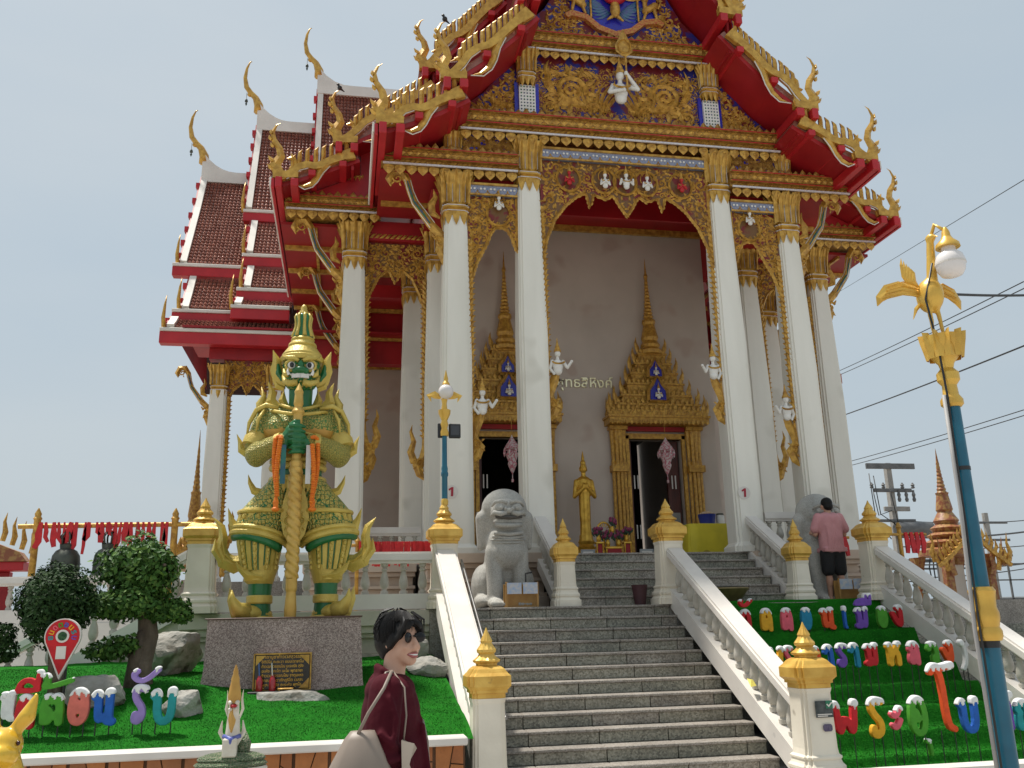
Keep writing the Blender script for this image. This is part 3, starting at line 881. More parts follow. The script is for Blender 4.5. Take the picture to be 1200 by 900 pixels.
def arch(poly, fr, seed, name='arch_screen', holes=(), mirror=None, r=(.06, .13), edge=True, plate=None, m=GOLDC, edge_from=1):
    p = MB(); p.prism(poly, fr, -.07, -.02); o = p.build(name, plate or ARCHP, tp)
    c = carve(poly, fr, seed, r[0], r[1], holes, mirror, 700, -.02)
    if edge:
        pts = poly[edge_from:]
        c.ridge(pts, [.06] * len(pts), [.045] * len(pts), fr, -.02)
        # flame fringe outside the edge
        for i in range(len(pts) - 1):
            (x1, y1), (x2, y2) = pts[i], pts[i + 1]
            L = math.hypot(x2 - x1, y2 - y1); k = max(1, int(L / .07))
            for j in range(k):
                t = (j + .5) / k
                a = math.atan2(y2 - y1, x2 - x1)
                c.leaf(x1 + (x2 - x1) * t, y1 + (y2 - y1) * t, a - .6, .09, .05, fr, .5, .4, -.02)
    c.build('carving', m, o, kind='stuff')
    return o

# ---- central bay
YF = 14.92
cornice(AX - 3.2, AX + 3.2, YF, 10.61, 11.0)
mosaic_band(AX - 1.66, AX + 1.66, YF - .02, 10.18, 10.38)
cb = [(-1.67, 0), (-1.67, -2.0), (-1.58, -1.62), (-1.42, -1.22), (-1.2, -.92), (-1.0, -.74), (-.82, -.64), (-.78, -.66), (-.72, -.92), (-.64, -.66), (-.52, -.70), (-.40, -.74), (-.28, -.66), (-.22, -.70), (-.12, -.88), (0, -1.06)]
cb = cb + [(-x, y) for x, y in cb[-2::-1]]
ca = arch(cb, FXZ(AX, YF + .02, 10.16), 11, holes=((-.42, -.34, .20), (0, -.36, .22), (.42, -.34, .20), (-1.12, -.36, .20), (1.12, -.36, .20)), mirror=0)
for dx, kind_ in ((-.42, 'pray'), (0, 'up'), (.42, 'pray')):
    figure(FXZ(AX + dx, YF, 9.60), .44 if dx else .48, kind_, parent=ca)
for dx in (-1.12, 1.12):
    figure(FXZ(AX + dx, YF, 9.62), .42, 'pray', parent=ca, red=True, halo=False)
for cx in (-1.12, -.42, 0, .42, 1.12):
    g = MB(); g.ridge([(cx + .23 * math.cos(2 * pi * k / 20), -.36 + .26 * math.sin(2 * pi * k / 20)) for k in range(21)], [.05] * 21, [.04] * 21, FXZ(AX, YF + .02, 10.16)); g.build('medallion', GOLDC, ca)

# ---- flanking bays
for s in (-1, 1):
    x0, x1 = (AX - 4.62, AX - 2.13) if s < 0 else (AX + 2.13, AX + 4.62)
    cornice(x0, x1, YF + .03, 9.80, 10.13)
    fx0, fx1 = (AX - 3.06, AX - 2.12) if s < 0 else (AX + 2.12, AX + 3.06)
    mosaic_band(fx0, fx1, YF, 9.34, 9.54)
    fr = FXZ(AX + s * 3.06, YF + .04, 9.32, flip=(s > 0))
    fl = [(0, 0), (0, -1.85), (.07, -1.62), (.16, -1.32), (.27, -1.10), (.36, -.92), (.42, -.74), (.5, -.62), (.62, -.60), (.74, -.64), (.82, -.78), (.90, -1.02), (.93, -1.05), (.93, 0)]
    fa = arch(fl, fr, 21, holes=((.58, -.33, .22),), edge_from=1, r=(.05, .11))
    figure(FXZ(AX + s * (3.06 - .58), YF + .02, 9.02), .40, 'pray', parent=fa)
    g = MB(); g.ridge([(.58 + .22 * math.cos(2 * pi * k / 20), -.33 + .24 * math.sin(2 * pi * k / 20)) for k in range(21)], [.05] * 21, [.04] * 21, fr); g.build('medallion', GOLDC, fa)
    # little panel and half capital above the lower cornice
    pan = MB().box(min(AX + s * 2.1, AX + s * 3.3), max(AX + s * 2.1, AX + s * 3.3), YF + .05, YF + .1, 10.13, 10.60).build('frieze_panel', BLUE, tp)
    pp = [(0, 0), (1.0, 0), (1.0, .42), (0, .42)]
    carve(pp, FXZ(AX + s * 2.15 if s > 0 else AX - 3.15, YF + .05, 10.15), 31, .05, .11).build('carving', GOLDD, pan, kind='stuff')
    link_mesh(CAPM, 'capital', T((AX + s * 3.32, YF + .12, 10.02)) @ SC(.62, .62, .56), tp)
    # second row (Y = ROW2) cornices and arches
    a, b = (AX - 6.45, AX - 4.6) if s < 0 else (AX + 4.6, AX + 6.45)
    cornice(a, b, ROW2_Y - .25, 9.78, 10.08)
    link_mesh(CAPM, 'capital', T((AX + s * 5.1, ROW2_Y - .2, 9.98)) @ SC(.62, .62, .6), tp)
    MB().box(min(AX + s * 3.6, AX + s * 4.9), max(AX + s * 3.6, AX + s * 4.9), ROW2_Y - .08, ROW2_Y + .12, 9.32, 9.75).build('lintel', RED, tp)
    rope(min(AX + s * 3.6, AX + s * 4.88), max(AX + s * 3.6, AX + s * 4.88), ROW2_Y - .081, 9.42, .05, tp)
    sa = [(0, 0), (0, -1.5), (.12, -1.1), (.28, -.75), (.45, -.60), (.52, -.62), (.63, -.85), (.74, -.62), (.81, -.60), (.98, -.75), (1.14, -1.1), (1.26, -1.5), (1.26, 0)]
    arch(sa, FXZ(AX - 4.88 if s < 0 else AX + 3.62, ROW2_Y, 9.30), 41, mirror=.63, r=(.05, .12), m=GOLDC)
    # transept colonnade arch
    if s < 0: arch([(x * .95, y) for x, y in sa], FXZ(AX - 8.25 if s < 0 else AX + 7.05, 22.6, 8.25), 51, mirror=.6, r=(.05, .12), m=GOLDC)
    xe = 8.6 if s < 0 else 5.4
    MB().box(min(AX + s * 3.5, AX + s * xe), max(AX + s * 3.5, AX + s * xe), 22.5, 22.8, 8.26, 8.9).build('lintel', RED, tp)
    MB().box(min(AX + s * 3.5, AX + s * 6.5), max(AX + s * 3.5, AX + s * 6.5), 22.38, 22.48, 8.9, 9.75).build('lintel', RED, tp)

# ---- carved strips down the column sides
def strip(x, y, z0, z1, s, w=.10, deity=False, red=False):
    """s: +1 teeth point to +X"""
    mb = MB()
    fr = (V3(x, y, 0), V3(s, 0, 0), V3(0, 0, 1), V3(0, -1, 0))
    mb.prism([(0, z0), (w * .45, z0), (w * .45, z1), (0, z1)], fr, -.05, .05)
    n = int((z1 - z0) / .105)
    for i in range(n):
        z = z0 + (i + .2) * .105
        mb.leaf(w * .1, z, .75, .15, .075, fr, .6, .5, .05)
        mb.leaf(w * .45, z - .02, 1.05, .10, .05, fr, -.9, .5, .02)
    o = mb.build('carved_strip', GOLDC, tp)
    if red: MB().prism([(w * .46, z0), (w * .46 + .035, z0), (w * .46 + .035, z1), (w * .46, z1)], fr, -.045, .02).build('red_edge', REDB, o)
    # scrolled foot
    f = MB()
    f.sweep([(.02, z0 + .05), (.02, z0 - .2), (.06, z0 - .42), (.16, z0 - .56), (.12, z0 - .72), (.0, z0 - .86)], [.10, .13, .17, .22, .15, .01], .12, fr)
    f.scroll(.12, z0 - .52, .10, 2.4, -1, fr, 1.2, .05, .6, 4, .05)
    if not deity:
        f.sweep([(.1, z0 - .5), (.24, z0 - .46), (.30, z0 - .28), (.24, z0 - .08), (.30, z0 + .12), (.27, z0 + .26)], [.10, .16, .14, .10, .06, .006], .1, fr)
    f.build('scroll_foot', GOLDC, o)
    if deity:
        b2 = MB(); b2.sweep([(.06, z0 - .45), (.10, z0 - .25), (.16, z0 - .08), (.20, z0 + .06)], [.10, .15, .17, .14], .16, fr); b2.build('tail', GOLDC, o)
        figure((V3(x + s * .22, y, z0 - .02), V3(1, 0, 0), V3(0, 0, 1), V3(0, -1, 0)), .66, 'offer', parent=o, halo=False, mirror=s)
    return o
for s in (-1, 1):
    strip(AX + s * 1.69, FRONT_Y - .10, 5.9, 9.2, -s, deity=True)
    strip(AX + s * 3.06, FRONT_Y - .10, 5.15, 8.45, -s, deity=True)
    strip(AX + s * 4.86, ROW2_Y - .08, 5.5, 8.5, -s)
    strip(AX + s * 3.62, ROW2_Y - .08, 5.2, 8.5, s, red=True)
    if s < 0: strip(AX + s * 8.10, 22.55, 4.2, 7.3, -s, red=True)
    strip(AX + s * 4.86, 19.6, 5.5, 8.5, -s)

# ---- eave brackets (naga shaped struts) reaching out from the columns
def bracket(x, y, z, s, k=1.0):
    fr = (V3(x, y, z), V3(s * k, 0, 0), V3(0, 0, k), V3(0, -1, 0))
    mb = MB()
    body = [(.0, -.55), (.10, -.32), (.26, -.16), (.42, .06), (.58, .28), (.66, .50), (.72, .74), (.84, .92), (.98, .90), (1.06, .74), (1.02, .60)]
    mb.sweep(body, [.14, .18, .17, .15, .13, .13, .15, .18, .18, .14, .02], .12, fr)
    mb.sweep([(.0, -.3), (.1, -.62), (.04, -.85), (.0, -1.05)], [.2, .22, .12, .01], .12, fr)
    mb.scroll(.12, -.48, .13, .5, 1, fr, 1.3, .06, .6, 5, .03)
    mb.scroll(.9, .76, .10, .5, -1, fr, 1.2, .05, .6, 5, .03)
    mb.sweep([(.12, .02), (.26, .10), (.28, .28), (.20, .44), (.24, .60)], [.05, .14, .14, .09, .005], .08, fr)
    o = mb.build('eave_bracket', GOLDC, tp)
    g = MB(); g.ridge([(.30, -.12), (.44, .08), (.60, .30), (.67, .52), (.72, .70)], [.04, .05, .045, .045, .03], [.03] * 5, fr, .045)
    g.build('mosaic_inlay', GREENG, o)
    w = MB()
    for q in (-.052, .052):
        w.ridge([(.26 - q * .8, -.16 + q), (.42 - q, .06 + q * .7), (.58 - q, .28 + q * .6), (.66 - q, .50), (.72 - q, .72)], [.014] * 5, [.02] * 5, fr, .05)
    w.build('white_line', WHITEF, o)
    return o
GREENG = mat('green_glass_mosaic', (.03, .14, .05), (.06, .07, .16), rough=.3, scale=14, lo=.45, hi=.55)
for s in (-1, 1):
    bracket(AX + s * 3.44, FRONT_Y - .05, 8.86, s)
    for y in (ROW2_Y, 19.7, 22.2):
        bracket(AX + s * 5.24, y - .05, 8.78, s)
    for x in ((8.5,) if s < 0 else ()):
        bracket(AX + s * x, 22.6, 7.3, s, .8)
    if s > 0: continue
    # forward strut seen edge on
    o = bracket(0, 0, 0, 1, .9); o.matrix_local = T(V3(AX + s * 8.32, 22.4, 7.3) - wp(tp)) @ RZ(-pi / 2)
    o = bracket(0, 0, 0, 1, .9); o.matrix_local = T(V3(AX + s * 6.95, 22.4, 7.3) - wp(tp)) @ RZ(-pi / 2)

# ---- ceilings, soffits, gold beams, inner walls
def slab(name, x0, x1, y0, y1, z0, z1, m, parent=tp): return MB().box(x0, x1, y0, y1, z0, z1).build(name, m, parent)
slab('porch_ceiling', AX - 1.95, AX + 1.95, 15.25, 19.0, 10.74, 10.8, REDD)
slab('ceiling_wall', AX - 2.0, AX + 2.0, 15.2, 15.26, 10.18, 10.8, RED)
slab('wall_beam', AX - 3.2, AX + 3.2, 18.86, 18.95, 10.60, 10.74, GOLDC)
for s in (-1, 1):
    a, b = sorted((AX + s * 1.96, AX + s * 3.2))
    slab('aisle_ceiling', a, b, 15.25, 19.0, 10.74, 10.8, REDD)
    slab('aisle_wall', min(AX + s * 3.2, AX + s * 3.25), max(AX + s * 3.2, AX + s * 3.25), 15.3, 19, 9.5, 10.74, RED)
    slab('aisle_front', a, b, 15.2, 15.26, 9.35, 10.8, RED)
    slab('aisle_soffit', *sorted((AX + s * 3.26, AX + s * 3.7)), 15.25, 19.0, 9.5, 9.56, REDD)
    a, b = sorted((AX + s * 3.4, AX + s * 4.66))
    slab('eave_soffit', a, b, 15.0, ROW2_Y - .3, 9.74, 9.78, REDD)
    a, b = sorted((AX + s * 3.72, AX + s * 6.58))
    slab('side_soffit', a, b, ROW2_Y + .13, 22.5, 9.66, 9.72, REDD)
    for y in (16.2,):
        slab('soffit_beam', min(AX + s * 3.5, AX + s * 4.6), max(AX + s * 3.5, AX + s * 4.6), y, y + .09, 9.66, 9.74, GOLDC)
    for y in (18.4, 19.7, 21.0, 22.2):
        slab('soffit_beam', a + .02, b - .02, y, y + .09, 9.57, 9.66, GOLDC)
    for x in (3.75, 5.1, 5.85):
        slab('soffit_rail', min(AX + s * x, AX + s * (x + .06)), max(AX + s * x, AX + s * (x + .06)), ROW2_Y + .2, 22.4, 9.60, 9.66, GOLDC)
    slab('cross_beam', min(AX + s * 3.6, AX + s * 5.0), max(AX + s * 3.6, AX + s * 5.0), 19.6, 19.8, 9.0, 9.3, RED)
    # transept soffit and walls
    a, b = sorted((AX + s * 3.6, AX + s * (9.2 if s < 0 else 5.6)))
    slab('transept_soffit', a, b, 22.0, 24.6, 8.92, 8.97, REDD)
    for y in (22.35, 23.2): slab('soffit_beam', a + .03, b - .03, y, y + .07, 8.85, 8.92, GOLDC)
    slab('side_wall', min(AX + s * 3.0, AX + s * 3.2), max(AX + s * 3.0, AX + s * 3.2), 19.21, 24.8, FZ, 10.9, WALLG)
    a, b = sorted((AX + s * 3.2, AX + s * 6.0))
    slab('transept_wall', a, b, 24.6, 24.8, FZ, 9.8, WALLG)
    slab('wall_cap_band', a, b, 24.5, 24.59, 8.7, 8.86, GOLDC)
# front wall of the hall with two door openings
DX = (3.42, 6.82)
w = MB(); wy0, wy1 = 19.0, 19.2
xs = [AX - 3.2, DX[0] - .62, DX[0] + .62, DX[1] - .62, DX[1] + .62, AX + 3.2]
for i in (0, 2, 4): w.box(xs[i], xs[i + 1], wy0, wy1, FZ, 5.62)
w.box(AX - 3.2, AX + 3.2, wy0, wy1, 5.62, 10.75)
w.build('hall_wall', WALLG, tp)
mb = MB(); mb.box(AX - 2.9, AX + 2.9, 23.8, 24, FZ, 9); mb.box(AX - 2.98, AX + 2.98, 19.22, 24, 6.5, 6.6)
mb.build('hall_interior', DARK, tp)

WOODR = mat('red_brown_wood', (.10, .022, .014), (.06, .014, .01), rough=.45, scale=4, stretch=(6, 6, .6))
DGOLD = mat('door_gold', (.62, .36, .06), (.38, .18, .03), rough=.36, metal=.25, scale=18, bump=.3, bscale=80)
def door(x):
    d = MB().box(x - .70, x - .621, 18.92, 19.1, FZ, 5.70); d.box(x + .621, x + .70, 18.92, 19.1, FZ, 5.70); d.box(x - .70, x + .70, 18.92, 19.1, 5.62, 5.74)
    o = d.build('door_frame', DGOLD, tp)
    l = MB(); l.box(x - .60, x - .55, 19.05, 19.6, FZ, 5.6); l.box(x + .30, x + .58, 19.12, 19.2, FZ, 5.6); l.build('door_leaf', WOODR, o)
    for hx in (-.52, .36):
        for hz in (3.4, 4.5):
            for hd_ in (0, .08): MB().tube([(x + hx + hd_, 19.0, hz), (x + hx + hd_, 19.0, hz + .3)], .015, 6).build('door_handle', WHITEF, o)
    p = MB()
    for s in (-1, 1):
        for q in range(4):
            px = x + s * (.76 + q * .085)
            p.lathe([(.06, 0), (.06, .12), (.04, .16), (.042, 1.9), (.05, 2.1), (.05, 2.2), (.04, 2.25), (.048, 2.6), (.07, 2.95), (.075, 3.05)], n=8, c=(px, 18.9 - (.03 if q in (1, 2) else 0), FZ + .1))
        p.box(x + s * .89 - .22, x + s * .89 + .22, 18.72, 19.0, FZ, FZ + .16)
        p.box(x + s * .89 - .20, x + s * .89 + .20, 18.74, 19.0, FZ + .16, FZ + .3)
        p.box(x + s * .89 - .19, x + s * .89 + .19, 18.76, 19.0, 4.85, 5.0)
        p.box(x + s * .89 - .20, x + s * .89 + .20, 18.76, 19.0, 5.8, 5.88)
    p.build('pilaster', DGOLD, o)
    c = MB(); c.box(x - .68, x + .68, 18.84, 18.93, 5.78, 5.88); c.build('red_lintel', REDD, o)
    t = MB()
    tiers = [(1.16, 5.90, 6.08), (1.10, 6.08, 6.20), (.98, 6.20, 6.36), (.80, 6.36, 6.58), (.66, 6.58, 6.86), (.54, 6.86, 7.12), (.42, 7.12, 7.36), (.32, 7.36, 7.60)]
    lf = MB()
    for i, (hw, z0, z1) in enumerate(tiers):
        dp = .12 + .30 * hw
        t.box(x - hw, x + hw, 19.0 - dp, 19.0, z0, z1 - .02); t.box(x - hw - .03, x + hw + .03, 19.0 - dp - .03, 19.0, z1 - .05, z1)
        n = max(3, int(hw * 2 / .11))
        for k in range(n):
            xx = x - hw + (k + .5) * 2 * hw / n
            hh = .17 if k % 2 else .12
            lf.sweep([(0, 0), (0, hh * .4), (0, hh * .7), (0, hh)], [.05, .10, .05, .005], .05, FXZ(xx, 19.0 - dp - .01, z1))
            lf.sweep([(0, 0), (0, -.06), (0, -.1)], [.07, .06, .005], .04, FXZ(xx, 19.0 - dp - .02, z0 + .06))
        for sx in (-1, 1):
            lf.sweep([(0, 0), (.02 * sx, .14), (.05 * sx, .26), (.03 * sx, .40)], [.05, .11, .06, .004], .05, FXZ(x + sx * hw * .97, 19.0 - dp + .05, z1))
            if i < 6: lf.lathe([(.03, 0), (.04, .1), (.02, .2), (.03, .25), (.004, .5)], n=6, c=(x + sx * (hw - .06), 18.93, z1))
    t.build('crown_tier', DGOLD, o); lf.build('crown_leaf', GOLDC, o, kind='stuff')
    r = MB()
    pr = [(.26, 7.58), (.27, 7.66), (.20, 7.74), (.23, 7.80), (.17, 7.9), (.20, 7.98), (.13, 8.3), (.16, 8.36), (.15, 8.42)]
    z = 8.42; rr = .13
    while z < 9.4:
        pr += [(rr, z), (rr * .72, z + .05)]; z += .085; rr *= .91
    pr += [(.035, 9.45), (.05, 9.52), (.025, 9.6), (.004, 9.97)]
    r.lathe(pr, n=12, c=(x, 18.86, 0)); r.build('spire', DGOLD, o)
    for (zc, w_) in ((6.40, .23), (6.97, .18)):
        fr = FXZ(x, 18.55 if zc < 6.7 else 18.62, zc)
        k = w_
        poly = [(-k, 0), (k, 0), (k * .95, k * 1.1), (k * .5, k * 1.7), (0, k * 2.5), (-k * .5, k * 1.7), (-k * .95, k * 1.1)]
        n_ = MB(); n_.prism([(a * .8, b * .9 + .02) for a, b in poly], fr, -.06, .02); no = n_.build('niche', BLUE, o)
        g = MB(); g.ridge(poly + [poly[0]], [.08] * 8, [.07] * 8, fr, .02); g.v = g.v; g.build('niche_frame', GOLDC, o)
        figure((fr[0] + V3(0, -.02, .03), fr[1], fr[2], fr[3]), k * 1.6, 'pray', parent=o, halo=False)
    # fluted side leaves of the lower crown
    return o
for x in DX: door(x)
# side window with spired frame on the left side wall (seen edge on)
for s in (-1, 1):
    X = AX + s * 3.2
    t = MB(); lf = MB()
    for (hw, z0, z1) in ((.9, 5.2, 5.45), (.75, 5.45, 5.75), (.58, 5.75, 6.1), (.4, 6.1, 6.5), (.24, 6.5, 6.9)):
        dp = .12 + .25 * hw
        t.box(min(X, X + s * dp), max(X, X + s * dp), 20.9 - hw, 20.9 + hw, z0, z1)
        for k in range(6):
            yy = 20.9 - hw + (k + .5) * hw / 3
            lf.sweep([(0, 0), (0, .07), (0, .14), (0, .22)], [.06, .11, .06, .004], .05, FYZ(X + s * (dp + .01), yy, z1, s))
    for yy in (20.1, 21.7): t.box(min(X, X + s * .25), max(X, X + s * .25), yy - .1, yy + .1, FZ, 5.2)
    t.lathe([(.16, 6.9), (.1, 7.2), (.05, 8.0), (.004, 8.6)], n=8, c=(X + s * .15, 20.9, 0))
    o = t.build('side_window_frame', DGOLD, tp); lf.build('crown_leaf', GOLDC, o, kind='stuff')
    MB().box(min(X, X + s * .05), max(X, X + s * .05), 20.2, 21.6, FZ + .4, 5.2).build('shutter', REDD, o)
# ------------------------------------------------------------------ gable roofs, pediment, transept roofs
FIN = MB()                                           # one bargeboard fin, leaning outwards (local u along slope, v up)
_ff = (V3(0, 0, 0), V3(1, 0, 0), V3(0, 0, 1), V3(0, -1, 0))
FIN.sweep([(0, -.03), (.01, .09), (.03, .19), (.045, .27), (.01, .36)], [.075, .085, .09, .075, .006], .075, _ff)
FINM = FIN.mesh('bargeboard_fin', [GOLD])
FINB = MB()
FINB.sweep([(0, -.03), (.012, .09), (.033, .19), (.048, .275), (.01, .375)], [.092, .102, .108, .092, .008], .035, _ff)
PURP = mat('purple_glass_edge', (.14, .06, .16), (.10, .05, .10), rough=.3)
FINBM = FINB.mesh('fin_edge', [PURP])
def hanghong_mesh(k=1.0):
    mb = MB()
    mb.sweep([(-.02, 0), (.05, .18), (-.06, .38), (-.02, .55), (.10, .74), (.13, .92), (.06, 1.08), (-.02, 1.14)], [.22, .24, .17, .14, .11, .08, .04, .005], .10, _ff)
    for (x, z, a, l) in ((.14, .62, .6, .12), (.19, .78, .7, .12), (.19, .92, .9, .1), (.13, .30, .4, .16), (-.16, .36, 2.4, .14), (.1, .1, .3, .2)):
        mb.leaf(x - .05, z - .05, a, l, .08, _ff, .6, .5, .01); 
        mb.sweep([(x - .04, z - .04), (x - .04 + l * .5 * math.cos(a), z - .04 + l * .5 * math.sin(a)), (x - .04 + l * math.cos(a + .4), z - .04 + l * math.sin(a + .4))], [.06, .045, .004], .04, _ff)
    return mb.mesh('roof_finial', [GOLD], smooth=False)
HHM = hanghong_mesh()
LM = MB()
LM.sweep([(0, 0), (.04, .12), (.0, .24), (.05, .34), (.10, .44)], [.16, .17, .10, .09, .006], .08, _ff)
LMM = LM.mesh('small_finial', [GOLD])

def gable_tier(s, Yb, A, B, nf, last=True, lip=True, blocks=True, hh=True, depth=2.2, ka=1.0, hs=1.0):
    """one tier of a bargeboard, A (inner, high) to B (outer, low) as (half width, z)"""
    ax, az = A; bx, bz = B
    L = math.hypot(bx - ax, bz - az)
    ud = ((bx - ax) / L, (bz - az) / L); nd = (-ud[1], ud[0])       # along, normal (up/out)
    def P(a, n): return (ax + ud[0] * a * L + nd[0] * n, az + ud[1] * a * L + nd[1] * n)
    fr = (V3(AX, Yb, 0), V3(s, 0, 0), V3(0, 0, 1), V3(0, -1, 0))
    mb = MB()
    main = [P(0, 0), P(.15, .0), P(.30, -.015), P(.44, -.05), P(.52, -.035), P(.60, .04), P(.70, .045), P(.80, -.02), P(.90, -.05), P(1, -.06)]
    mb.band(main, [.20, .17, .15, .15, .14, .14, .14, .13, .13, .16], .09, fr)
    tr = MB()
    if lip:
        lp = [P(.34, -.05), P(.45, -.15), P(.55, -.29), P(.64, -.37), P(.74, -.37), P(.80, -.30)]
        mb.sweep(lp, [.14, .15, .13, .10, .06, .008], .1, (fr[0] + V3(0, -.045, 0), *fr[1:]))
        tr.ridge([(x - nd[0] * .075, y - nd[1] * .075) for x, y in lp[:-1]] + [P(.82, -.29)], [.022] * 6, [.02] * 6, fr, .06)
        tr.ridge([(x - nd[0] * .08, y - nd[1] * .08) for x, y in main[5:9]], [.02] * 4, [.02] * 4, fr, .07)
    else:
        tr.ridge([(x - nd[0] * .09, y - nd[1] * .09) for x, y in main[:8]], [.02] * 8, [.02] * 8, fr, .07)
    # flat end plate that carries the finial
    e = [(bx - .42 * ka, bz - .02), (bx + .06, bz - .06), (bx + .06, bz + .14), (bx - .10, bz + .10), (bx - .42 * ka, bz + .12)]
    mb.prism(e, fr, -.03, .10)
    o = mb.build('bargeboard', GOLD, tp)
    tr.build('white_trim', WHITEF, o)
    # gilt plate above the start of the tier
    p = MB(); p.prism([P(0, .12), P(.0, -.12), P(.12, -.10), P(.12, .1)], fr, .0, .085); p.build('joint_plate', GOLD, o)
    for i in range(nf):
        t = (.04 + .80 * (i + .5) / nf)
        x, z = P(t, .04 + (.04 if .55 < t < .75 else -.02 if t > .78 else 0))
        M = T(V3(AX + s * x, Yb - .045, z)) @ (SC(s, 1, 1) @ RY(-.18) @ SC(hs))
        link_mesh(FINM, 'bargeboard_fin', M, o)
        link_mesh(FINBM, 'fin_edge', T(V3(0, .02, 0)) @ M, o)
    if hh:
        link_mesh(HHM, 'roof_finial', T(V3(AX + s * (bx - .02), Yb - .04, bz + .08)) @ SC(s * .95, 1, .95), o)
        link_mesh(LMM, 'small_finial', T(V3(AX + s * (bx - .36), Yb - .04, bz + .08)) @ SC(s, 1, 1), o)
    # red purlins with projecting ends
    if blocks:
        for (dx, dz, w, h) in ((-.06, -.17, .13, .22), (-.36, -.16, .15, .17)):
            X = AX + s * (bx + dx)
            MB().cbox(X - w / 2, X + w / 2, Yb - .17, Yb + depth, bz + dz - h / 2, bz + dz + h / 2, .012).build('purlin', REDB, o)
        for t in (.18, .58):
            x, z = P(t, -.17)
            MB().cbox(AX + s * x - .07, AX + s * x + .07, Yb - .12, Yb + depth * .4, z - .06, z + .06, .01).build('purlin', REDB, o)
    return o
def roof_slab(s, pts, y0, y1, th=.16):
    """curved roof slab running in depth : red boards below, tiles above"""
    n = len(pts)
    lo = MB(); up = MB()
    for mbx, d0, d1 in ((lo, -.20, -.12), (up, -.115, .0)):
        vs = []
        for y in (y0, y1):
            for d in (d0, d1):
                for i, (x, z) in enumerate(pts):
                    x0, z0 = pts[max(0, i - 1)]; x1, z1 = pts[min(n - 1, i + 1)]
                    l = math.hypot(x1 - x0, z1 - z0); nx, nz = -(z1 - z0) / l, (x1 - x0) / l
                    vs.append((AX + s * (x + nx * d), y, z + nz * d))
        I = lambda a, b, i: (a * 2 + b) * n + i
        fs = []
        for i in range(n - 1):
            fs += [(I(0, 0, i), I(0, 0, i + 1), I(1, 0, i + 1), I(1, 0, i)), (I(0, 1, i), I(0, 1, i + 1), I(1, 1, i + 1), I(1, 1, i)),
                   (I(0, 0, i), I(0, 1, i), I(0, 1, i + 1), I(0, 0, i + 1)), (I(1, 0, i), I(1, 0, i + 1), I(1, 1, i + 1), I(1, 1, i))]
        fs += [(I(0, 0, 0), I(1, 0, 0), I(1, 1, 0), I(0, 1, 0)), (I(0, 0, n - 1), I(0, 1, n - 1), I(1, 1, n - 1), I(1, 0, n - 1))]
        mbx.add(vs, fs)
    lo.build('roof_boarding', RED, tp); up.build('roof_tiling', TILE, tp)
def eave_fascia(s, hw, z, y0, y1):
    X = AX + s * hw
    MB().cbox(min(X, X + s * .06), max(X, X + s * .06), y0, y1, z - .20, z + .02, .008).build('eave_fascia', REDB, tp)
    MB().cbox(min(X + s * .061, X + s * .10), max(X + s * .061, X + s * .10), y0 + .02, y1, z - .13, z + .05, .008).build('eave_strip', WHITE, tp)
    mb = MB(); n = int((y1 - y0) / .11)
    for i in range(n):
        y = y0 + .1 + i * .11
        mb.lathe([(.045, 0), (.02, .05), (.0, .07)], n=6, c=(X + s * .05, y, z + .05))
    mb.build('eave_tile_row', TILED, tp, kind='stuff')
T1 = ((.0, 17.3), (2.22, 13.10)); T2 = ((1.98, 12.68), (3.60, 11.14)); T3 = ((3.26, 10.86), (4.72, 10.14))
G1, G2 = 14.05, 16.3
for s in (-1, 1):
    gable_tier(s, G1, (.75, 15.6), T1[1], 16, lip=False, hh=True)
    gable_tier(s, G1, T2[0], T2[1], 12)
    gable_tier(s, G1, T3[0], T3[1], 8)
    roof_slab(s, [(0, 17.3), (.6, 15.9), (1.2, 14.7), (1.75, 13.75), (2.26, 13.05)], G1 + .03, 17.4)
    roof_slab(s, [(1.92, 12.75), (2.4, 12.22), (2.95, 11.66), (3.66, 11.08)], G1 + .03, 17.4)
    roof_slab(s, [(3.2, 10.90), (3.7, 10.60), (4.2, 10.34), (4.78, 10.10)], G1 + .03, 17.4)
    # vertical boards between the tiers
    for (hw, z0, z1) in ((2.0, 12.3, 13.25), (3.24, 10.6, 11.35)):
        X = AX + s * hw
        MB().box(min(X, X + s * .05), max(X, X + s * .05), G1 + .06, 17.4, z0, z1).build('tier_board', RED, tp)
    eave_fascia(s, 4.74, 10.05, G1 - .1, G2 + .5)
    # rear, higher gable
    gable_tier(s, G2, (2.15, 14.75), (3.80, 12.86), 13)
    gable_tier(s, G2, (3.55, 12.45), (5.50, 11.0), 12)
    gable_tier(s, G2, (5.15, 10.75), (6.62, 10.15), 8)
    gable_tier(s, G2, (.9, 17.6), (2.35, 15.2), 14, lip=False)
    roof_slab(s, [(0, 19.2), (.7, 17.7), (1.5, 16.3), (2.4, 15.1)], G2 + .03, 27)
    roof_slab(s, [(2.1, 14.82), (2.7, 14.1), (3.3, 13.4), (3.86, 12.8)], G2 + .03, 25.5)
    roof_slab(s, [(3.5, 12.5), (4.2, 11.9), (4.9, 11.35), (5.56, 10.95)], G2 + .03, 24.0)
    roof_slab(s, [(5.1, 10.80), (5.7, 10.52), (6.2, 10.30), (6.68, 10.12)], G2 + .03, 22.4)
    for (hw, z0, z1) in ((2.15, 14.4, 15.4), (3.52, 12.1, 13.1), (5.14, 10.45, 11.25)):
        X = AX + s * hw
        MB().box(min(X, X + s * .05), max(X, X + s * .05), G2 + .06, 22.5, z0, z1).build('tier_board', RED, tp)
    eave_fascia(s, 6.64, 10.06, G2 - .1, 22.35)
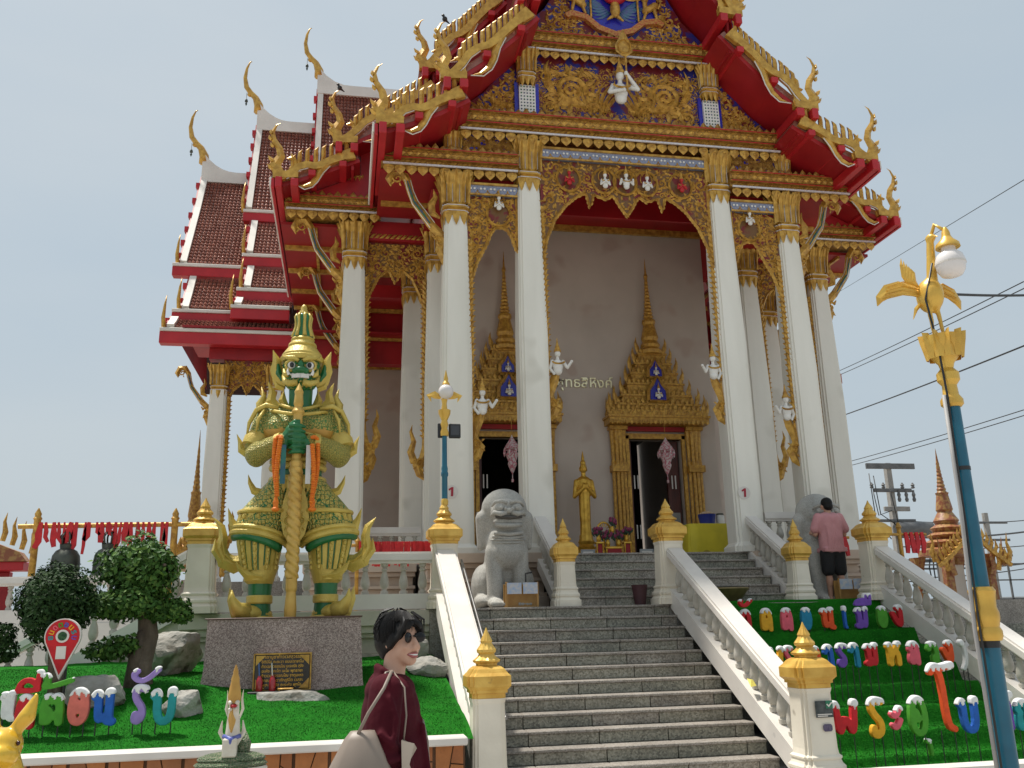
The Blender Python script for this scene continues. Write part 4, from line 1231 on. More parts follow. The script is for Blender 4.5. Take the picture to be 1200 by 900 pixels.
# wall of the rear gable above the front roof
mb = MB(); fr = FXZ(AX, 16.95, 0)
mb.prism([(-6.3, 10.0), (6.3, 10.0), (5.0, 10.6), (5.0, 11.1), (3.4, 12.2), (3.4, 12.7), (2.0, 14.5), (2.0, 15.2), (0, 18.9), (-2.0, 15.2), (-2.0, 14.5), (-3.4, 12.7), (-3.4, 12.2), (-5.0, 11.1), (-5.0, 10.6)], fr, 0, .08)
mb.build('rear_gable_wall', RED, tp)

# ---- pediment
YP = 15.02
ped = [(-3.45, 10.95), (3.45, 10.95), (3.2, 11.15), (2.72, 11.55), (2.38, 11.98), (2.07, 12.45), (1.96, 13.05), (1.45, 13.6), (1.18, 14.1), (.6, 15.3), (0, 16.6), (-.6, 15.3), (-1.18, 14.1), (-1.45, 13.6), (-1.96, 13.05), (-2.07, 12.45), (-2.38, 11.98), (-2.72, 11.55), (-3.2, 11.15)]
pd = MB().prism(ped, FXZ(AX, YP, 0), -.1, 0).build('pediment_panel', mat('pediment_ground', (.02, .022, .19), (.13, .008, .012), rough=.45, scale=3.2, lo=.47, hi=.53), tp)
cornice(AX - 2.0, AX + 2.0, YP - .02, 12.53, 12.92, hang=.16, hstep=.2, yback=.03)
# lower register : two great scrolls either side of the deity
reg = [(-1.72, 11.06), (1.72, 11.06), (1.72, 12.34), (-1.72, 12.34)]
fr = FXZ(AX, YP, 0)
c = MB()
for s in (-1, 1):
    f2 = (V3(AX, YP, 0), V3(s, 0, 0), V3(0, 0, 1), V3(0, -1, 0))
    c.scroll(.98, 11.76, .34, 3.4, -1, f2, 2.0, .12, .55, 9, .02)
    c.scroll(.52, 11.33, .20, .4, 1, f2, 1.5, .08, .55, 7, .02)
    c.scroll(1.42, 11.35, .21, 1.4, 1, f2, 1.6, .08, .55, 7, .02)
    c.scroll(1.50, 12.02, .15, -1.4, -1, f2, 1.4, .06, .55, 6, .02)
    for k in range(14):                               # long flame plumes sweeping up and out
        a = 2.3 - k * .16
        c.leaf(.30 + .05 * k, 11.30 + .012 * k, a - .55, .85 - .018 * k, .085, f2, .95 if k < 7 else .7, .55, .0)
    for k in range(9):
        c.leaf(1.22 + .03 * k, 11.60 + .05 * k, .2 + k * .12, .42, .075, f2, .9, .55, .03)
    for k in range(9):
        c.leaf(.40 + .12 * k, 12.06 + .02 * math.sin(k), 1.15 - .05 * k, .30, .07, f2, -.8, .55, .01)
carve(reg, fr, 71, .045, .09, holes=((0, 11.7, .34),), mirror=0, n=1300, base=-.005, mb=c)
c.build('scroll_relief', GOLDC, pd, kind='stuff')
for s in (-1, 1):
    tri = [(2.08, 11.06), (3.15, 11.06), (2.72, 11.42), (2.36, 11.86), (2.10, 12.2)]
    f2 = (V3(AX, YP, 0), V3(s, 0, 0), V3(0, 0, 1), V3(0, -1, 0))
    c = carve(tri, f2, 73, .06, .14, n=700)
    for k in range(6): c.leaf(2.2 + .12 * k, 11.08, 1.7 - .05 * k, .34, .09, f2, -.8, .5, .0)
    c.build('corner_relief', GOLDC, pd, kind='stuff')
    # small white mosaic pillar
    X = AX + s * 1.88
    pil = MB().box(X - .16, X + .16, YP - .13, YP, 11.06, 11.72).build('pillar', WHITEF, pd)
    g = MB()
    for i in range(9):
        for j in range(5): g.ell((X - .12 + .06 * j, YP - .135, 11.12 + .07 * i), (.018, .012, .018), 5, 3)
    g.build('mosaic_dot', GREENG, pil, kind='stuff')
    MB().box(X - .24, X - .162, YP - .07, YP, 11.02, 11.8).build('blue_jamb', BLUE, pil); MB().box(X + .162, X + .24, YP - .07, YP, 11.02, 11.8).build('blue_jamb', BLUE, pil)
    link_mesh(CAPM, 'capital', T((X, YP - .05, 11.66)) @ SC(.72, .62, .8), pil)
# upper tympanum with the winged emblem
up = [(-1.75, 12.98), (1.75, 12.98), (1.42, 13.5), (1.1, 14.0), (.8, 14.7), (-.8, 14.7), (-1.1, 14.0), (-1.42, 13.5)]
c = carve(up, fr, 81, .06, .14, holes=((0, 13.7, .82),), mirror=0, n=1100)
c.build('tympanum_relief', GOLDC, pd, kind='stuff')
sh = MB()
arc = [(-1.02, 13.42), (-.9, 13.50), (-.6, 13.44), (-.35, 13.22), (0, 13.10), (.35, 13.22), (.6, 13.44), (.9, 13.50), (1.02, 13.42)]
sh.band([(x, z) for x, z in arc], [.11, .13, .12, .12, .13, .12, .12, .13, .11], .10, fr)
sh.build('curved_base_moulding', mat('orange_red_gilt', (.42, .10, .03), (.5, .25, .05), rough=.4, scale=25, lo=.45, hi=.55), pd)
MB().prism([(-.92, 13.52), (-.6, 13.50), (-.35, 13.30), (0, 13.18), (.35, 13.30), (.6, 13.50), (.92, 13.52), (.92, 14.7), (-.92, 14.7)], fr, .0, .03).build('emblem_ground', BLUE, pd)
em = MB()                                             # red bird-man torso, wings of gold feathers, tail
em.ell((AX, YP - .12, 13.98), (.26, .12, .2), 12, 8); em.ell((AX, YP - .12, 14.3), (.2, .14, .22), 12, 8)
eo = em.build('emblem_body', REDB, pd, smooth=True)
w_ = MB(); bl = MB()
for s in (-1, 1):
    f2 = (V3(AX, YP - .04, 0), V3(s, 0, 0), V3(0, 0, 1), V3(0, -1, 0))
    for k in range(10):
        w_.leaf(.16 + .02 * k, 14.0 + .012 * k, -.35 + k * .14, .52, .07, f2, .7, .5, .02)
    for k in range(7):
        bl.leaf(.10 + .03 * k, 13.62 + .03 * k, -.9 + k * .20, .36, .07, f2, .6, .5, .0)
        bl.scroll(.50 + .04 * (k % 3), 13.55 + .11 * (k // 3 + k % 2), .06, k, 1, f2, 1.2, .03, .5, 3, .0)
    # guardian lion holding a tall parasol
    l = MB()
    l.cap((AX + s * .66, YP - .08, 13.72), (AX + s * .86, YP - .08, 13.86), .07, .08); l.ell((AX + s * .66, YP - .1, 14.0), (.08, .08, .09)); l.cap((AX + s * .66, YP - .08, 13.76), (AX + s * .66, YP - .08, 13.95), .05, .05)
    l.cap((AX + s * .68, YP - .08, 13.7), (AX + s * .62, YP - .08, 13.54), .035, .03); l.cap((AX + s * .84, YP - .08, 13.82), (AX + s * .9, YP - .08, 13.55), .045, .03)
    l.tube([(AX + s * .94, YP - .08, 13.8), (AX + s * 1.0, YP - .08, 13.95), (AX + s * .94, YP - .08, 14.1)], .02)
    l.tube([(AX + s * .5, YP - .08, 13.45), (AX + s * .5, YP - .08, 14.6)], .022)
    l.build('guardian_beast', GOLDC, pd, smooth=True)
w_.build('emblem_wing', GOLDC, eo, kind='stuff'); bl.build('emblem_tail', mat('turquoise_mosaic', (.05, .16, .25), (.08, .10, .3), rough=.3, scale=20), eo, kind='stuff')
g = MB(); g.ell((AX, YP - .12, 13.66), (.11, .08, .2), 10, 7); g.cap((AX - .06, YP - .1, 13.5), (AX - .16, YP - .1, 13.42), .04, .02); g.cap((AX + .06, YP - .1, 13.5), (AX + .16, YP - .1, 13.42), .04, .02); g.build('emblem_legs', GOLDC, eo, smooth=True)
# deity with parasol in the middle
dty = figure(FXZ(AX - .04, YP - .16, 11.36), 1.0, 'staff', parent=pd, halo=False)
u = MB(); u.tube([(AX + .07, YP - .36, 11.62), (AX + .07, YP - .36, 12.45)], .02, 6); u.build('parasol_pole', GOLDC, dty)
u = MB(); u.sweep([(0, 0), (0, .1), (0, .24), (0, .4), (0, .62)], [.10, .34, .36, .2, .01], .08, FXZ(AX + .05, YP - .36, 12.40)); u.ridge([(.13 * math.cos(t), .2 + .15 * math.sin(t)) for t in [2 * pi * k / 16 for k in range(17)]], [.03] * 17, [.03] * 17, FXZ(AX + .05, YP - .39, 12.40)); u.build('leaf_fan', GOLDC, dty)

# ---- transept : three stepped roofs, ridge along X
def tiles(mb, x0, x1, prof, wx=.105, ly=.15):
    """prof : list of (y,z) from ridge to eave"""
    seg = [0]
    for i in range(len(prof) - 1): seg.append(seg[-1] + math.hypot(prof[i + 1][0] - prof[i][0], prof[i + 1][1] - prof[i][1]))
    def at(d):
        d = min(d, seg[-1] - 1e-6)
        for i in range(len(prof) - 1):
            if d <= seg[i + 1]:
                t = (d - seg[i]) / (seg[i + 1] - seg[i]); p, q = prof[i], prof[i + 1]
                l = seg[i + 1] - seg[i]; ty, tz = (q[0] - p[0]) / l, (q[1] - p[1]) / l
                return (p[0] + (q[0] - p[0]) * t, p[1] + (q[1] - p[1]) * t, tz, -ty)   # normal (ny,nz) facing -Y
    nr = int(seg[-1] / ly); nc = int((x1 - x0) / wx); w = (x1 - x0) / nc
    for r in range(nr):
        for c_ in range(nc):
            d0 = r * ly; d1 = d0 + ly * 1.12
            xx = x0 + c_ * w + (w / 2 if 0 else 0)
            y, z, ny, nz = at(d0); y2, z2, ny2, nz2 = at(d1)
            q = lambda yy, zz, a, b, h: (yy + a * h, zz + b * h)
            A = q(y, z, ny, nz, .005); Am = q(y, z, ny, nz, .03); Bq = q(y2, z2, ny2, nz2, .03); Bm = q(y2, z2, ny2, nz2, .075); Bl = q(y2, z2, ny2, nz2, .0)
            g = w * .06
            mb.add([(xx + g, *A), (xx + w / 2, *Am), (xx + w - g, *A), (xx + g, *Bq), (xx + w / 2, *Bm), (xx + w - g, *Bq), (xx + g, *Bl), (xx + w - g, *Bl)],
                   [(0, 3, 4, 1), (1, 4, 5, 2), (3, 6, 7, 5, 4)])
def slope(x0, x1, prof, name='roof_slope', left=True, s=-1):
    """tiled slope facing the camera with white verge at its outer end ; x0 is the outer end"""
    o = MB()
    X = (lambda x: x) if s < 0 else (lambda x: 2 * AX - x)
    n = len(prof)
    vs = [(X(x), y, z) for x in (x0, x1) for y, z in prof] + [(X(x), y + .12, z - .12) for x in (x0, x1) for y, z in prof]
    fs = []
    for i in range(n - 1):
        fs += [(i, i + 1, n + i + 1, n + i), (2 * n + i, 2 * n + i + 1, 3 * n + i + 1, 3 * n + i), (i, i + 1, 2 * n + i + 1, 2 * n + i), (n + i, n + i + 1, 3 * n + i + 1, 3 * n + i)]
    fs += [(0, n, 3 * n, 2 * n), (n - 1, 2 * n - 1, 4 * n - 1, 3 * n - 1)]
    o.add(vs, fs)
    r = o.build(name, TILED, tp)
    if s < 0:
        t = MB(); tiles(t, x0 + .15, x1, prof[0:1] + prof[1:]); t.build('tile_course', TILE, r, kind='stuff')
    # verge band of white plaster
    v = MB()
    vs = []; w = .15
    for i, (y, z) in enumerate(prof):
        y0, z0 = prof[max(0, i - 1)]; y1, z1 = prof[min(n - 1, i + 1)]
        l = math.hypot(y1 - y0, z1 - z0); ny, nz = (z1 - z0) / l, -(y1 - y0) / l
        for (xx, h) in ((x0 - .02, -.05), (x0 - .02, .10), (x0 + w, .10), (x0 + w, -.05)):
            vs.append((X(xx), y + ny * h, z + nz * h))
    fs = [(4 * i + k, 4 * i + (k + 1) % 4, 4 * i + 4 + (k + 1) % 4, 4 * i + 4 + k) for i in range(n - 1) for k in range(4)]
    v.add(vs, fs + [(0, 1, 2, 3), (4 * n - 4, 4 * n - 3, 4 * n - 2, 4 * n - 1)])
    v.build('white_verge', WHITE, r)
    # red serrated bargeboard on the outer edge
    b = MB()
    for i in range(n - 1):
        (y0, z0), (y1, z1) = prof[i], prof[i + 1]
        k = max(1, int(math.hypot(y1 - y0, z1 - z0) / .55))
        for j in range(k):
            t = (j + .5) / k; y, z = y0 + (y1 - y0) * t, z0 + (z1 - z0) * t
            b.box(min(X(x0 - .14), X(x0 - .03)), max(X(x0 - .14), X(x0 - .03)), y - .1, y + .1, z - .08, z + .08)
    b.build('barge_block', REDB, r, kind='stuff')
    bb = MB()
    vs = []
    for (y, z) in prof:
        for (xx, d) in ((x0 - .07, -.16), (x0 - .07, .10), (x0 - .021, .10), (x0 - .021, -.16)): vs.append((X(xx), y, z + d))
    bb.add(vs, fs + [(0, 1, 2, 3), (4 * n - 4, 4 * n - 3, 4 * n - 2, 4 * n - 1)]); bb.build('red_bargeboard', RED, r)
    # little horn at the foot of the verge
    y, z = prof[-1]
    h = MB(); h.tube([(X(x0 - .08), y - .02, z - .1), (X(x0 - .12), y - .02, z + .25), (X(x0 - .10), y - .02, z + .6), (X(x0 - .07), y - .02, z + .85)], [.06, .05, .03, .004], 6, upv=(0, 1, 0)); h.build('corner_horn', GOLD, r, smooth=True)
    return r
def eave(x0, x1, y, z, s=-1, h=.26):
    X = (lambda x: x) if s < 0 else (lambda x: 2 * AX - x)
    a, b = sorted((X(x0), X(x1)))
    MB().cbox(a, b, y - .02, y + .25, z - h, z - .0, .01).build('eave_board', REDB, tp)
    MB().cbox(a, b, y - .06, y + .05, z + .001, z + .09, .01).build('eave_gutter', WHITE, tp)
def chofa(x, y, z, s=-1):
    mb = MB(); k = s
    P = [(x, y, z - .05), (x + k * .02, y, z + .2), (x + k * .12, y, z + .45), (x + k * .28, y, z + .62), (x + k * .42, y, z + .82), (x + k * .48, y, z + 1.15), (x + k * .44, y, z + 1.5), (x + k * .36, y, z + 1.72), (x + k * .30, y, z + 1.76)]
    mb.tube(P, [.16, .14, .10, .085, .08, .06, .04, .02, .012], 8, upv=(0, 1, 0)); mb.ell((x + k * .30, y, z + .56), (.09, .06, .08), 8, 6)
    o = mb.build('ridge_finial', GOLD, tp, smooth=True)
    b = MB(); b.tube([(x + k * .40, y - .02, z + .60), (x + k * .40, y - .02, z + .38)], .006, 4); b.lathe([(.05, 0), (.045, .05), (.03, .09), (.005, .11)], n=8, c=(x + k * .40, y - .02, z + .28)); b.sweep([(0, 0), (0, -.06), (0, -.14)], [.01, .07, .005], .01, FXZ(x + k * .40, y - .02, z + .27)); b.build('wind_bell', DARKB, o)
    return o
DARKB = mat('dark_bronze', (.05, .055, .05), (.09, .10, .08), rough=.5, metal=.6, scale=6)
def ridge_cap(x0, x1, y, z, s=-1):
    """white ridge sweeping up towards its outer end x0"""
    X = (lambda x: x) if s < 0 else (lambda x: 2 * AX - x)
    n = 10; vs = []; L = x1 - x0
    for i in range(n + 1):
        t = i / n; x = x0 + L * t
        up_ = .62 * max(0, 1 - t * L / 1.0) ** 2.2
        for (dy, dz) in ((-.16, -.22), (-.12, .16 + up_), (.12, .16 + up_), (.16, -.22)): vs.append((X(x), y + dy, z + dz))
    fs = [(4 * i + k, 4 * i + (k + 1) % 4, 4 * i + 4 + (k + 1) % 4, 4 * i + 4 + k) for i in range(n) for k in range(4)]
    MB().add(vs, fs + [(0, 1, 2, 3), (4 * n, 4 * n + 1, 4 * n + 2, 4 * n + 3)]).build('ridge_cap', WHITE, tp)
for s in (-1,):
    # outer
    slope(-4.55, -2.5, [(26, 15.0), (25.2, 13.6), (24.4, 12.35), (23.7, 11.28)], s=s); ridge_cap(-4.58, -2.6, 26, 15.08, s); chofa(-4.55 if s < 0 else 2 * AX + 4.55, 26, 15.6, s)
    eave(-4.75, -2.6, 23.62, 11.16, s)
    slope(-4.25, -2.6, [(23.62, 10.82), (23.2, 10.18), (22.8, 9.66)], s=s)
    eave(-4.5, -2.6, 22.75, 9.55, s, .30)
    slope(-4.45, -1.2, [(22.68, 9.32), (22.4, 9.10), (22.15, 8.93)], s=s)
    eave(-4.62, -1.4, 22.1, 8.82, s, .30)
    # middle
    slope(-3.02, -1.1, [(26, 16.9), (25.5, 15.7), (24.9, 14.4), (24.4, 13.32)], s=s); ridge_cap(-3.05, -1.2, 26, 16.98, s); chofa(-3.02 if s < 0 else 2 * AX + 3.02, 26, 17.5, s)
    eave(-3.1, -1.3, 24.35, 13.2, s)
    slope(-2.82, -1.3, [(24.3, 12.86), (23.9, 12.2), (23.5, 11.58)], s=s); eave(-2.95, -1.3, 23.45, 11.46, s)
    slope(-2.75, -1.3, [(23.4, 11.1), (23.1, 10.7), (22.8, 10.30)], s=s); eave(-2.95, -1.4, 22.75, 10.2, s)
    slope(-2.9, -1.5, [(22.7, 9.92), (22.5, 9.75), (22.3, 9.62)], s=s); eave(-3.0, -1.55, 22.25, 9.54, s, .28)
    # inner
    slope(-1.2, 1.4, [(26, 18.36), (25.6, 16.9), (25.1, 15.2), (24.7, 13.6)], s=s); ridge_cap(-1.25, 1.5, 26, 18.44, s); chofa(-1.2 if s < 0 else 2 * AX + 1.2, 26, 18.95, s)
    X = (lambda x: x) if s < 0 else (lambda x: 2 * AX - x)
    # gable wall and back slope keep the roof closed
    a, b = sorted((X(-4.4), X(1.5)))
    g = MB()
    for (xo, zr, ze) in ((-4.4, 14.8, 9.0), (-2.9, 16.7, 10.0), (-1.1, 18.1, 11.5)):
        g.add([(X(xo), 26, zr), (X(xo), 23.6, ze), (X(xo), 28.4, ze)], [(0, 1, 2)])
    g.build('end_gable', REDD, tp)
    g = MB()
    for (xo, xi, zr, ze) in ((-4.55, -2.5, 15.0, 9.0), (-3.0, -1.1, 16.9, 10), (-1.2, 1.5, 18.3, 11)):
        g.add([(X(xo), 26.02, zr), (X(xi), 26.02, zr), (X(xi), 29, ze), (X(xo), 29, ze)], [(0, 1, 2, 3)])
    g.build('back_slope', TILED, tp)
# small pink finial of the far right gable seen past the outer column
mb = MB(); mb.sweep([(0, -.1), (.06, .15), (-.04, .4), (.06, .7), (.03, 1.0)], [.2, .22, .16, .1, .01], .1, FXZ(14.35, 24, 8.8)); mb.box(14.2, 14.6, 23.8, 24.3, 8.45, 8.75)
mb.build('eave_finial', mat('pink_gilt', (.5, .13, .10), (.4, .1, .08), rough=.5), tp)
# ------------------------------------------------------------------ giant guardian statue on its plinth
def scale_mat(name, gold, green, sc_, edge=.12, rough=.45):
    m = bpy.data.materials.new(name); m.use_nodes = True
    n, l = m.node_tree.nodes, m.node_tree.links
    b = n['Principled BSDF']; b.inputs['Roughness'].default_value = rough; b.inputs['Metallic'].default_value = .15
    t = n.new('ShaderNodeTexCoord')
    v = n.new('ShaderNodeTexVoronoi'); v.feature = 'DISTANCE_TO_EDGE'; v.inputs['Scale'].default_value = sc_; v.inputs['Randomness'].default_value = .55
    l.new(t.outputs['Object'], v.inputs['Vector'])
    v2 = n.new('ShaderNodeTexVoronoi'); v2.inputs['Scale'].default_value = sc_ * 2.7; l.new(t.outputs['Object'], v2.inputs['Vector'])
    r = n.new('ShaderNodeValToRGB'); r.color_ramp.elements[0].position = edge * .6; r.color_ramp.elements[1].position = edge
    r.color_ramp.elements[0].color = (*green, 1); r.color_ramp.elements[1].color = (*gold, 1)
    l.new(v.outputs['Distance'], r.inputs[0])
    r2 = n.new('ShaderNodeValToRGB'); r2.color_ramp.elements[0].position = .2; r2.color_ramp.elements[1].position = .65
    r2.color_ramp.elements[0].color = (1.1, 1.1, 1.05, 1); r2.color_ramp.elements[1].color = (.66, .68, .6, 1)
    l.new(v2.outputs['Distance'], r2.inputs[0])
    mx = n.new('ShaderNodeMixRGB'); mx.blend_type = 'MULTIPLY'; mx.inputs[0].default_value = 1
    l.new(r.outputs[0], mx.inputs[1]); l.new(r2.outputs[0], mx.inputs[2]); l.new(mx.outputs[0], b.inputs['Base Color'])
    ad = n.new('ShaderNodeMath'); ad.operation = 'SUBTRACT'; l.new(v.outputs['Distance'], ad.inputs[0]); 
    ml = n.new('ShaderNodeMath'); ml.operation = 'MULTIPLY'; ml.inputs[1].default_value = .3; l.new(v2.outputs['Distance'], ml.inputs[0]); l.new(ml.outputs[0], ad.inputs[1])
    bp = n.new('ShaderNodeBump'); bp.inputs['Strength'].default_value = .9; bp.inputs['Distance'].default_value = .05
    l.new(ad.outputs[0], bp.inputs['Height']); l.new(bp.outputs[0], b.inputs['Normal'])
    return m
YG = mat('statue_gold', (.60, .455, .10), (.50, .36, .07), rough=.42, metal=.2, scale=6, bump=.35, bscale=45, obj=True)
YGR = mat('statue_green', (.014, .15, .045), (.01, .11, .03), rough=.35, scale=5, obj=True)
YSC = scale_mat('statue_scale', (.58, .45, .11), (.03, .19, .06), 16, .075)
YCH = scale_mat('statue_collar', (.60, .49, .14), (.12, .29, .08), 25, .10)
YARM = scale_mat('statue_sleeve', (.60, .48, .12), (.30, .32, .08), 32, .08)
YHD = scale_mat('statue_face', (.50, .42, .12), (.03, .20, .055), 15, .26)
YK = empty('guardian_giant_statue', (-.62, 11.62, 1.757), 'green and gold giant guardian statue leaning on a twisted club', 'statue')
K = wp(YK)
def kp(x, y, z): return V3(K.x + x, K.y + y, K.z + z)
def loft(secs, n=28, cap=True):
    """secs : (cx,cy,z,rx,ry) local"""
    mb = MB(); vs = []
    for (cx, cy, z, rx, ry) in secs:
        vs += [kp(cx + rx * math.cos(2 * pi * i / n), cy + ry * math.sin(2 * pi * i / n), z) for i in range(n)]
    fs = [(k * n + i, k * n + (i + 1) % n, (k + 1) * n + (i + 1) % n, (k + 1) * n + i) for k in range(len(secs) - 1) for i in range(n)]
    if cap: fs += [tuple(range(n))[::-1], tuple(range((len(secs) - 1) * n, len(secs) * n))]
    return mb.add(vs, fs)
def lsurf(secs, ang, t, off=0.0):
    f = t * (len(secs) - 1); i = min(int(f), len(secs) - 2); f -= i
    a, b = secs[i], secs[i + 1]
    q = [a[k] + (b[k] - a[k]) * f for k in range(5)]
    return kp(q[0] + (q[3] + off) * math.cos(ang), q[1] + (q[4] + off) * math.sin(ang), q[2])
F_ = -pi / 2                                          # front direction
for s in (-1, 1):
    # boots, calves, shoes with turned-up toes
    cx = s * .46
    cf = [(cx, .0, .02, .17, .19), (cx, 0, .2, .155, .165), (cx, 0, .38, .165, .175), (cx, 0, .50, .17, .18)]
    loft(cf).build('calf', YGR, YK, smooth=40)
    b = loft([(cx, 0, .185, .172, .185), (cx, 0, .20, .182, .195), (cx, 0, .27, .182, .195), (cx, 0, .285, .172, .185)]); b.build('ankle_band', YG, YK, smooth=30)
    sh = MB()
    M = Matrix.Rotation(s * .62, 3, 'Z')
    sh.ell(kp(cx + s * .10, -.13, .07), (.16, .26, .10), 14, 9, M)
    sh.ell(kp(cx, .02, .06), (.19, .2, .09), 14, 8)
    sh.tube([kp(cx + s * .16, -.24, .08), kp(cx + s * .26, -.36, .12), kp(cx + s * .33, -.42, .24), kp(cx + s * .33, -.42, .34)], [.12, .09, .05, .005], 10)
    sh.build('shoe', YG, YK, smooth=True)
    tb = MB(); tb.lathe([(.2, .0), (.21, .02), (.2, .04)], n=20, c=tuple(kp(cx, -.02, .0))); tb.build('shoe_sole', YG, YK)
    tb = MB(); tb.sweep([(0, 0), (s * .12, .06), (s * .2, .2), (s * .22, .34)], [.26, .18, .10, .005], .06, (kp(cx + s * .18, -.1, .04), V3(1, 0, 0), V3(0, 0, 1), V3(0, -1, 0))); tb.build('toe_flame', YG, YK)
    # knee cuff
    kc = loft([(cx, 0, .42, .175, .18), (cx + s * .02, -.01, .46, .21, .215), (cx + s * .01, -.01, .54, .225, .225), (cx, 0, .60, .245, .24), (cx - s * .01, 0, .64, .24, .24)])
    kc.sweep([(-s * .05, .50), (s * .16, .52), (s * .27, .60), (s * .33, .69)], [.12, .13, .07, .005], .1, (kp(cx, -.20, 0), V3(1, 0, 0), V3(0, 0, 1), V3(0, -1, 0)))
    kc.build('knee_cuff', YG, YK, smooth=35)
    # trouser leg with raised ornamental bands
    tx = s * .485
    th = [(tx, 0, .58, .235, .24), (tx + s * .01, 0, .72, .275, .27), (tx + s * .015, 0, .90, .315, .30), (tx + s * .01, .01, 1.08, .345, .32), (tx - s * .03, .01, 1.26, .36, .33)]
    tr = loft(th).build('trouser_leg', YGR, YK, smooth=40)
    for k in range(9):
        a = F_ - .2 * s + (k - 4) * .30
        mb = MB()
        n = 7
        for j in range(n):
            p = lsurf(th, a, j / (n - 1), .0)
        wide = k % 2 == 0
        hw = .040 if wide else .034
        vs = []
        for j in range(n):
            t = j / (n - 1)
            for (da, off) in ((-hw, -.004), (-hw * .8, .018), (hw * .8, .018), (hw, -.004)):
                vs.append(lsurf(th, a + da / .31, t, off))
        mb.add(vs, [(4 * j + q, 4 * j + q + 1, 4 * j + 5 + q, 4 * j + 4 + q) for j in range(n - 1) for q in range(3)])
        if not wide:
            for j in range(9):
                c = lsurf(th, a, (j + .5) / 9, .02); mb.ell(c, (.026, .026, .03), 6, 4)
        mb.build('trouser_band', YG, tr)
    # hip flap : scaled apron over the thigh with a gold rim and upturned tips
    hp = [(tx - s * .00, 0, .98, .385, .345), (tx - s * .03, 0, 1.14, .40, .355), (tx - s * .09, .01, 1.32, .385, .35), (tx - s * .20, .02, 1.52, .30, .32), (tx - s * .30, .02, 1.70, .22, .29)]
    loft(hp, cap=False).build('hip_apron', YSC, YK, smooth=50)
    rim = MB()
    for (t0, r, o) in ((.0, .042, .015), (.10, .03, .02), (.46, .03, .012)):
        rim.tube([lsurf(hp, F_ + s * (-1.25 + 2.9 * j / 14), t0 + (.10 * math.sin(pi * j / 14) if t0 < .2 else 0) - (.0), o) + V3(0, 0, (-.10 if t0 < .2 else 0) * (1 - j / 14) + (.06 if t0 < .2 else 0) * (j / 14)) for j in range(15)], r, 8)
    rim.sweep([(s * .28, 1.02), (s * .42, 1.10), (s * .47, 1.20), (s * .52, 1.34)], [.18, .14, .08, .005], .10, (kp(tx - s * .06, -.12, 0), V3(1, 0, 0), V3(0, 0, 1), V3(0, -1, 0)))
    rim.sweep([(s * .10, 1.52), (s * .22, 1.56), (s * .28, 1.66), (s * .31, 1.76)], [.12, .10, .06, .005], .08, (kp(tx - s * .1, -.10, 0), V3(1, 0, 0), V3(0, 0, 1), V3(0, -1, 0)))
    rim.build('apron_rim', YG, YK, smooth=40)
    gl = MB(); gl.tube([lsurf(hp, F_ + s * (-.9 + 2.4 * j / 10), .02 + .09 * math.sin(pi * j / 10), -.02) + V3(0, 0, -.16 * (1 - j / 10)) for j in range(11)], .055, 8); gl.build('apron_lining', YGR, YK, smooth=True)
    # big upturned tail flame at the hip
    tl = MB()
    fr = (kp(s * .74, .05, 0), V3(s, 0, 0), V3(0, 0, 1), V3(0, -1, 0))
    tl.sweep([(-.12, .72), (.10, .66), (.24, .72), (.30, .86), (.27, 1.00), (.30, 1.12), (.42, 1.24)], [.14, .22, .22, .17, .13, .10, .006], .14, fr)
    tl.sweep([(.06, .70), (.26, .70), (.38, .84), (.38, .98)], [.10, .13, .10, .006], .12, fr)
    tl.ridge([(-.05, .70), (.10, .70), (.22, .78), (.26, .92), (.27, 1.04)], [.04] * 5, [.03] * 5, fr, .06)
    tl.build('tail_flame', YG, YK, smooth=30)
    # arm : shoulder cap, sleeve, elbow spike, forearm
    up = MB(); up.cap(kp(s * .48, .03, 2.50), kp(s * .60, -.02, 2.12), .19, .18, 16); organic('upper_arm', up, YCH, .03, YK, smooth_it=5)
    ep = MB()
    ep.tube([kp(s * .30, -.20, 2.60), kp(s * .48, -.19, 2.64), kp(s * .62, -.16, 2.58), kp(s * .72, -.10, 2.42), kp(s * .74, -.12, 2.28)], [.025, .035, .035, .03, .015], 8); ep.tube([kp(s * .50, -.20, 2.58), kp(s * .58, -.23, 2.44), kp(s * .60, -.24, 2.28)], [.02, .028, .012], 8)
    ep.sweep([(0, 0), (s * .03, .10), (-s * .02, .20), (s * .02, .32)], [.16, .12, .07, .005], .1, (kp(s * .55, -.10, 2.58), V3(1, 0, 0), V3(0, 0, 1), V3(0, -1, 0)))
    for j in range(0):
        ep.tube([kp(s * (.52 + .05 * j), -.20, 2.52), kp(s * (.60 + .06 * j), -.22, 2.36), kp(s * (.62 + .06 * j), -.20, 2.22)], [.03, .035, .02], 6)
    ep.build('epaulette', YG, YK, smooth=True)
    cf_ = MB(); cf_.tube([kp(s * .55, .0, 2.24), kp(s * .61, -.03, 2.16), kp(s * .64, -.05, 2.09)], [.185, .205, .19], 18, flat=1.0)
    cf_.sweep([(s * .16, -.05), (s * .26, .0), (s * .28, .10), (s * .33, .20)], [.12, .10, .06, .005], .08, (kp(s * .56, -.08, 2.08), V3(1, 0, 0), V3(0, 0, 1), V3(0, -1, 0)))
    cf_.build('sleeve_cuff', YG, YK, smooth=30)
    fa = MB(); fa.cap(kp(s * .62, -.04, 2.06), kp(s * .59, -.12, 2.01), .165, .165, 16); fa.cap(kp(s * .59, -.14, 2.02), kp(s * .20, -.42, 2.13), .16, .11, 16); organic('forearm', fa, YARM, .028, YK, smooth_it=6)
    wr = MB(); a = kp(s * .27, -.38, 2.10); b2 = kp(s * .20, -.42, 2.12); wr.tube([a, b2], [.135, .13], 16); wr.build('wrist_band', YG, YK, smooth=40)
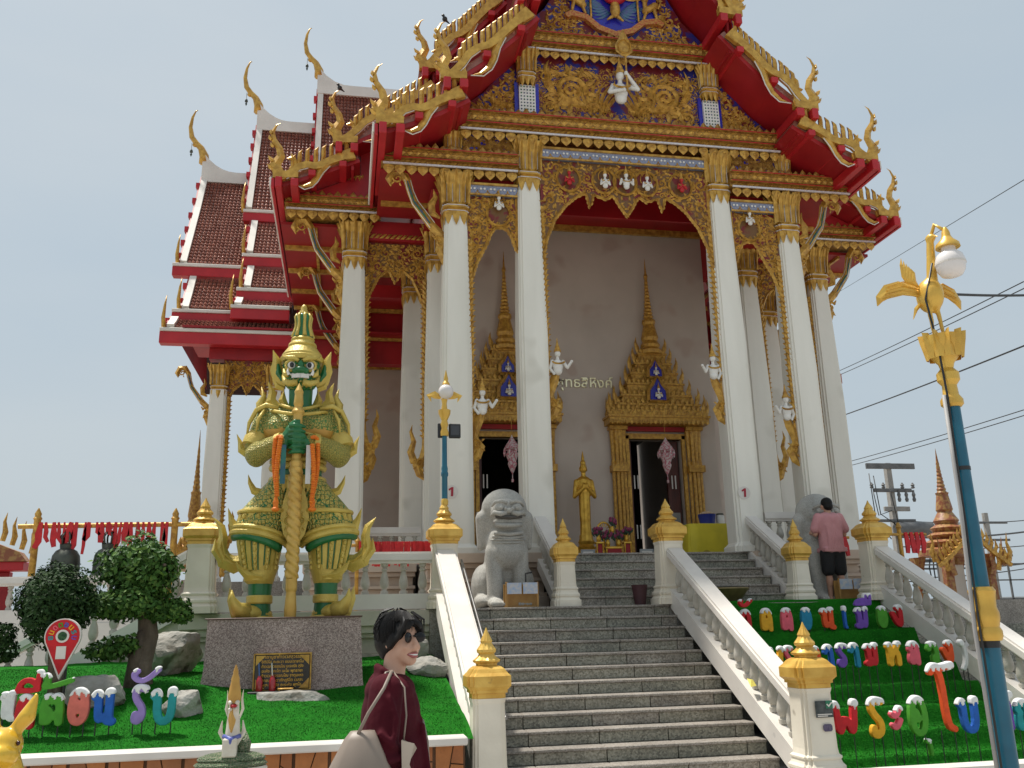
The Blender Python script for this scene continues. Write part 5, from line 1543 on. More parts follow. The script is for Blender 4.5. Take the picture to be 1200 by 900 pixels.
    # hand closed round the club, four curled fingers and a thumb
    hd = MB(); z0 = 2.22 if s < 0 else 2.08
    hd.ell(kp(s * .09, -.42, z0 + .02), (.10, .10, .11), 12, 8)
    hd.cap(kp(s * .18, -.42, 2.12), kp(s * .10, -.42, z0), .10, .10, 10)
    for j in range(4):
        zz = z0 + .092 - .062 * j
        hd.tube([kp(s * .11, -.50, zz), kp(s * .04, -.555, zz), kp(-s * .05, -.55, zz - .005), kp(-s * .11, -.49, zz - .01)], [.028, .029, .027, .020], 8)
    hd.tube([kp(s * .10, -.48, z0 + .10), kp(s * .03, -.53, z0 + .14), kp(-s * .04, -.53, z0 + .145)], [.04, .036, .026], 8)
    organic('hand', hd, YGR, .0085, YK, smooth_it=2)
# pelvis pendant, belt, skirt
pv = MB(); pv.ell(kp(0, .02, 1.22), (.46, .28, .36), 18, 12); pv.build('loin_cloth', YGR, YK, smooth=True)
pn = MB()
fr = (kp(0, -.30, 0), V3(1, 0, 0), V3(0, 0, 1), V3(0, -1, 0))
pn.sweep([(0, 1.62), (0, 1.4), (0, 1.2), (0, 1.0), (0, .82)], [.20, .34, .40, .30, .02], .10, fr)
pn.scroll(-.1, 1.15, .07, 0, 1, fr, 1.2, .03, .5, 4, .05); pn.scroll(.1, 1.15, .07, pi, -1, fr, 1.2, .03, .5, 4, .05)
pn.build('front_pendant', YG, YK, smooth=30)
OCHP = mat('statue_ochre', (.52, .30, .06), (.44, .24, .045), rough=.4, metal=.15, scale=5, obj=True)
tors = MB()
tors.ell(kp(0, .02, 1.78), (.36, .29, .22), 20, 12); tors.ell(kp(0, .02, 2.0), (.37, .29, .25), 20, 12); tors.ell(kp(0, .0, 2.26), (.54, .33, .27), 20, 12); tors.ell(kp(-.24, -.1, 2.36), (.30, .25, .22), 16, 10); tors.ell(kp(.24, -.1, 2.36), (.30, .25, .22), 16, 10); tors.cap(kp(-.46, .03, 2.48), kp(.46, .03, 2.48), .21, .21, 14)
to = organic('torso', tors, [YCH, OCHP, YGR], .03, YK, smooth_it=6)
remat(to, lambda c, n: (0 if c.z > K.z + 2.32 else (1 if c.z > K.z + 1.86 else 2)))
bl = MB()
for (z, r1, r2, rr) in ((1.94, .385, .305, .035), (1.86, .38, .30, .045), (1.70, .385, .31, .04)):
    bl.tube([kp(r1 * math.cos(2 * pi * j / 28), .02 + r2 * math.sin(2 * pi * j / 28), z) for j in range(29)], rr, 8)
for j in range(11):
    a = F_ + (j - 5) * .24
    bl.sweep([(0, 0), (0, -.1), (0, -.2)], [.10, .09, .005], .05, (kp(.395 * math.cos(a), .02 + .32 * math.sin(a), 1.68), V3(-math.sin(a), math.cos(a), 0), V3(0, 0, 1), V3(math.cos(a), math.sin(a), 0)))
bl.build('belt', YG, YK, smooth=40)
# chest harness : collar plate and cup edges
cl = MB()
for r_, z_ in ((.24, 2.62), (.34, 2.53)):
    cl.tube([kp(r_ * 1.25 * math.cos(a), -.02 + (r_ + .06) * math.sin(a), z_ + .05 * math.cos(2 * a)) for a in [F_ - 1.5 + 3.0 * j / 18 for j in range(19)]], .022, 8)
for s in (-1, 1):
    cl.tube([kp(s * (.04 + .40 * j / 8), -.345 + .10 * (j / 8) ** 2 * 1.4, 2.27 - .03 * math.sin(pi * j / 8)) for j in range(9)], .018, 8)
    for j in range(0):
        x = s * (.05 + .052 * j)
        cl.sweep([(0, 0), (0, -.08), (0, -.15)], [.06, .055, .005], .03, (kp(x, -.345 + .05 * (j / 7), 2.50 - .012 * j), V3(1, 0, 0), V3(0, 0, 1), V3(0, -1, 0)))
cl.build('collar', YG, YK, smooth=30)
def kh(x, y, z): return V3(K.x + x, K.y + y, K.z + z + .115)
def kc_(x, y, z): return V3(K.x + x, K.y + y, K.z + z)
def cz(z): return K.z + 3.245 + (z - K.z - 3.13) * .87
loft([(0, 0, 2.52, .20, .19), (0, -.01, 2.72, .17, .17), (0, -.02, 2.95, .18, .18)]).build('neck', YGR, YK, smooth=40)
# head
hd = MB(); hd.ell(kh(0, -.04, 2.98), (.285, .27, .25), 20, 14); hd.ell(kh(0, -.10, 2.86), (.25, .22, .14), 16, 10); hd.ell(kh(0, -.05, 3.08), (.29, .27, .16), 16, 10)
organic('head', hd, YHD, .02, YK, smooth_it=4)
fc = MB(); fc.ell(kh(0, -.335, 2.965), (.10, .075, .05), 14, 8); fc.ell(kh(-.075, -.325, 2.955), (.05, .05, .042), 10, 7); fc.ell(kh(.075, -.325, 2.955), (.05, .05, .042), 10, 7); fc.ell(kh(0, -.325, 3.03), (.045, .05, .07), 10, 7)
fc.build('nose', YGR, YK, smooth=True)
ew = MB(); eb = MB(); eg = MB(); th_ = MB()
for s in (-1, 1):
    ew.ell(kh(s * .135, -.285, 3.035), (.062, .045, .052), 12, 8); eb.ell(kh(s * .13, -.318, 3.035), (.034, .022, .036), 10, 7)
    eg.tube([kh(s * (.135 + .085 * math.cos(a)), -.285 - .01 * math.cos(a), 3.035 + .07 * math.sin(a)) for a in [2 * pi * j / 14 for j in range(15)]], .018, 6)
    eg.tube([kh(s * .03, -.33, 3.09), kh(s * .10, -.325, 3.13), kh(s * .2, -.28, 3.14), kh(s * .27, -.2, 3.18)], [.025, .035, .03, .01], 8)
    eg.tube([kh(s * .04, -.33, 2.80), kh(s * .14, -.29, 2.795), kh(s * .23, -.2, 2.84), kh(s * .27, -.12, 2.94)], [.04, .045, .04, .02], 8)
    eg.tube([kh(s * .18, -.29, 2.90), kh(s * .235, -.25, 2.93), kh(s * .25, -.22, 3.0)], [.03, .035, .015], 8)
    th_.tube([kh(s * .165, -.325, 2.90), kh(s * .185, -.335, 2.94), kh(s * .18, -.33, 2.985)], [.024, .02, .004], 8)
    # flame ears
    er = MB(); fr = (kh(s * .245, -.05, 2.98), V3(s, 0, 0), V3(0, 0, 1), V3(0, -1, 0))
    er.sweep([(-.03, -.14), (.08, -.08), (.13, .06), (.13, .18), (.19, .32)], [.10, .20, .18, .12, .006], .10, fr); er.sweep([(0, -.2), (.1, -.16), (.16, -.04)], [.08, .10, .01], .08, fr)
    eo = er.build('ear', YG, YK, smooth=30); ei = MB(); ei.ridge([(.03, -.10), (.09, .0), (.10, .12)], [.05, .09, .03], [.03, .04, .02], fr, .045); ei.build('ear_inside', YGR, eo)
    nk = MB(); fr = (kp(s * .30, .0, 2.62), V3(s, 0, 0), V3(0, 0, 1), V3(0, -1, 0))
    nk.sweep([(-.08, -.02), (.06, .02), (.14, .12), (.12, .24), (.19, .38)], [.12, .18, .16, .10, .006], .10, fr); nk.sweep([(-.1, .02), (-.03, .14), (-.05, .26)], [.1, .12, .01], .08, fr); nk.build('neck_flame', YG, YK, smooth=30)
ew.build('eye', WHITEF, YK, smooth=True); eb.build('pupil', BLACK, YK, smooth=True); eg.build('face_trim', YG, YK, smooth=True)
for j in range(12):
    a = F_ + (j - 5.5) * .105
    th_.box(*(lambda p: (p.x - .014, p.x + .014, p.y - .012, p.y + .012, p.z - .022, p.z + .022))(kh(.205 * math.cos(a) * 1.0, -.125 + .21 * math.sin(a), 2.885)))
th_.tube([kh(.21 * math.cos(a), -.125 + .21 * math.sin(a), 2.913) for a in [F_ - .75 + 1.5 * j / 10 for j in range(11)]], .014, 6)
th_.build('fangs', WHITEF, YK, smooth=30)
# crown
cr = MB()
cr.lathe([(.31, 3.13), (.325, 3.16), (.325, 3.20), (.30, 3.22), (.30, 3.25), (.27, 3.29), (.22, 3.36), (.20, 3.38), (.215, 3.40), (.205, 3.43), (.175, 3.46), (.165, 3.48), (.18, 3.50), (.165, 3.52), (.145, 3.535)], n=28, c=tuple(kc_(0, -.03, 0)))
cr.v = [(x, y, cz(z)) for x, y, z in cr.v]; cr.build('crown_base', YG, YK, smooth=30)
cw = MB(); cw.lathe([(.15, 3.53), (.155, 3.56), (.13, 3.62), (.105, 3.70), (.108, 3.78), (.12, 3.84), (.115, 3.88), (.095, 3.91), (.085, 3.915)], n=20, c=tuple(kc_(0, -.03, 0))); cw.v = [(x, y, cz(z)) for x, y, z in cw.v]; cwo = cw.build('crown_spire', YGR, YK, smooth=40)
cs = MB()
for j in range(8):
    a = 2 * pi * j / 8 + .2
    cs.tube([kc_(r_ * math.cos(a), -.03 + r_ * math.sin(a), z_) for r_, z_ in ((.152, 3.54), (.13, 3.62), (.108, 3.71), (.112, 3.80), (.122, 3.86), (.1, 3.91))], [.035, .028, .024, .022, .024, .02], 6)
cs.lathe([(.095, 3.90), (.10, 3.92), (.06, 3.95), (.065, 3.97), (.045, 3.99), (.05, 4.02), (.03, 4.06), (.005, 4.08)], n=14, c=tuple(kc_(0, -.03, 0)))
cs.v = [(x, y, cz(z)) for x, y, z in cs.v]; cs.build('crown_rib', YG, cwo, smooth=True)
# club
CL = mat('club_gold', (.62, .40, .10), (.52, .31, .06), rough=.38, metal=.25, scale=6, obj=True)
cb_ = MB(); n = 40; secs = []
def clubr(z):
    for a, b in (((0, .10), (.10, .105)), ((.10, .105), (.14, .10)), ((.14, .10), (.30, .085)), ((.30, .085), (.34, .10)), ((.34, .10), (.42, .10)), ((.42, .10), (.46, .10)), ((.46, .10), (1.80, .105)), ((1.8, .105), (1.86, .12)), ((1.86, .12), (1.9, .085)), ((1.9, .085), (2.46, .085)), ((2.46, .085), (2.5, .12)), ((2.5, .12), (2.56, .07)), ((2.56, .07), (2.60, .09)), ((2.60, .09), (2.72, .075)), ((2.72, .075), (2.76, .085)), ((2.76, .085), (2.88, .004))):
        if a[0] <= z <= b[0]: return a[1] + (b[1] - a[1]) * (z - a[0]) / (b[0] - a[0])
    return .01
vs = []; zs = [2.88 * i / 260 for i in range(261)]
for z in zs:
    for i in range(n):
        a = 2 * pi * i / n
        tw = .030 * abs(math.sin((a * 3 + z * 2 * pi / .105) / 2)) - .008 if .46 < z < 1.80 else 0
        r = (clubr(z) + tw - .006) * .84
        yy = -.46 + .05 * 0
        vs.append(kp(r * math.cos(a), yy + r * math.sin(a), z))
cb_.add(vs, [(k * n + i, k * n + (i + 1) % n, (k + 1) * n + (i + 1) % n, (k + 1) * n + i) for k in range(260) for i in range(n)] + [tuple(range(n))[::-1]])
cb_.build('club', CL, YK, smooth=50)
# flower garlands hung on the wrists
ORGN = mat('orange_marigold', (.80, .22, .01), (.62, .13, .01), rough=.7, scale=40)
for i, (s, nm) in enumerate(((-1, 'left'), (1, 'right'))):
    mb = MB(); pts = []
    for j in range(44):
        t = j / 43; a = pi * 2 * t
        x = s * (.25 + (.035 if s > 0 else .04) * math.cos(a)); z = 1.78 - .0 + .40 * math.cos(a * .5 + 0) ** 1 * 1 if False else 1.72 + .44 * math.sin(a) * .5 + .22 * 0
        pts.append((x, z))
    L = 0
    for j in range(26):
        t = j / 25
        mb.ell(kp(s * (.19 + .03 * math.sin(2.6 * t)), -.53, 2.14 - .70 * t - (.08 if s > 0 else 0)), (.032, .032, .02), 8, 5)
        mb.ell(kp(s * (.255 + .025 * math.sin(3 * t) - .04 * t), -.48, 2.14 - .60 * t - (.06 if s > 0 else 0)), (.030, .030, .019), 8, 5)
    for j in range(5): mb.ell(kp(s * (.19 + .013 * j), -.51 + .01 * j, 2.16 + .012 * math.sin(j)), (.03, .03, .022), 8, 5)
    g = empty('flower_garland', kp(s * .25, -.55, 1.4), 'orange marigold garland on the %s wrist of the giant' % ('left-hand' if s < 0 else 'right-hand'), 'garland', 'garlands on the giant')
    mb.build('marigold_string', ORGN, g, kind='stuff')
    t = MB(); t.sweep([(0, 0), (0, -.08), (0, -.16)], [.02, .07, .05], .05, (kp(s * .215, -.52, 1.44), V3(1, 0, 0), V3(0, 0, 1), V3(0, -1, 0))); t.ell(kp(s * .215, -.52, 1.27), (.05, .05, .03), 8, 5); t.build('tassel', ORGN, g)
    r = MB(); r.box(*(lambda p: (p.x - .03, p.x + .03, p.y - .006, p.y + .006, p.z - .28, p.z + .2))(kp(s * .15, -.52, 1.86))); r.build('ribbon', mat('ribbon_%s' % nm, (.03, .03, .16) if s < 0 else (.6, .58, .55), (.02, .18, .12) if s < 0 else (.5, .45, .42), rough=.5, scale=3), g)

YK.scale = (.86, .92, 1)
# plinth, plaque, offerings
pln = empty('statue_plinth', (-.67, 11.3, .85), 'speckled pink granite plinth under the giant statue', 'plinth')
mb = MB(); mb.prism([(-1.0, .55), (1.0, .55), (.895, 1.05), (.86, 1.755), (-.86, 1.755), (-.875, 1.2), (-.93, .9)], (V3(-.66, 11.0, 0), V3(1, 0, 0), V3(0, 0, 1), V3(0, -1, 0)), -1.05, 0); mb.v = [(x, y, z) for x, y, z in mb.v]
mb.build('block', PINKG, pln)
MB().cbox(-1.55, .22, 10.965, 12.1, 1.757, 1.772, .004).build('cap_slab', mat('plinth_edge', (.14, .07, .055), rough=.5), pln)
K_PL = empty('plaque', (-.62, 10.97, 1.0), 'black plaque with gold Thai lettering leaning on the plinth', 'plaque')
MB().cbox(-.97, -.36, 10.93, 10.985, .98, 1.36, .006).build('panel', mat('plaque_black', (.012, .012, .011), (.02, .018, .014), rough=.15), K_PL)
e = MB()
for (a, b, c, d) in ((-.985, -.345, .965, .98), (-.985, -.345, 1.36, 1.375), (-.985, -.97, .98, 1.36), (-.36, -.345, .98, 1.36)): e.box(a, b, 10.92, 10.985, c, d)
for (x, z, sx, sz) in ((-.96, 1.35, 1, -1), (-.37, 1.35, -1, -1), (-.96, .99, 1, 1), (-.37, .99, -1, 1)):
    e.add([(x, 10.926, z), (x + sx * .11, 10.926, z), (x, 10.926, z + sz * .11), (x + sx * .02, 10.922, z + sz * .02)], [(0, 1, 3), (1, 2, 3), (2, 0, 3)])
e.build('gilt_border', GOLDC, K_PL, kind='stuff')
sh_ = MB(); sh_.cbox(-1.02, -.30, 10.72, 10.93, .945, .975, .006)
so = sh_.build('offering_shelf', BLACK, label='black offering shelf in front of the plaque', cat='shelf')
for (x, z, nm) in ((-.90, .975, 'left'), (-.76, .975, 'right')):
    b = empty('drink_bottle', (x, 10.8, z), 'red drink bottle with straw, %s of the pair under the plaque' % nm, 'bottle', 'drink offerings under the plaque')
    MB().lathe([(.033, 0), (.036, .01), (.036, .11), (.025, .14), (.018, .15), (.018, .165)], n=14, c=tuple(wp(b))).build('bottle', mat('red_drink_%s' % nm, (.30, .012, .02), (.42, .02, .03), rough=.12, coat=.5), b, smooth=40)
    MB().tube([wp(b) + V3(0, 0, .12), wp(b) + V3(-.015, 0, .30)], .006, 6).build('straw', WHITEF if nm == 'right' else mat('blue_straw', (.1, .2, .5)), b)
t_ = empty('offering_tray', (-.62, 10.8, .975), 'small gilt tray on the black offering shelf', 'tray')
MB().cbox(-.70, -.53, 10.74, 10.85, .99, 1.005, .004).build('tray_top', GOLDC, t_); 
for x in (-.69, -.55): MB().box(x, x + .015, 10.76, 10.82, .975, .99).build('foot', GOLDC, t_)

# ------------------------------------------------------------------ seated stone lions
def lion(name, x, y, z, label, flip=1):
    r = empty(name, (x, y, z), label, 'stone lion', 'pair of seated stone lions')
    L = lambda a, b, c: (x + a * flip, y + b, z + c)
    mb = MB()
    mb.ell(L(0, .05, 1.50), (.36, .30, .32), 18, 12); mb.ell(L(0, .10, 1.28), (.38, .28, .36), 18, 12)      # hooded mane
    for s in (-1, 1):
        mb.cap(L(s * .33, .05, 1.35), L(s * .37, .08, .92), .13, .06, 12)
        mb.cap(L(s * .20, -.10, .85), L(s * .20, -.16, .10), .135, .12, 12)                               # front legs
        mb.ell(L(s * .20, -.24, .07), (.13, .18, .085), 12, 8)
        mb.ell(L(s * .30, .32, .34), (.20, .30, .34), 14, 10)                                              # haunches
        mb.ell(L(s * .36, .10, .10), (.13, .28, .12), 12, 8)
        for k in range(4): mb.ell(L(s * .20 + (k - 1.5) * .06, -.40, .05), (.034, .06, .05), 8, 6)
    mb.ell(L(0, -.04, .95), (.32, .28, .33), 18, 12); mb.ell(L(0, -.10, .82), (.29, .25, .27), 18, 12)         # chest
    mb.ell(L(0, .25, .65), (.30, .40, .55), 16, 12)
    mb.ell(L(0, -.20, 1.42), (.255, .15, .20), 16, 10); mb.ell(L(0, -.24, 1.27), (.235, .13, .075), 16, 8)      # face, lower jaw
    o = organic('body', mb, STONE, .022, r, smooth_it=3)
    f = MB()
    for s in (-1, 1):
        f.ell(L(s * .125, -.335, 1.475), (.085, .045, .065), 14, 8)
        f.ell(L(s * .12, -.385, 1.47), (.03, .02, .028), 10, 6)
        f.tube([L(s * .02, -.35, 1.545), L(s * .10, -.36, 1.575), L(s * .2, -.32, 1.56), L(s * .245, -.27, 1.5)], [.025, .03, .028, .015], 8)
        f.tube([L(s * .04, -.37, 1.40), L(s * .13, -.38, 1.375), L(s * .22, -.33, 1.40), L(s * .26, -.27, 1.36)], [.04, .042, .038, .02], 8)
        f.tube([L(s * .06, -.365, 1.48), L(s * .05, -.40, 1.43)], [.02, .03], 8)
    f.ell(L(0, -.385, 1.425), (.055, .045, .045), 10, 8)
    f.tube([L(-.2, -.30, 1.22), L(-.1, -.365, 1.205), L(0, -.385, 1.20), L(.1, -.365, 1.205), L(.2, -.30, 1.22)], .035, 8)
    f.tube([L(-.22, -.28, 1.10), L(0, -.33, 1.075), L(.22, -.28, 1.10)], .03, 8); f.tube([L(-.24, -.25, 1.05), L(0, -.31, 1.02), L(.24, -.25, 1.05)], .022, 8)
    f.build('face_carving', STONE, r, smooth=True)
    m = MB(); m.tube([L(-.2, -.335, 1.335), L(0, -.375, 1.32), L(.2, -.335, 1.335)], [.03, .05, .03], 8, flat=.6); m.build('mouth', mat(name + '_mouth', (.10, .09, .08), rough=.9), r)
    bib = MB()
    for q in range(7):
        zz = 1.0 - .05 * q
        bib.tube([L(.29 * math.sin(a) * (1 - .05 * q), -.04 - .30 * math.cos(a) * (1 - .02 * q), zz) for a in [-1.1 + 2.2 * j / 12 for j in range(13)]], .012, 5)
    bib.build('bib_carving', STONE, r, smooth=True)
    tl = MB(); tl.tube([L(0, .55, .3), L(0, .7, .6), L(0, .62, 1.0), L(0, .66, 1.3)], [.07, .08, .07, .02], 8); tl.build('tail', STONE, r, smooth=True)
    return r
lion('stone_lion', 2.42, 13.72, LZ, 'grey seated stone lion left of the upper stair')
lion('stone_lion', 7.92, 14.15, LZ, 'grey seated stone lion half hidden behind the man in pink')
# ------------------------------------------------------------------ people
SKIN = mat('skin', (.56, .34, .24), (.50, .28, .19), rough=.5, scale=12, obj=True)
SKIN2 = mat('skin_legs', (.48, .27, .19), (.42, .22, .15), rough=.55, scale=8, obj=True)
HAIR = mat('black_hair', (.006, .005, .005), (.012, .011, .010), rough=.5, spec=.2, scale=40, bump=.0, bscale=80, stretch=(30, 30, 3), obj=True)
MAROON = mat('maroon_cloth', (.070, .006, .012), (.048, .004, .009), rough=.85, spec=.15, scale=6, bump=.7, bscale=7, obj=True)
TAUPE = mat('taupe_leather', (.25, .20, .16), (.21, .165, .13), rough=.5, scale=5, obj=True)
PINK = mat('dusty_pink_cotton', (.56, .27, .28), (.48, .22, .23), rough=.9, scale=5, bump=.3, bscale=9, obj=True)
BCLOTH = mat('black_cloth', (.008, .008, .009), (.012, .012, .013), rough=.85, obj=True)

# woman : walks to the right, face turned a little to the viewer
WX, WY = .25, 4.30
wm = empty('person', (WX, WY, 0), 'woman in maroon jacket and dark glasses with taupe shoulder bag, walking right', 'person')
W_ = lambda a, b, c: V3(WX + a, WY + b, c)            # a to the right (her front), b away from the viewer
sk = MB()
# head: front direction turned 28 deg towards the viewer
hf = V3(math.cos(R(-52)), math.sin(R(-52)), 0); hr = V3(hf.y, -hf.x, 0)      # face direction, her right
HC = W_(.012, 0, 1.553)
def hp_(f, r, z): return HC + hf * f + hr * r + V3(0, 0, z)
Mh = Matrix(((hf.x, hr.x, 0), (hf.y, hr.y, 0), (0, 0, 1)))
sk.ell(hp_(-.01, 0, .02), (.092, .073, .098), 20, 14, Mh)                   # cranium
sk.ell(hp_(.035, 0, -.035), (.058, .060, .075), 18, 12, Mh)                 # face
sk.ell(hp_(.058, 0, -.085), (.030, .036, .028), 14, 9, Mh)                  # chin
sk.ell(hp_(.062, .030, -.030), (.028, .026, .026), 12, 8, Mh); sk.ell(hp_(.062, -.030, -.030), (.028, .026, .026), 12, 8, Mh)
sk.tube([hp_(.088, 0, .012), hp_(.105, 0, -.018), hp_(.112, 0, -.034)], [.010, .013, .014], 8)
sk.ell(hp_(.100, .012, -.038), .010, 8, 6); sk.ell(hp_(.100, -.012, -.038), .010, 8, 6)
sk.cap(W_(-.01, 0, 1.50), W_(-.025, .0, 1.36), .050, .055, 14)
sk.cap(W_(-.03, -.02, 1.36), W_(-.03, .02, 1.33), .075, .08, 14)
sk.ell(hp_(-.005, .078, -.01), (.018, .010, .030), 10, 8, Mh)               # ear
# torso core, legs (mostly out of the frame)
sk.cap(W_(-.03, 0, 1.3), W_(-.03, 0, .95), .11, .12, 14)
for s, fx in ((-1, .10), (1, -.14)):
    sk.cap(W_(-.02, s * .08, .88), W_(fx * .5, s * .08, .48), .085, .06, 12); sk.cap(W_(fx * .5, s * .08, .48), W_(fx - .05, s * .08, .09), .058, .038, 12); sk.cap(W_(fx - .05, s * .08, .05), W_(fx + .12, s * .08, .035), .042, .035, 10)
# right hand coming out of the cuff, holding the folded paper
sk.cap(W_(.0, -.16, 1.04), W_(.06, -.17, .87), .030, .026, 10); sk.ell(W_(.07, -.17, .81), (.022, .032, .045), 12, 8)
for k in range(4):
    sk.tube([W_(.075, -.195 + .016 * k, .78), W_(.085, -.195 + .016 * k, .74), W_(.075, -.19 + .016 * k, .71)], [.010, .009, .007], 6)
sk.tube([W_(.085, -.17, .83), W_(.105, -.18, .80), W_(.11, -.18, .775)], [.011, .010, .008], 6)
body = organic('body', sk, SKIN, .0075, wm, smooth_it=4)
lip = MB(); lip.tube([hp_(.075, .030, -.060), hp_(.092, .014, -.069), hp_(.096, 0, -.071), hp_(.092, -.014, -.069), hp_(.075, -.030, -.060)], [.004, .007, .008, .007, .004], 6)
lip.tube([hp_(.078, .028, -.056), hp_(.095, .012, -.058), hp_(.098, 0, -.057), hp_(.095, -.012, -.058), hp_(.078, -.028, -.056)], [.003, .005, .005, .005, .003], 6)
lip.build('lips', mat('lip_rose', (.36, .10, .09), rough=.4), wm, smooth=True)
tt = MB(); tt.tube([hp_(.080, .026, -.0585), hp_(.0965, .011, -.0625), hp_(.0995, 0, -.0630), hp_(.0965, -.011, -.0625), hp_(.080, -.026, -.0585)], [.002, .0042, .0045, .0042, .002], 6); tt.build('teeth', mat('teeth_white', (.8, .78, .74), rough=.3), wm, smooth=True)
gl = MB()
for s in (-1, 1):
    gl.ell(hp_(.088, s * .034, .012), (.010, .030, .024), 14, 8, Mh @ Matrix.Rotation(-s * .35, 3, 'Z'))
    gl.tube([hp_(.075, s * .062, .018), hp_(.02, s * .082, .016), hp_(-.02, s * .083, .010)], .0035, 6)
gl.tube([hp_(.098, .012, .018), hp_(.102, 0, .020), hp_(.098, -.012, .018)], .004, 6)
gl.build('sunglasses', mat('dark_lens', (.010, .009, .010), rough=.15, spec=.3), wm, smooth=True)
hr_ = MB()
hr_.ell(hp_(-.025, 0, .030), (.100, .088, .092), 22, 14, Mh); hr_.ell(hp_(-.050, 0, -.005), (.085, .094, .085), 20, 12, Mh)
for s in (-1, 1):
    hr_.ell(hp_(.000, s * .074, .010), (.045, .016, .050), 12, 9, Mh)
    hr_.tube([hp_(.05, s * .02, .100), hp_(.078, s * .042, .070), hp_(.070, s * .064, .030), hp_(.045, s * .074, -.01)], [.02, .018, .014, .004], 8)
    hr_.tube([hp_(.06, s * .0, .098), hp_(.090, s * .020, .072), hp_(.094, s * .035, .045)], [.020, .014, .004], 8)
hr_.ell(hp_(-.055, 0, -.055), (.055, .075, .04), 14, 8, Mh)
organic('hair', hr_, HAIR, .008, wm, smooth_it=3)
st_ = MB(); rh = random.Random(4)
for k in range(90):                                    # loose strands give the outline an edge
    a = rh.uniform(-1.5, 1.5) ; el_ = rh.uniform(-.1, 1.4)
    r0 = V3(-.025, 0, .045)
    ca, sa = math.cos(a + pi), math.sin(a + pi)
    p0 = hp_(-.025 + .10 * ca * math.cos(el_), .092 * sa * math.cos(el_), .045 + .102 * math.sin(el_))
    p1 = hp_(-.025 + .115 * ca * math.cos(el_ - .45), .104 * sa * math.cos(el_ - .45), .045 + .112 * math.sin(el_ - .45))
    p2 = hp_(-.03 + .112 * ca * math.cos(el_ - .9), .102 * sa * math.cos(el_ - .9), .04 + .108 * math.sin(el_ - .9))
    st_.tube([p0, p1, p2], [.003, .0035, .0008], 4)
for k in range(16):
    y0 = rh.uniform(-.06, .07)
    st_.tube([hp_(.045, y0 * .5, .125), hp_(.092, y0, .09), hp_(.098 - abs(y0) * .3, y0 * 1.2, .045 - rh.uniform(0, .02))], [.005, .004, .0008], 4)
for k in range(760):                                   # combed locks from the crown over the whole head
    a = rh.uniform(-pi, pi); fr_ = math.cos(a)
    end = (.95 if fr_ > .55 else (1.75 if fr_ > -.2 else 2.25)) * rh.uniform(.85, 1.08)
    P = []; j0 = rh.uniform(-.12, .12); lift = rh.uniform(1.0, 1.05)
    for i in range(7):
        th = .05 + end * i / 6
        P.append(hp_(-.028 + .104 * lift * math.sin(th) * math.cos(a + j0 * i / 6), .091 * lift * math.sin(th) * math.sin(a + j0 * i / 6), .030 + .096 * lift * math.cos(th) - (.012 if th > 1.6 else 0)))
    st_.tube(P, [.004, .0055, .006, .006, .005, .004, .001], 4)
st_.build('hair_strands', HAIR, wm, kind='stuff')
jk = MB()
jk.ell(W_(-.035, 0, 1.335), (.115, .20, .085), 18, 12)
jk.ell(W_(-.03, .0, 1.22), (.135, .19, .19), 18, 12); jk.ell(W_(-.02, 0, 1.04), (.15, .19, .22), 18, 12); jk.ell(W_(-.02, 0, .84), (.16, .20, .16), 18, 12)
jk.cap(W_(-.06, -.185, 1.345), W_(-.085, -.235, 1.12), .075, .076, 14); jk.cap(W_(-.085, -.235, 1.12), W_(.0, -.17, 1.045), .074, .062, 14)
jk.cap(W_(-.06, .185, 1.345), W_(-.07, .23, 1.10), .075, .066, 14); jk.cap(W_(-.07, .23, 1.10), W_(.02, .18, .95), .066, .05, 14)
jk.tube([W_(-.075, .06, 1.40), W_(-.09, 0, 1.415), W_(-.075, -.06, 1.40), W_(-.02, -.085, 1.375), W_(.05, -.07, 1.30), W_(.10, -.045, 1.20)], [.022, .022, .022, .020, .020, .016], 8)   # collar, lapel
jk.tube([W_(.0, .075, 1.405), W_(-.07, .065, 1.43), W_(-.095, 0, 1.44), W_(-.07, -.07, 1.425), W_(-.005, -.09, 1.39)], [.014, .017, .018, .017, .014], 8)
jk.tube([W_(-.095, -.31, 1.19), W_(-.04, -.30, 1.14), W_(-.01, -.25, 1.12)], [.012, .02, .012], 6)       # sleeve folds
jk.tube([W_(-.13, -.28, 1.10), W_(-.07, -.31, 1.075), W_(.01, -.26, 1.085)], [.012, .022, .012], 6)
jk.tube([W_(-.05, -.265, 1.33), W_(-.02, -.285, 1.24), W_(-.03, -.30, 1.16)], [.012, .016, .010], 6)
jk.tube([W_(.10, -.08, 1.20), W_(.125, -.08, 1.02), W_(.13, -.09, .84)], [.016, .018, .016], 8)          # front edge
organic('jacket', jk, MAROON, .0085, wm, smooth_it=2)
MB().tube([W_(.105, -.045, 1.21), W_(.125, -.06, 1.12), W_(.13, -.07, 1.03)], .010, 6).build('lining_edge', TAUPE, wm, smooth=True)
tr = MB()
for s, fx in ((-1, .10), (1, -.14)):
    tr.cap(W_(-.02, s * .08, .86), W_(fx * .5, s * .08, .48), .105, .085, 12); tr.cap(W_(fx * .5, s * .08, .48), W_(fx - .05, s * .08, .12), .083, .075, 12)
organic('trousers', tr, BCLOTH, .015, wm, smooth_it=3)
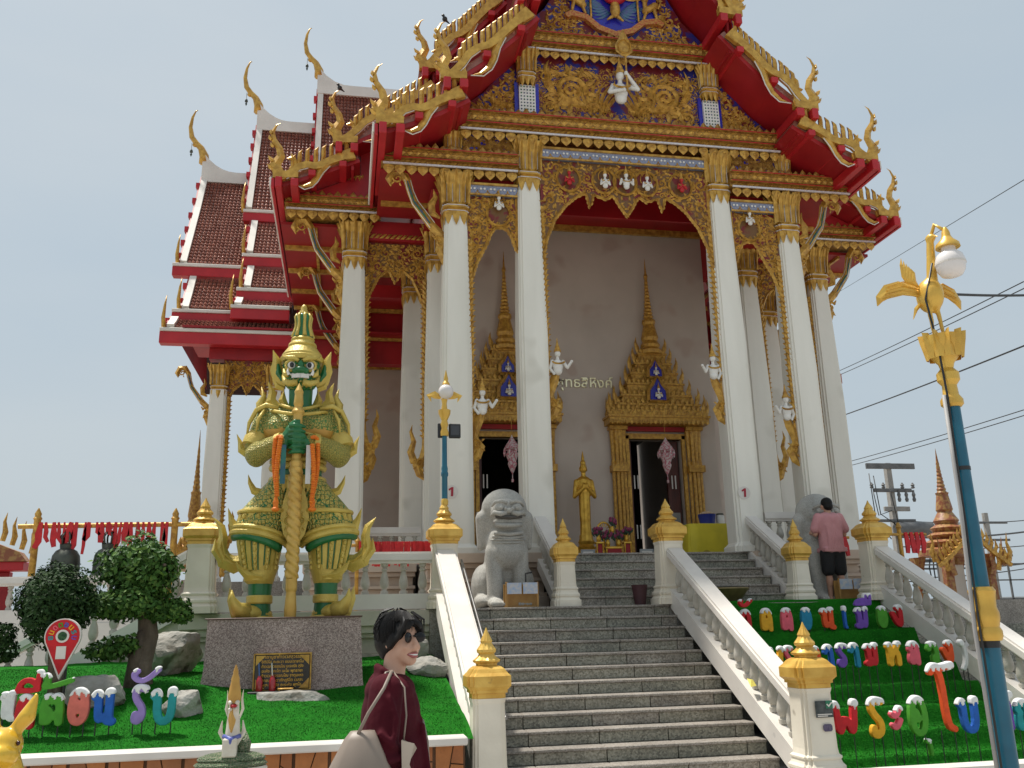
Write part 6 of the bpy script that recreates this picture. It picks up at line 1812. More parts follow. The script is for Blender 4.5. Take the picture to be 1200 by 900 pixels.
# shoulder bag
bag = empty('shoulder_bag', W_(-.15, -.28, .85), 'large taupe tote bag hanging from the shoulder of the woman', 'bag')
bm_ = MB()
nb = 12; vs = []
for (z, x0, x1, d) in ((.80, -.37, .02, .075), (.82, -.385, .035, .095), (.95, -.345, .005, .10), (1.08, -.285, -.055, .085), (1.17, -.235, -.095, .05), (1.20, -.21, -.11, .03)):
    for j in range(nb):
        a = 2 * pi * j / nb
        cx = (x0 + x1) / 2; hx = (x1 - x0) / 2
        ex = math.copysign(abs(math.cos(a)) ** .55, math.cos(a)); ey = math.copysign(abs(math.sin(a)) ** .7, math.sin(a))
        vs.append(W_(cx + hx * ex, -.30 + d * ey, z))
bm_.add(vs, [(k * nb + i, k * nb + (i + 1) % nb, (k + 1) * nb + (i + 1) % nb, (k + 1) * nb + i) for k in range(5) for i in range(nb)] + [tuple(range(nb))[::-1], tuple(range(5 * nb, 6 * nb))])
bo = bm_.build('bag_body', TAUPE, bag, smooth=60)
sp = MB()
sp.tube([W_(-.19, -.33, 1.17), W_(-.14, -.335, 1.27), W_(-.075, -.30, 1.365), W_(-.04, -.20, 1.425), W_(-.03, -.12, 1.425)], .0035, 6, flat=2)
sp.tube([W_(-.14, -.26, 1.17), W_(-.12, -.22, 1.30), W_(-.06, -.14, 1.42), W_(-.03, -.12, 1.425)], .006, 6)
sp.tube([W_(-.03, -.12, 1.425), W_(.015, -.235, 1.36), W_(.022, -.262, 1.25), W_(.01, -.255, 1.14)], .004, 6)
sp.build('strap', TAUPE, bag, smooth=True)
pp = MB()
for k in range(5):
    o_ = .012 * k
    pp.add([W_(.00 + o_ * .2, -.285 + o_, 1.155), W_(.055 + o_ * .3, -.285 + o_, 1.14 - .006 * k), W_(.035, -.285 + o_, 1.06), W_(.045 + .006 * k, -.285 + o_, .985), W_(.005, -.285 + o_, .985)], [(0, 1, 2), (0, 2, 3, 4)])
fold = empty('folded_fan', W_(.03, -.28, 1.0), 'pleated beige paper fan under the arm of the woman', 'fan')
pp.build('pleats', mat('beige_paper', (.50, .42, .34), (.44, .36, .28), rough=.8), fold, kind='stuff')

# man seen from behind
MX, MY = 7.86, 13.72
mn = empty('person', (MX, MY, LZ), 'man in a pink T-shirt and black shorts seen from behind on the landing', 'person')
N_ = lambda a, b, c: V3(MX + a, MY + b, LZ + c)
sk = MB()
sk.ell(N_(-.005, .02, 1.56), (.078, .092, .105), 18, 12); sk.ell(N_(-.03, .07, 1.52), (.06, .055, .075), 14, 9); sk.cap(N_(0, .01, 1.47), N_(0, 0, 1.40), .055, .06, 12)
sk.ell(N_(.08, .02, 1.55), (.012, .02, .03), 8, 6); sk.ell(N_(-.082, .03, 1.55), (.012, .02, .03), 8, 6)
for s in (-1, 1):
    sk.cap(N_(s * .20, .0, 1.33), N_(s * .26, .02, 1.08), .05, .042, 12); sk.cap(N_(s * .26, .02, 1.08), N_(s * .20, .24, 1.12), .042, .03, 12); sk.ell(N_(s * .19, .28, 1.13), (.03, .05, .035), 10, 8)
    for k in range(4): sk.tube([N_(s * .19, .31, 1.15 - .02 * k), N_(s * .17, .34, 1.15 - .02 * k), N_(s * .145, .33, 1.15 - .02 * k)], [.010, .009, .008], 6)
    sk.tube([N_(s * .19, .28, 1.16), N_(s * .17, .31, 1.18)], [.012, .009], 6)
    sk.cap(N_(s * .10, 0, .75), N_(s * .105, .0, .48), .085, .062, 14); sk.ell(N_(s * .105, -.005, .33), (.058, .062, .12), 12, 10); sk.cap(N_(s * .105, 0, .45), N_(s * .105, .01, .09), .055, .038, 12)
    sk.cap(N_(s * .105, .0, .045), N_(s * .12, .17, .03), .042, .036, 10)
sk.cap(N_(0, 0, 1.3), N_(0, 0, .85), .12, .12, 14)
organic('body', sk, SKIN2, .011, mn, smooth_it=4)
h = MB(); h.ell(N_(-.002, .005, 1.60), (.093, .105, .092), 18, 12); h.ell(N_(0, -.03, 1.54), (.082, .07, .075), 16, 10); organic('hair', h, HAIR, .010, mn, smooth_it=3)
t = MB(); t.ell(N_(0, .01, 1.36), (.21, .11, .075), 18, 12); t.cap(N_(-.06, .0, 1.30), N_(-.06, .0, .86), .145, .145, 16); t.cap(N_(.06, .0, 1.30), N_(.06, .0, .86), .145, .145, 16)
for s in (-1, 1): t.cap(N_(s * .19, .0, 1.36), N_(s * .265, .0, 1.17), .075, .078, 14)
for k in range(7): t.tube([N_(-.14 + .045 * k, -.135, 1.22 - .03 * (k % 3)), N_(-.12 + .04 * k, -.150, 1.02), N_(-.13 + .045 * k, -.145, .84)], [.006, .013, .010], 6)
t.box(N_(-.2, 0, 0).x, N_(.2, 0, 0).x, MY - .14, MY + .14, LZ + .79, LZ + .86)
organic('t_shirt', t, PINK, .013, mn, smooth_it=3)
t = MB()
for s in (-1, 1): t.cap(N_(s * .095, 0, .78), N_(s * .108, 0, .50), .118, .105, 14)
t.ell(N_(0, 0, .80), (.19, .13, .10), 14, 9)
organic('shorts', t, BCLOTH, .015, mn, smooth_it=3)
# ------------------------------------------------------------------ foam letters, pin sign, rocks, plants, small statues
_mats = {}
LC = dict(red=(.60, .012, .02), yellow=(.80, .40, .015), pink=(.80, .12, .17), teal=(.01, .22, .38), orange=(.80, .085, .012), blue=(.012, .12, .50), purple=(.17, .07, .42), green=(.07, .33, .02), white=(.75, .75, .74), aqua=(.012, .30, .32), salmon=(.72, .17, .13), lilac=(.32, .22, .55))
def lcol(c):
    if c not in _mats: _mats[c] = mat('foam_' + c, LC[c], tuple(x * .82 for x in LC[c]), rough=.75, scale=14, bump=.12, bscale=30)
    return _mats[c]
SNOW = mat('foam_snow', (.80, .80, .79), (.70, .70, .70), rough=.8, scale=9)
def text_mesh(ch, size, ext, bev=0.0, off=0.0, res=3, align='CENTER'):
    cu = bpy.data.curves.new('glyph', 'FONT')
    cu.body = ch; cu.size = size; cu.extrude = ext; cu.bevel_depth = bev; cu.bevel_resolution = 1; cu.offset = off; cu.resolution_u = res
    cu.align_x = align
    o = bpy.data.objects.new('glyph', cu); sc.collection.objects.link(o)
    dg = bpy.context.evaluated_depsgraph_get()
    me = bpy.data.meshes.new_from_object(o.evaluated_get(dg))
    bpy.data.objects.remove(o)
    return me
def fuse(me, voxel, it=1):
    """merge overlapping strokes into one soft-edged solid"""
    o = bpy.data.objects.new('tmp', me); sc.collection.objects.link(o)
    md = o.modifiers.new('r', 'REMESH'); md.mode = 'VOXEL'; md.voxel_size = voxel; md.use_smooth_shade = True
    if it: ms = o.modifiers.new('s', 'SMOOTH'); ms.iterations = it; ms.factor = .5
    dg = bpy.context.evaluated_depsgraph_get()
    r = bpy.data.meshes.new_from_object(o.evaluated_get(dg))
    bpy.data.objects.remove(o); bpy.data.meshes.remove(me)
    return r
GLY = {
 'ด': [[(.14, .06), (.12, .55), (.24, .88), (.5, 1), (.76, .88), (.88, .55), (.88, 0)], [(.14, .06), (.40, .06), (.46, .3), (.34, .46)]],
 'ต': [[(.14, .06), (.12, .60), (.26, .98), (.5, .76), (.74, .98), (.88, .60), (.88, 0)], [(.14, .06), (.40, .06), (.46, .3), (.34, .46)]],
 'อ': [[(.16, .74), (.08, .4), (.2, .1), (.5, 0), (.8, .1), (.94, .45), (.84, .85), (.5, 1), (.2, .86), (.16, .66), (.42, .62), (.46, .40)]],
 'ว': [[(.1, .74), (.25, .95), (.55, 1), (.85, .84), (.92, .5), (.92, .0)], [(.92, .04), (.62, .06), (.60, .28)]],
 'น': [[(.05, .86), (.22, 1), (.24, .06), (.5, .22), (.78, .04)], [(.80, 1), (.78, .04), (.98, .02)]],
 'ม': [[(.05, .86), (.22, 1), (.24, .04), (.5, .12), (.80, .04), (.80, 1)], [(.24, .04), (.0, .06)]],
 'บ': [[(.04, .86), (.18, 1), (.2, .04), (.82, .04), (.84, 1)]],
 'พ': [[(.0, .9), (.14, 1), (.2, .0), (.5, .68), (.80, .0), (.92, 1)]],
 'ร': [[(.25, .22), (.15, .06), (.5, .0), (.88, .14), (.82, .40), (.40, .58), (.14, .76), (.28, .96), (.6, .98), (.95, .94)]],
 'ะ': [[(.1, .72), (.3, .60), (.62, .70), (.95, 1)], [(.1, .14), (.3, .0), (.62, .10), (.95, .40)]],
 'า': [[(.05, .70), (.2, .95), (.55, 1), (.88, .80), (.92, 0)]],
 'ห': [[(.02, .88), (.16, 1), (.18, 0)], [(.18, .26), (.45, .62), (.78, .60), (.88, .36), (.88, 0)], [(.62, .62), (.74, .82), (.9, 1)]],
 'ล': [[(.1, .72), (.28, .96), (.62, 1), (.90, .78), (.92, 0)], [(.92, .50), (.5, .58), (.14, .40), (.10, .08), (.40, .04), (.42, .22)]],
 'ง': [[(.52, .92), (.74, 1), (.84, .84), (.84, .04), (.46, .12), (.04, .64)]],
 ')': [[(.2, 1), (.7, .78), (.85, .5), (.7, .22), (.2, 0)]],
 'เ': [[(.45, 1), (.45, .06), (.8, .04)]],
 'โ': [[(.0, .90), (.14, 1), (.45, .955), (1, 1)], [(.28, .95), (.48, .84), (.52, .08), (.82, .02)]],
 'ส': [[(.1, .66), (.28, .86), (.62, .90), (.88, .72), (.90, 0)], [(.90, .46), (.5, .54), (.14, .38), (.10, .08), (.40, .04), (.42, .22)], [(.66, .86), (1, 1)]],
 'ถ': [[(.1, .72), (.28, .96), (.62, 1), (.90, .78), (.92, 0)], [(.1, .72), (.34, .60), (.14, .44), (.14, .06), (.42, .04)]],
 'ั': [[(.2, .9), (.02, .6), (.22, .14), (.55, .14), (1, 1)]],
 'ี': [[(.02, .06), (.16, .52), (.5, .66), (.84, .40), (.92, .06), (.02, .06)], [(.90, .1), (.94, 1)]],
 'ื': [[(.02, .06), (.16, .46), (.5, .58), (.84, .36), (.92, .06), (.02, .06)], [(.93, .1), (.96, 1)], [(.66, .5), (.70, 1)]],
 '้': [[(.12, 1), (.22, .66), (.02, .14), (.4, .2), (1, .62)]],
 'ุ': [[(.1, .92), (.5, 1), (.8, .8), (.78, 0)]],
}
def letter(ch, colour, x, y, zbase, w, h, label, ground, group, stakes=True, lean=0.0, snow=.19):
    """chunky foam letter cut from thick strokes ; its foot at zbase"""
    r = empty('letter_cutout', (x, y, ground), label, 'letter', group)
    dz = .034
    w *= 1.10; h *= 1.06; rad = max(.019, min(.036, .115 * min(h, w * 1.6)))
    if ch in ('ั', 'ี', '้', 'ื'): rad = .024
    mb = MB(); fr = (V3(0, 0, 0), V3(1, 0, 0), V3(0, 0, 1), V3(0, -1, 0))
    def PT(p): return (-w / 2 + rad + p[0] * (w - 2 * rad), rad + p[1] * (h - 2 * rad))
    for path in GLY[ch]:
        Q = [PT(p) for p in path]
        for _ in range(2):                             # round the corners
            N = [Q[0]]
            for a, b in zip(Q[:-1], Q[1:]): N += [(a[0] * .75 + b[0] * .25, a[1] * .75 + b[1] * .25), (a[0] * .25 + b[0] * .75, a[1] * .25 + b[1] * .75)]
            Q = N + [Q[-1]]
        for a, b in zip(Q[:-1], Q[1:]):
            d = math.atan2(b[1] - a[1], b[0] - a[0])
            pl_ = [(a[0] + rad * math.cos(d + pi / 2 + pi * k / 6), a[1] + rad * math.sin(d + pi / 2 + pi * k / 6)) for k in range(7)] + [(b[0] + rad * math.cos(d - pi / 2 + pi * k / 6), b[1] + rad * math.sin(d - pi / 2 + pi * k / 6)) for k in range(7)]
            mb.prism(pl_, fr, -dz, dz)
    me = fuse(mb.mesh('letter', lcol(colour)), .0075, 1); me.shade_smooth()
    me.materials.clear(); me.materials.append(lcol(colour))
    # snow cap : the top of the letter, cut along a scalloped line and made a little fatter
    cut = h - min(h * snow, .085)
    sb = bmesh.new(); sb.from_mesh(me)
    ph = x * 37
    keep = lambda c: c.z > cut + .020 * math.sin(c.x * 95 + ph) + .008 * math.sin(c.x * 210 + ph * 2)
    bmesh.ops.delete(sb, geom=[f for f in sb.faces if not keep(f.calc_center_median())], context='FACES')
    nrm = {v: v.normal.copy() for v in sb.verts}
    sb.normal_update()
    for v in sb.verts: v.co += v.normal * (.010 if not v.is_boundary else -.002)
    me2 = bpy.data.meshes.new('snow_cap'); sb.to_mesh(me2); sb.free(); me2.materials.append(SNOW); me2.shade_smooth()
    M = T(V3(x, y, zbase)) @ RY(lean)
    link_mesh(me, 'letter', M, r)
    if len(me2.polygons):
        so = link_mesh(me2, 'snow_cap', M, r); so['kind'] = 'stuff'
    if stakes:
        for k in ((-.25, .25) if w > .12 else (0.0,)):
            MB().tube([(x + k * w, y, ground - .05), (x + k * w, y, zbase + rad)], .006, 6).build('stake', BLACK, r)
    return r
GL = 'letters of the left greeting'; GRR = 'letters on the turf stair'
YL = 9.45
def gl_(x): return mound(x, YL)
# greeting on the left mound (partly behind the gilt rabbit)
for (ch, c, px, z0, w, h, lab, stk) in (
    ('น', 'white', -3.02, .86, .14, .26, 'white foam letter half hidden behind the gilt rabbit', True),
    ('ด', 'red', -2.87, .79, .18, .30, 'red foam letter with snow cap just right of the gilt rabbit ear', True),
    ('ี', 'red', -2.86, 1.10, .22, .20, 'red foam vowel sign with snow above the red letter', False),
    ('ต', 'green', -2.64, .81, .23, .29, 'lime green foam letter with snow cap on the left mound', True),
    ('้', 'green', -2.62, 1.12, .27, .15, 'lime green foam tone mark above the lime green letter', False),
    ('อ', 'salmon', -2.41, .80, .20, .33, 'salmon pink foam letter O shape on the left mound', True),
    ('น', 'blue', -2.19, .79, .22, .32, 'blue foam letter with snow on the left mound', True),
    ('ร', 'lilac', -1.88, .79, .15, .35, 'lilac foam letter curling like an S on the left mound', True),
    ('ั', 'lilac', -1.84, 1.15, .26, .15, 'lilac foam vowel sign above the lilac letter', False),
    ('บ', 'aqua', -1.65, .77, .25, .33, 'turquoise foam letter at the right end of the greeting', True)):
    letter(ch, c, px, YL, z0, w, h, lab, gl_(px) if stk else z0, GL, stk)
def ts_(x, y): return turf_step(x, y)
def row(y, items, zb):
    for (ch, c, x, w, h, lab, stk, up) in items:
        letter(ch, c, x, y, zb + up, w, h, lab, ts_(x, y) if stk else zb + up, GRR, stk)
row(12.25, [('ว', 'red', 5.57, .16, .30, 'red foam letter at the left end of the top row', True, 0), ('ั', 'red', 5.58, .20, .12, 'red foam vowel sign above the first letter of the top row', False, .33),
     ('ด', 'yellow', 5.88, .19, .31, 'yellow foam letter second in the top row', True, 0), ('ด', 'pink', 6.19, .19, .31, 'pink foam letter third in the top row', True, 0), ('อ', 'teal', 6.49, .17, .31, 'teal foam letter fourth in the top row', True, 0),
     ('น', 'orange', 6.82, .22, .30, 'orange foam letter fifth in the top row', True, 0), ('เ', 'blue', 7.09, .09, .31, 'slim blue foam letter in the top row', True, 0), ('ม', 'purple', 7.36, .21, .30, 'purple foam letter with vowel sign in the top row', True, 0),
     ('ื', 'purple', 7.4, .26, .17, 'purple foam vowel sign above the purple letter', False, .32), ('อ', 'green', 7.68, .17, .31, 'green foam letter right of the purple one in the top row', True, 0), ('ง', 'red', 7.92, .20, .32, 'red foam letter at the right end of the top row', True, 0)], 1.45)
row(10.95, [('พ', 'yellow', 5.33, .22, .27, 'yellow foam letter at the left end of the middle row, beside the gold cap', True, 0), ('ร', 'pink', 5.5, .13, .28, 'pink foam letter behind the gold cap in the middle row', True, 0), ('ะ', 'orange', 5.68, .12, .25, 'orange foam vowel behind the gold cap in the middle row', True, 0), ('อ', 'orange', 5.86, .16, .27, 'orange foam letter just right of the gold cap in the middle row', True, 0),
     ('า', 'blue', 6.05, .14, .28, 'blue hook-shaped foam letter in the middle row', True, 0), ('ร', 'purple', 6.23, .15, .29, 'purple foam letter like an S in the middle row', True, 0), ('า', 'teal', 6.41, .14, .29, 'teal hook-shaped foam letter in the middle row', True, 0), ('ม', 'red', 6.65, .20, .28, 'red foam letter in the middle row', True, 0),
     ('ห', 'yellow', 6.96, .21, .29, 'yellow foam letter right of centre in the middle row', True, 0), ('ล', 'pink', 7.24, .17, .29, 'pink foam letter right of the yellow one in the middle row', True, 0), ('ว', 'green', 7.51, .18, .28, 'green foam letter near the right end of the middle row', True, 0), ('ง', 'orange', 7.73, .18, .29, 'orange-red foam letter at the right of the middle row', True, 0), (')', 'white', 7.96, .12, .36, 'white foam bracket closing the middle row', True, -.08)], 1.0)
row(9.62, [('พ', 'red', 5.43, .32, .40, 'large red foam letter starting the bottom row', True, 0), ('ร', 'yellow', 5.8, .20, .42, 'large yellow foam letter in the bottom row', True, 0), ('ะ', 'pink', 6.04, .15, .24, 'pink double foam vowel in the bottom row', True, .08), ('อ', 'green', 6.31, .24, .42, 'large green foam letter with a hanging vowel in the bottom row', True, 0), ('ุ', 'green', 6.4, .09, .17, 'small green foam vowel below the green letter', False, -.20),
     ('โ', 'orange', 6.66, .30, .72, 'very tall orange foam letter in the bottom row', True, .02), ('บ', 'blue', 6.95, .27, .38, 'large blue foam letter left of the blue lamp pole', True, 0), ('ส', 'purple', 7.38, .24, .40, 'purple foam letter half hidden by the blue lamp pole', True, .02), ('ถ', 'aqua', 7.62, .20, .34, 'turquoise foam letter at the right end of the bottom row', True, 0)], .32)

# red map-pin sign
pn_ = empty('pin_sign', (-2.70, 9.78, 1.1), 'red map-pin sign with white rim and ring of coloured letters', 'sign')
def pinpoly(k):
    P = [(k * .168 * math.cos(a), .155 + k * .168 * math.sin(a)) for a in [-.55 + (pi + 1.1) * j / 22 for j in range(23)]]
    return P + [(0, .155 - .405 * (1 + (k - 1) * 1.5))]
fr = (V3(-2.70, 9.80, 1.46), V3(1, 0, 0), V3(0, 0, 1), V3(0, -1, 0))
MB().prism(pinpoly(1.0), fr, 0, .045).build('board', WHITER, pn_)
MB().prism(pinpoly(.93), fr, .045, .049).build('red_face', lcol('red'), pn_)
mb = MB(); mb.lathe([(.062, 0), (.062, .006)], n=24); o = mb.build('white_ring', WHITER, pn_, origin=(0, 0, 0)); o.matrix_local = T(V3(-2.70, 9.751, 1.615) - wp(pn_)) @ RX(pi / 2)
mb = MB(); mb.lathe([(.042, 0), (.042, .005)], n=24); o = mb.build('centre_hole', mat('pin_centre', (.01, .05, .02), (.06, .15, .05), rough=.8, scale=30), pn_, origin=(0, 0, 0)); o.matrix_local = T(V3(-2.70, 9.746, 1.615) - wp(pn_)) @ RX(pi / 2)
MB().cbox(-2.745, -2.655, 9.742, 9.752, 1.40, 1.52, .002).build('white_card', WHITER, pn_)
for i, (ch, c) in enumerate(zip(('ย', 'น', 'ด', 'ต', 'อ', 'น', 'ร', 'บ'), ('aqua', 'yellow', 'pink', 'green', 'blue', 'yellow', 'aqua', 'purple'))):
    a = pi + .15 - i * (pi + .3) / 7
    me = text_mesh(ch, .075, .003, 0, .002); me.materials.append(lcol(c))
    link_mesh(me, 'painted_letter', T(V3(-2.70 + .112 * math.cos(a), 9.750, 1.615 + .112 * math.sin(a))) @ RY(-(a - pi / 2)) @ RX(pi / 2) @ T((0, -.025, 0)), pn_)
MB().tube([(-2.66, 9.83, 1.0), (-2.66, 9.83, 1.45)], .012, 8).build('post', BLACK, pn_)

# boulders
from mathutils import noise as mnoise
ROCK = mat('grey_rock', (.40, .385, .35), (.24, .225, .19), rough=.9, scale=3.5, bump=1.0, bscale=16, c3=(.13, .12, .095), s3=5, f3=.58)
def rock(x, y, z, sx, sy, sz, seed, label, rot=0, m=ROCK):
    rd = random.Random(seed)
    bm = bmesh.new(); bmesh.ops.create_icosphere(bm, subdivisions=5, radius=1)
    pl_ = [(Vector((rd.gauss(0, 1), rd.gauss(0, 1), rd.gauss(0, .8))).normalized(), rd.uniform(.5, .8)) for _ in range(22)] + [(V3(0, 0, 1), .62)]
    ph = [Vector((rd.uniform(2, 9), rd.uniform(2, 9), rd.uniform(2, 9))) for _ in range(4)]
    for v in bm.verts:
        for n_, d in pl_:
            q = v.co.dot(n_)
            if q > d: v.co -= n_ * (q - d) * .93
        q_ = Vector((v.co.x * sx, v.co.y * sy, v.co.z * sz)) * 1.0 + Vector((seed * 3.1, 0, 0))
        v.co *= 1 + .16 * mnoise.fractal(q_ * 5.0, .9, 2.1, 5) * min(1, .35 / max(sx, .1))
        v.co = Vector((v.co.x * sx, v.co.y * sy, v.co.z * sz))
    me = bpy.data.meshes.new('rock'); bm.to_mesh(me); bm.free(); me.materials.append(m)
    me.shade_smooth(); me.set_sharp_from_angle(angle=R(15))
    return tag(link_mesh(me, 'boulder', T(V3(x, y, z)) @ RZ(rot)), label, 'boulder', 'boulders in the planter')
rock(-2.42, 10.25, 1.06, .34, .30, .24, 1, 'pale grey boulder behind the salmon letter')
rock(-2.15, 12.0, 1.36, .60, .35, .42, 2, 'big rough boulder behind the cloud-pruned tree trunk')
rock(-1.55, 9.95, .92, .26, .2, .22, 6, 'grey boulder behind the lilac and turquoise letters', .5)
rock(1.0, 11.45, 1.12, .34, .26, .26, 4, 'square boulder right of the woman')
rock(.85, 12.45, 1.36, .42, .25, .20, 9, 'flat boulder at the terrace wall behind the woman')
rock(-.52, 10.60, .84, .60, .24, .21, 12, 'long flat rock slab in front of the plinth')
rock(-1.7, 10.75, .93, .14, .08, .05, 14, 'small pale broken stone at the left corner of the plinth')

# foliage
LEAF = [mat('leaf_%d' % i, c, tuple(x * .7 for x in c), rough=.6, scale=9, spec=.2) for i, c in enumerate(((.065, .15, .026), (.04, .105, .018), (.13, .23, .045)))]
LEAFD = [mat('leaf_dark_%d' % i, c, tuple(x * .7 for x in c), rough=.65, scale=9, spec=.15) for i, c in enumerate(((.026, .062, .016), (.018, .045, .012), (.04, .08, .02)))]
BARK = mat('bark', (.17, .13, .095), (.09, .065, .045), rough=.9, scale=8, bump=.9, bscale=22, stretch=(1, 1, .35))
def foliage(name, blobs, n, size, seed, mats, parent, shell=.55):
    """leaf quads scattered through the volume of several ellipsoids"""
    rd = random.Random(seed); mb = MB()
    tot = sum(b[3] * b[4] * b[5] for b in blobs)
    for (cx, cy, cz, rx, ry, rz) in blobs:
        k = int(n * (rx * ry * rz) / tot)
        ph = [(rd.uniform(0, 6), rd.uniform(2, 6)) for _ in range(3)]
        for i in range(k):
            u = Vector((rd.gauss(0, 1), rd.gauss(0, 1), rd.gauss(0, 1))).normalized()
            lump = 1 + .17 * math.sin(u.x * ph[0][1] + ph[0][0]) + .14 * math.sin(u.y * ph[1][1] + ph[1][0]) + .13 * math.sin(u.z * ph[2][1] + ph[2][0])
            r = (shell + (1 - shell) * rd.random() ** .6) * lump * (1.06 if rd.random() < .06 else 1)
            p = Vector((cx + u.x * rx * r, cy + u.y * ry * r, cz + u.z * rz * r))
            nrm = (u + Vector((rd.gauss(0, .5), rd.gauss(0, .5), rd.gauss(.35, .5)))).normalized()
            t = nrm.orthogonal().normalized(); t = Matrix.Rotation(rd.uniform(0, 6.28), 3, nrm) @ t; b = nrm.cross(t)
            s = size * rd.uniform(.7, 1.3)
            mb.mi = 0 if rd.random() < .5 else (1 if rd.random() < .6 else 2)
            mb.add([p - t * s, p - b * s * .55 + nrm * s * .12, p + t * s, p + b * s * .55 + nrm * s * .12], [(0, 1, 2), (0, 2, 3)])
    me = bpy.data.meshes.new(name)
    me.from_pydata(mb.v, [], mb.f); o_ = wp(parent); me.transform(T(-o_))
    for m in mats: me.materials.append(m)
    me.polygons.foreach_set('material_index', mb.m)
    ob = link_mesh(me, name, T(o_), parent)
    ob['kind'] = 'stuff'
    return ob
tr_ = empty('cloud_pruned_tree', (-2.2, 10.85, 1.05), 'cloud-pruned tree with three leafy tiers and bare trunk left of the giant', 'tree')
mb = MB()
mb.tube([(-2.17, 10.85, 1.0), (-2.18, 10.85, 1.3), (-2.12, 10.85, 1.6), (-2.16, 10.85, 1.9), (-2.22, 10.85, 2.3), (-2.24, 10.85, 2.6)], [.15, .125, .11, .09, .05, .02], 12)
mb.tube([(-2.25, 10.78, 1.02), (-2.22, 10.76, 1.35), (-2.17, 10.78, 1.65)], [.08, .07, .05], 10)
for (x, y, z, r) in ((-2.65, 10.75, 1.9, .03), (-1.82, 10.8, 1.82, .03), (-2.5, 10.7, 1.42, .025), (-2.45, 11.1, 2.2, .03), (-1.95, 10.6, 2.35, .03)):
    mb.tube([(-2.15, 10.85, z - .12), ((x - 2.15) / 2, (y + 10.85) / 2, z + .02), (x, y, z)], [.05, .04, .015], 8)
mb.build('trunk', BARK, tr_, smooth=True)
foliage('crown', [(-2.27, 10.85, 2.42, .42, .40, .30), (-2.1, 10.8, 2.34, .34, .34, .24), (-2.45, 10.85, 2.30, .30, .32, .22), (-2.22, 10.82, 2.14, .34, .34, .2)], 5200, .034, 21, LEAF, tr_, .35)
foliage('lower_crown', [(-2.50, 10.75, 1.93, .36, .32, .20), (-2.2, 10.65, 1.96, .28, .28, .17)], 2600, .032, 22, LEAF, tr_, .4)
foliage('side_crown', [(-1.88, 10.82, 1.86, .27, .26, .14), (-2.02, 10.8, 1.92, .2, .2, .13)], 1500, .032, 23, LEAF, tr_, .4)
foliage('low_branch', [(-2.50, 10.7, 1.45, .26, .2, .10), (-2.35, 10.72, 1.52, .2, .18, .09)], 1100, .032, 24, LEAF, tr_, .4)
sp_ = MB()
for (x, z, h) in ((-2.06, 2.62, .16), (-2.35, 2.66, .2), (-2.18, 2.68, .14)): sp_.tube([(x, 10.85, z), (x + .02, 10.85, z + h)], [.006, .003], 4)
sp_.build('stray_shoot', BARK, tr_)
bs = empty('ball_topiary', (-2.92, 10.3, 1.1), 'dark round clipped ball shrub on twisted stems', 'shrub')
mb = MB()
for k in range(5):
    a = k * 1.26; mb.tube([(-2.86 + .06 * math.cos(a), 10.3 + .06 * math.sin(a), 1.0), (-2.88 + .05 * math.cos(a + 1.5), 10.3 + .05 * math.sin(a + 1.5), 1.3), (-2.92 + .05 * math.cos(a + 3), 10.3 + .05 * math.sin(a + 3), 1.62), (-2.95, 10.3, 1.85)], [.04, .04, .035, .03], 8)
mb.build('stem', BARK, bs, smooth=True)
foliage('crown', [(-2.97, 10.3, 1.95, .36, .36, .33), (-2.97, 10.3, 1.93, .37, .37, .34)], 9000, .024, 31, LEAFD, bs, .72)
b2 = empty('ball_topiary', (-3.52, 10.2, 1.1), 'second clipped ball shrub cut by the left edge', 'shrub')
MB().tube([(-3.52, 10.2, 1.0), (-3.52, 10.2, 1.6)], .05, 8).build('stem', BARK, b2)
foliage('crown', [(-3.50, 10.2, 1.55, .24, .24, .26)], 2600, .024, 33, LEAFD, b2, .7)

# gilt rabbit at the lower left corner
RB = empty('rabbit_statue', (-1.93, 6.0, .4), 'glossy golden rabbit statue with tall ears in the lower left corner', 'statue')
B_ = lambda a, b, c: (-1.93 + a, 6.0 + b, c)
mb = MB()
mb.ell(B_(0, 0, 1.005), (.115, .13, .10), 18, 12); mb.ell(B_(.03, -.10, .965), (.07, .07, .06), 14, 10); mb.ell(B_(.05, -.06, .955), (.07, .07, .06), 12, 9)
mb.cap(B_(0, .03, .93), B_(0, .05, .75), .10, .16, 14); mb.ell(B_(0, .08, .62), (.22, .24, .25), 18, 12); mb.cap(B_(-.09, -.08, .6), B_(-.09, -.14, .42), .06, .055); mb.cap(B_(.09, -.08, .6), B_(.09, -.14, .42), .06, .055)
for s, tx in ((-1, -.02), (1, .10)):
    mb.cap(B_(s * .055, .02, 1.08), B_(s * .075 + tx * .4, .02, 1.16), .038, .05, 12); mb.cap(B_(s * .075 + tx * .4, .02, 1.16), B_(s * .075 + tx * .75, .03, 1.27), .05, .018, 12)
GRAB = mat('rabbit_gold', (.80, .50, .045), (.72, .42, .03), rough=.22, metal=.25, scale=5, coat=.4)
organic('body', mb, GRAB, .012, RB, smooth_it=5)
e = MB(); e.ell(B_(.105, -.055, 1.02), (.012, .014, .014), 10, 7); e.ell(B_(-.105, -.055, 1.02), (.012, .014, .014), 10, 7); e.build('eye', mat('rabbit_eye', (.05, .01, .005), rough=.2), RB, smooth=True)
MB().cbox(-2.2, -1.66, 5.76, 6.26, .34, .42, .02).build('base', GRAB, RB)
pd_ = empty('pedestal', (-1.93, 6.0, 0), 'plain pedestal under the golden rabbit', 'pedestal'); MB().cbox(-2.2, -1.66, 5.75, 6.27, 0, .338, .01).build('block', WHITE, pd_)

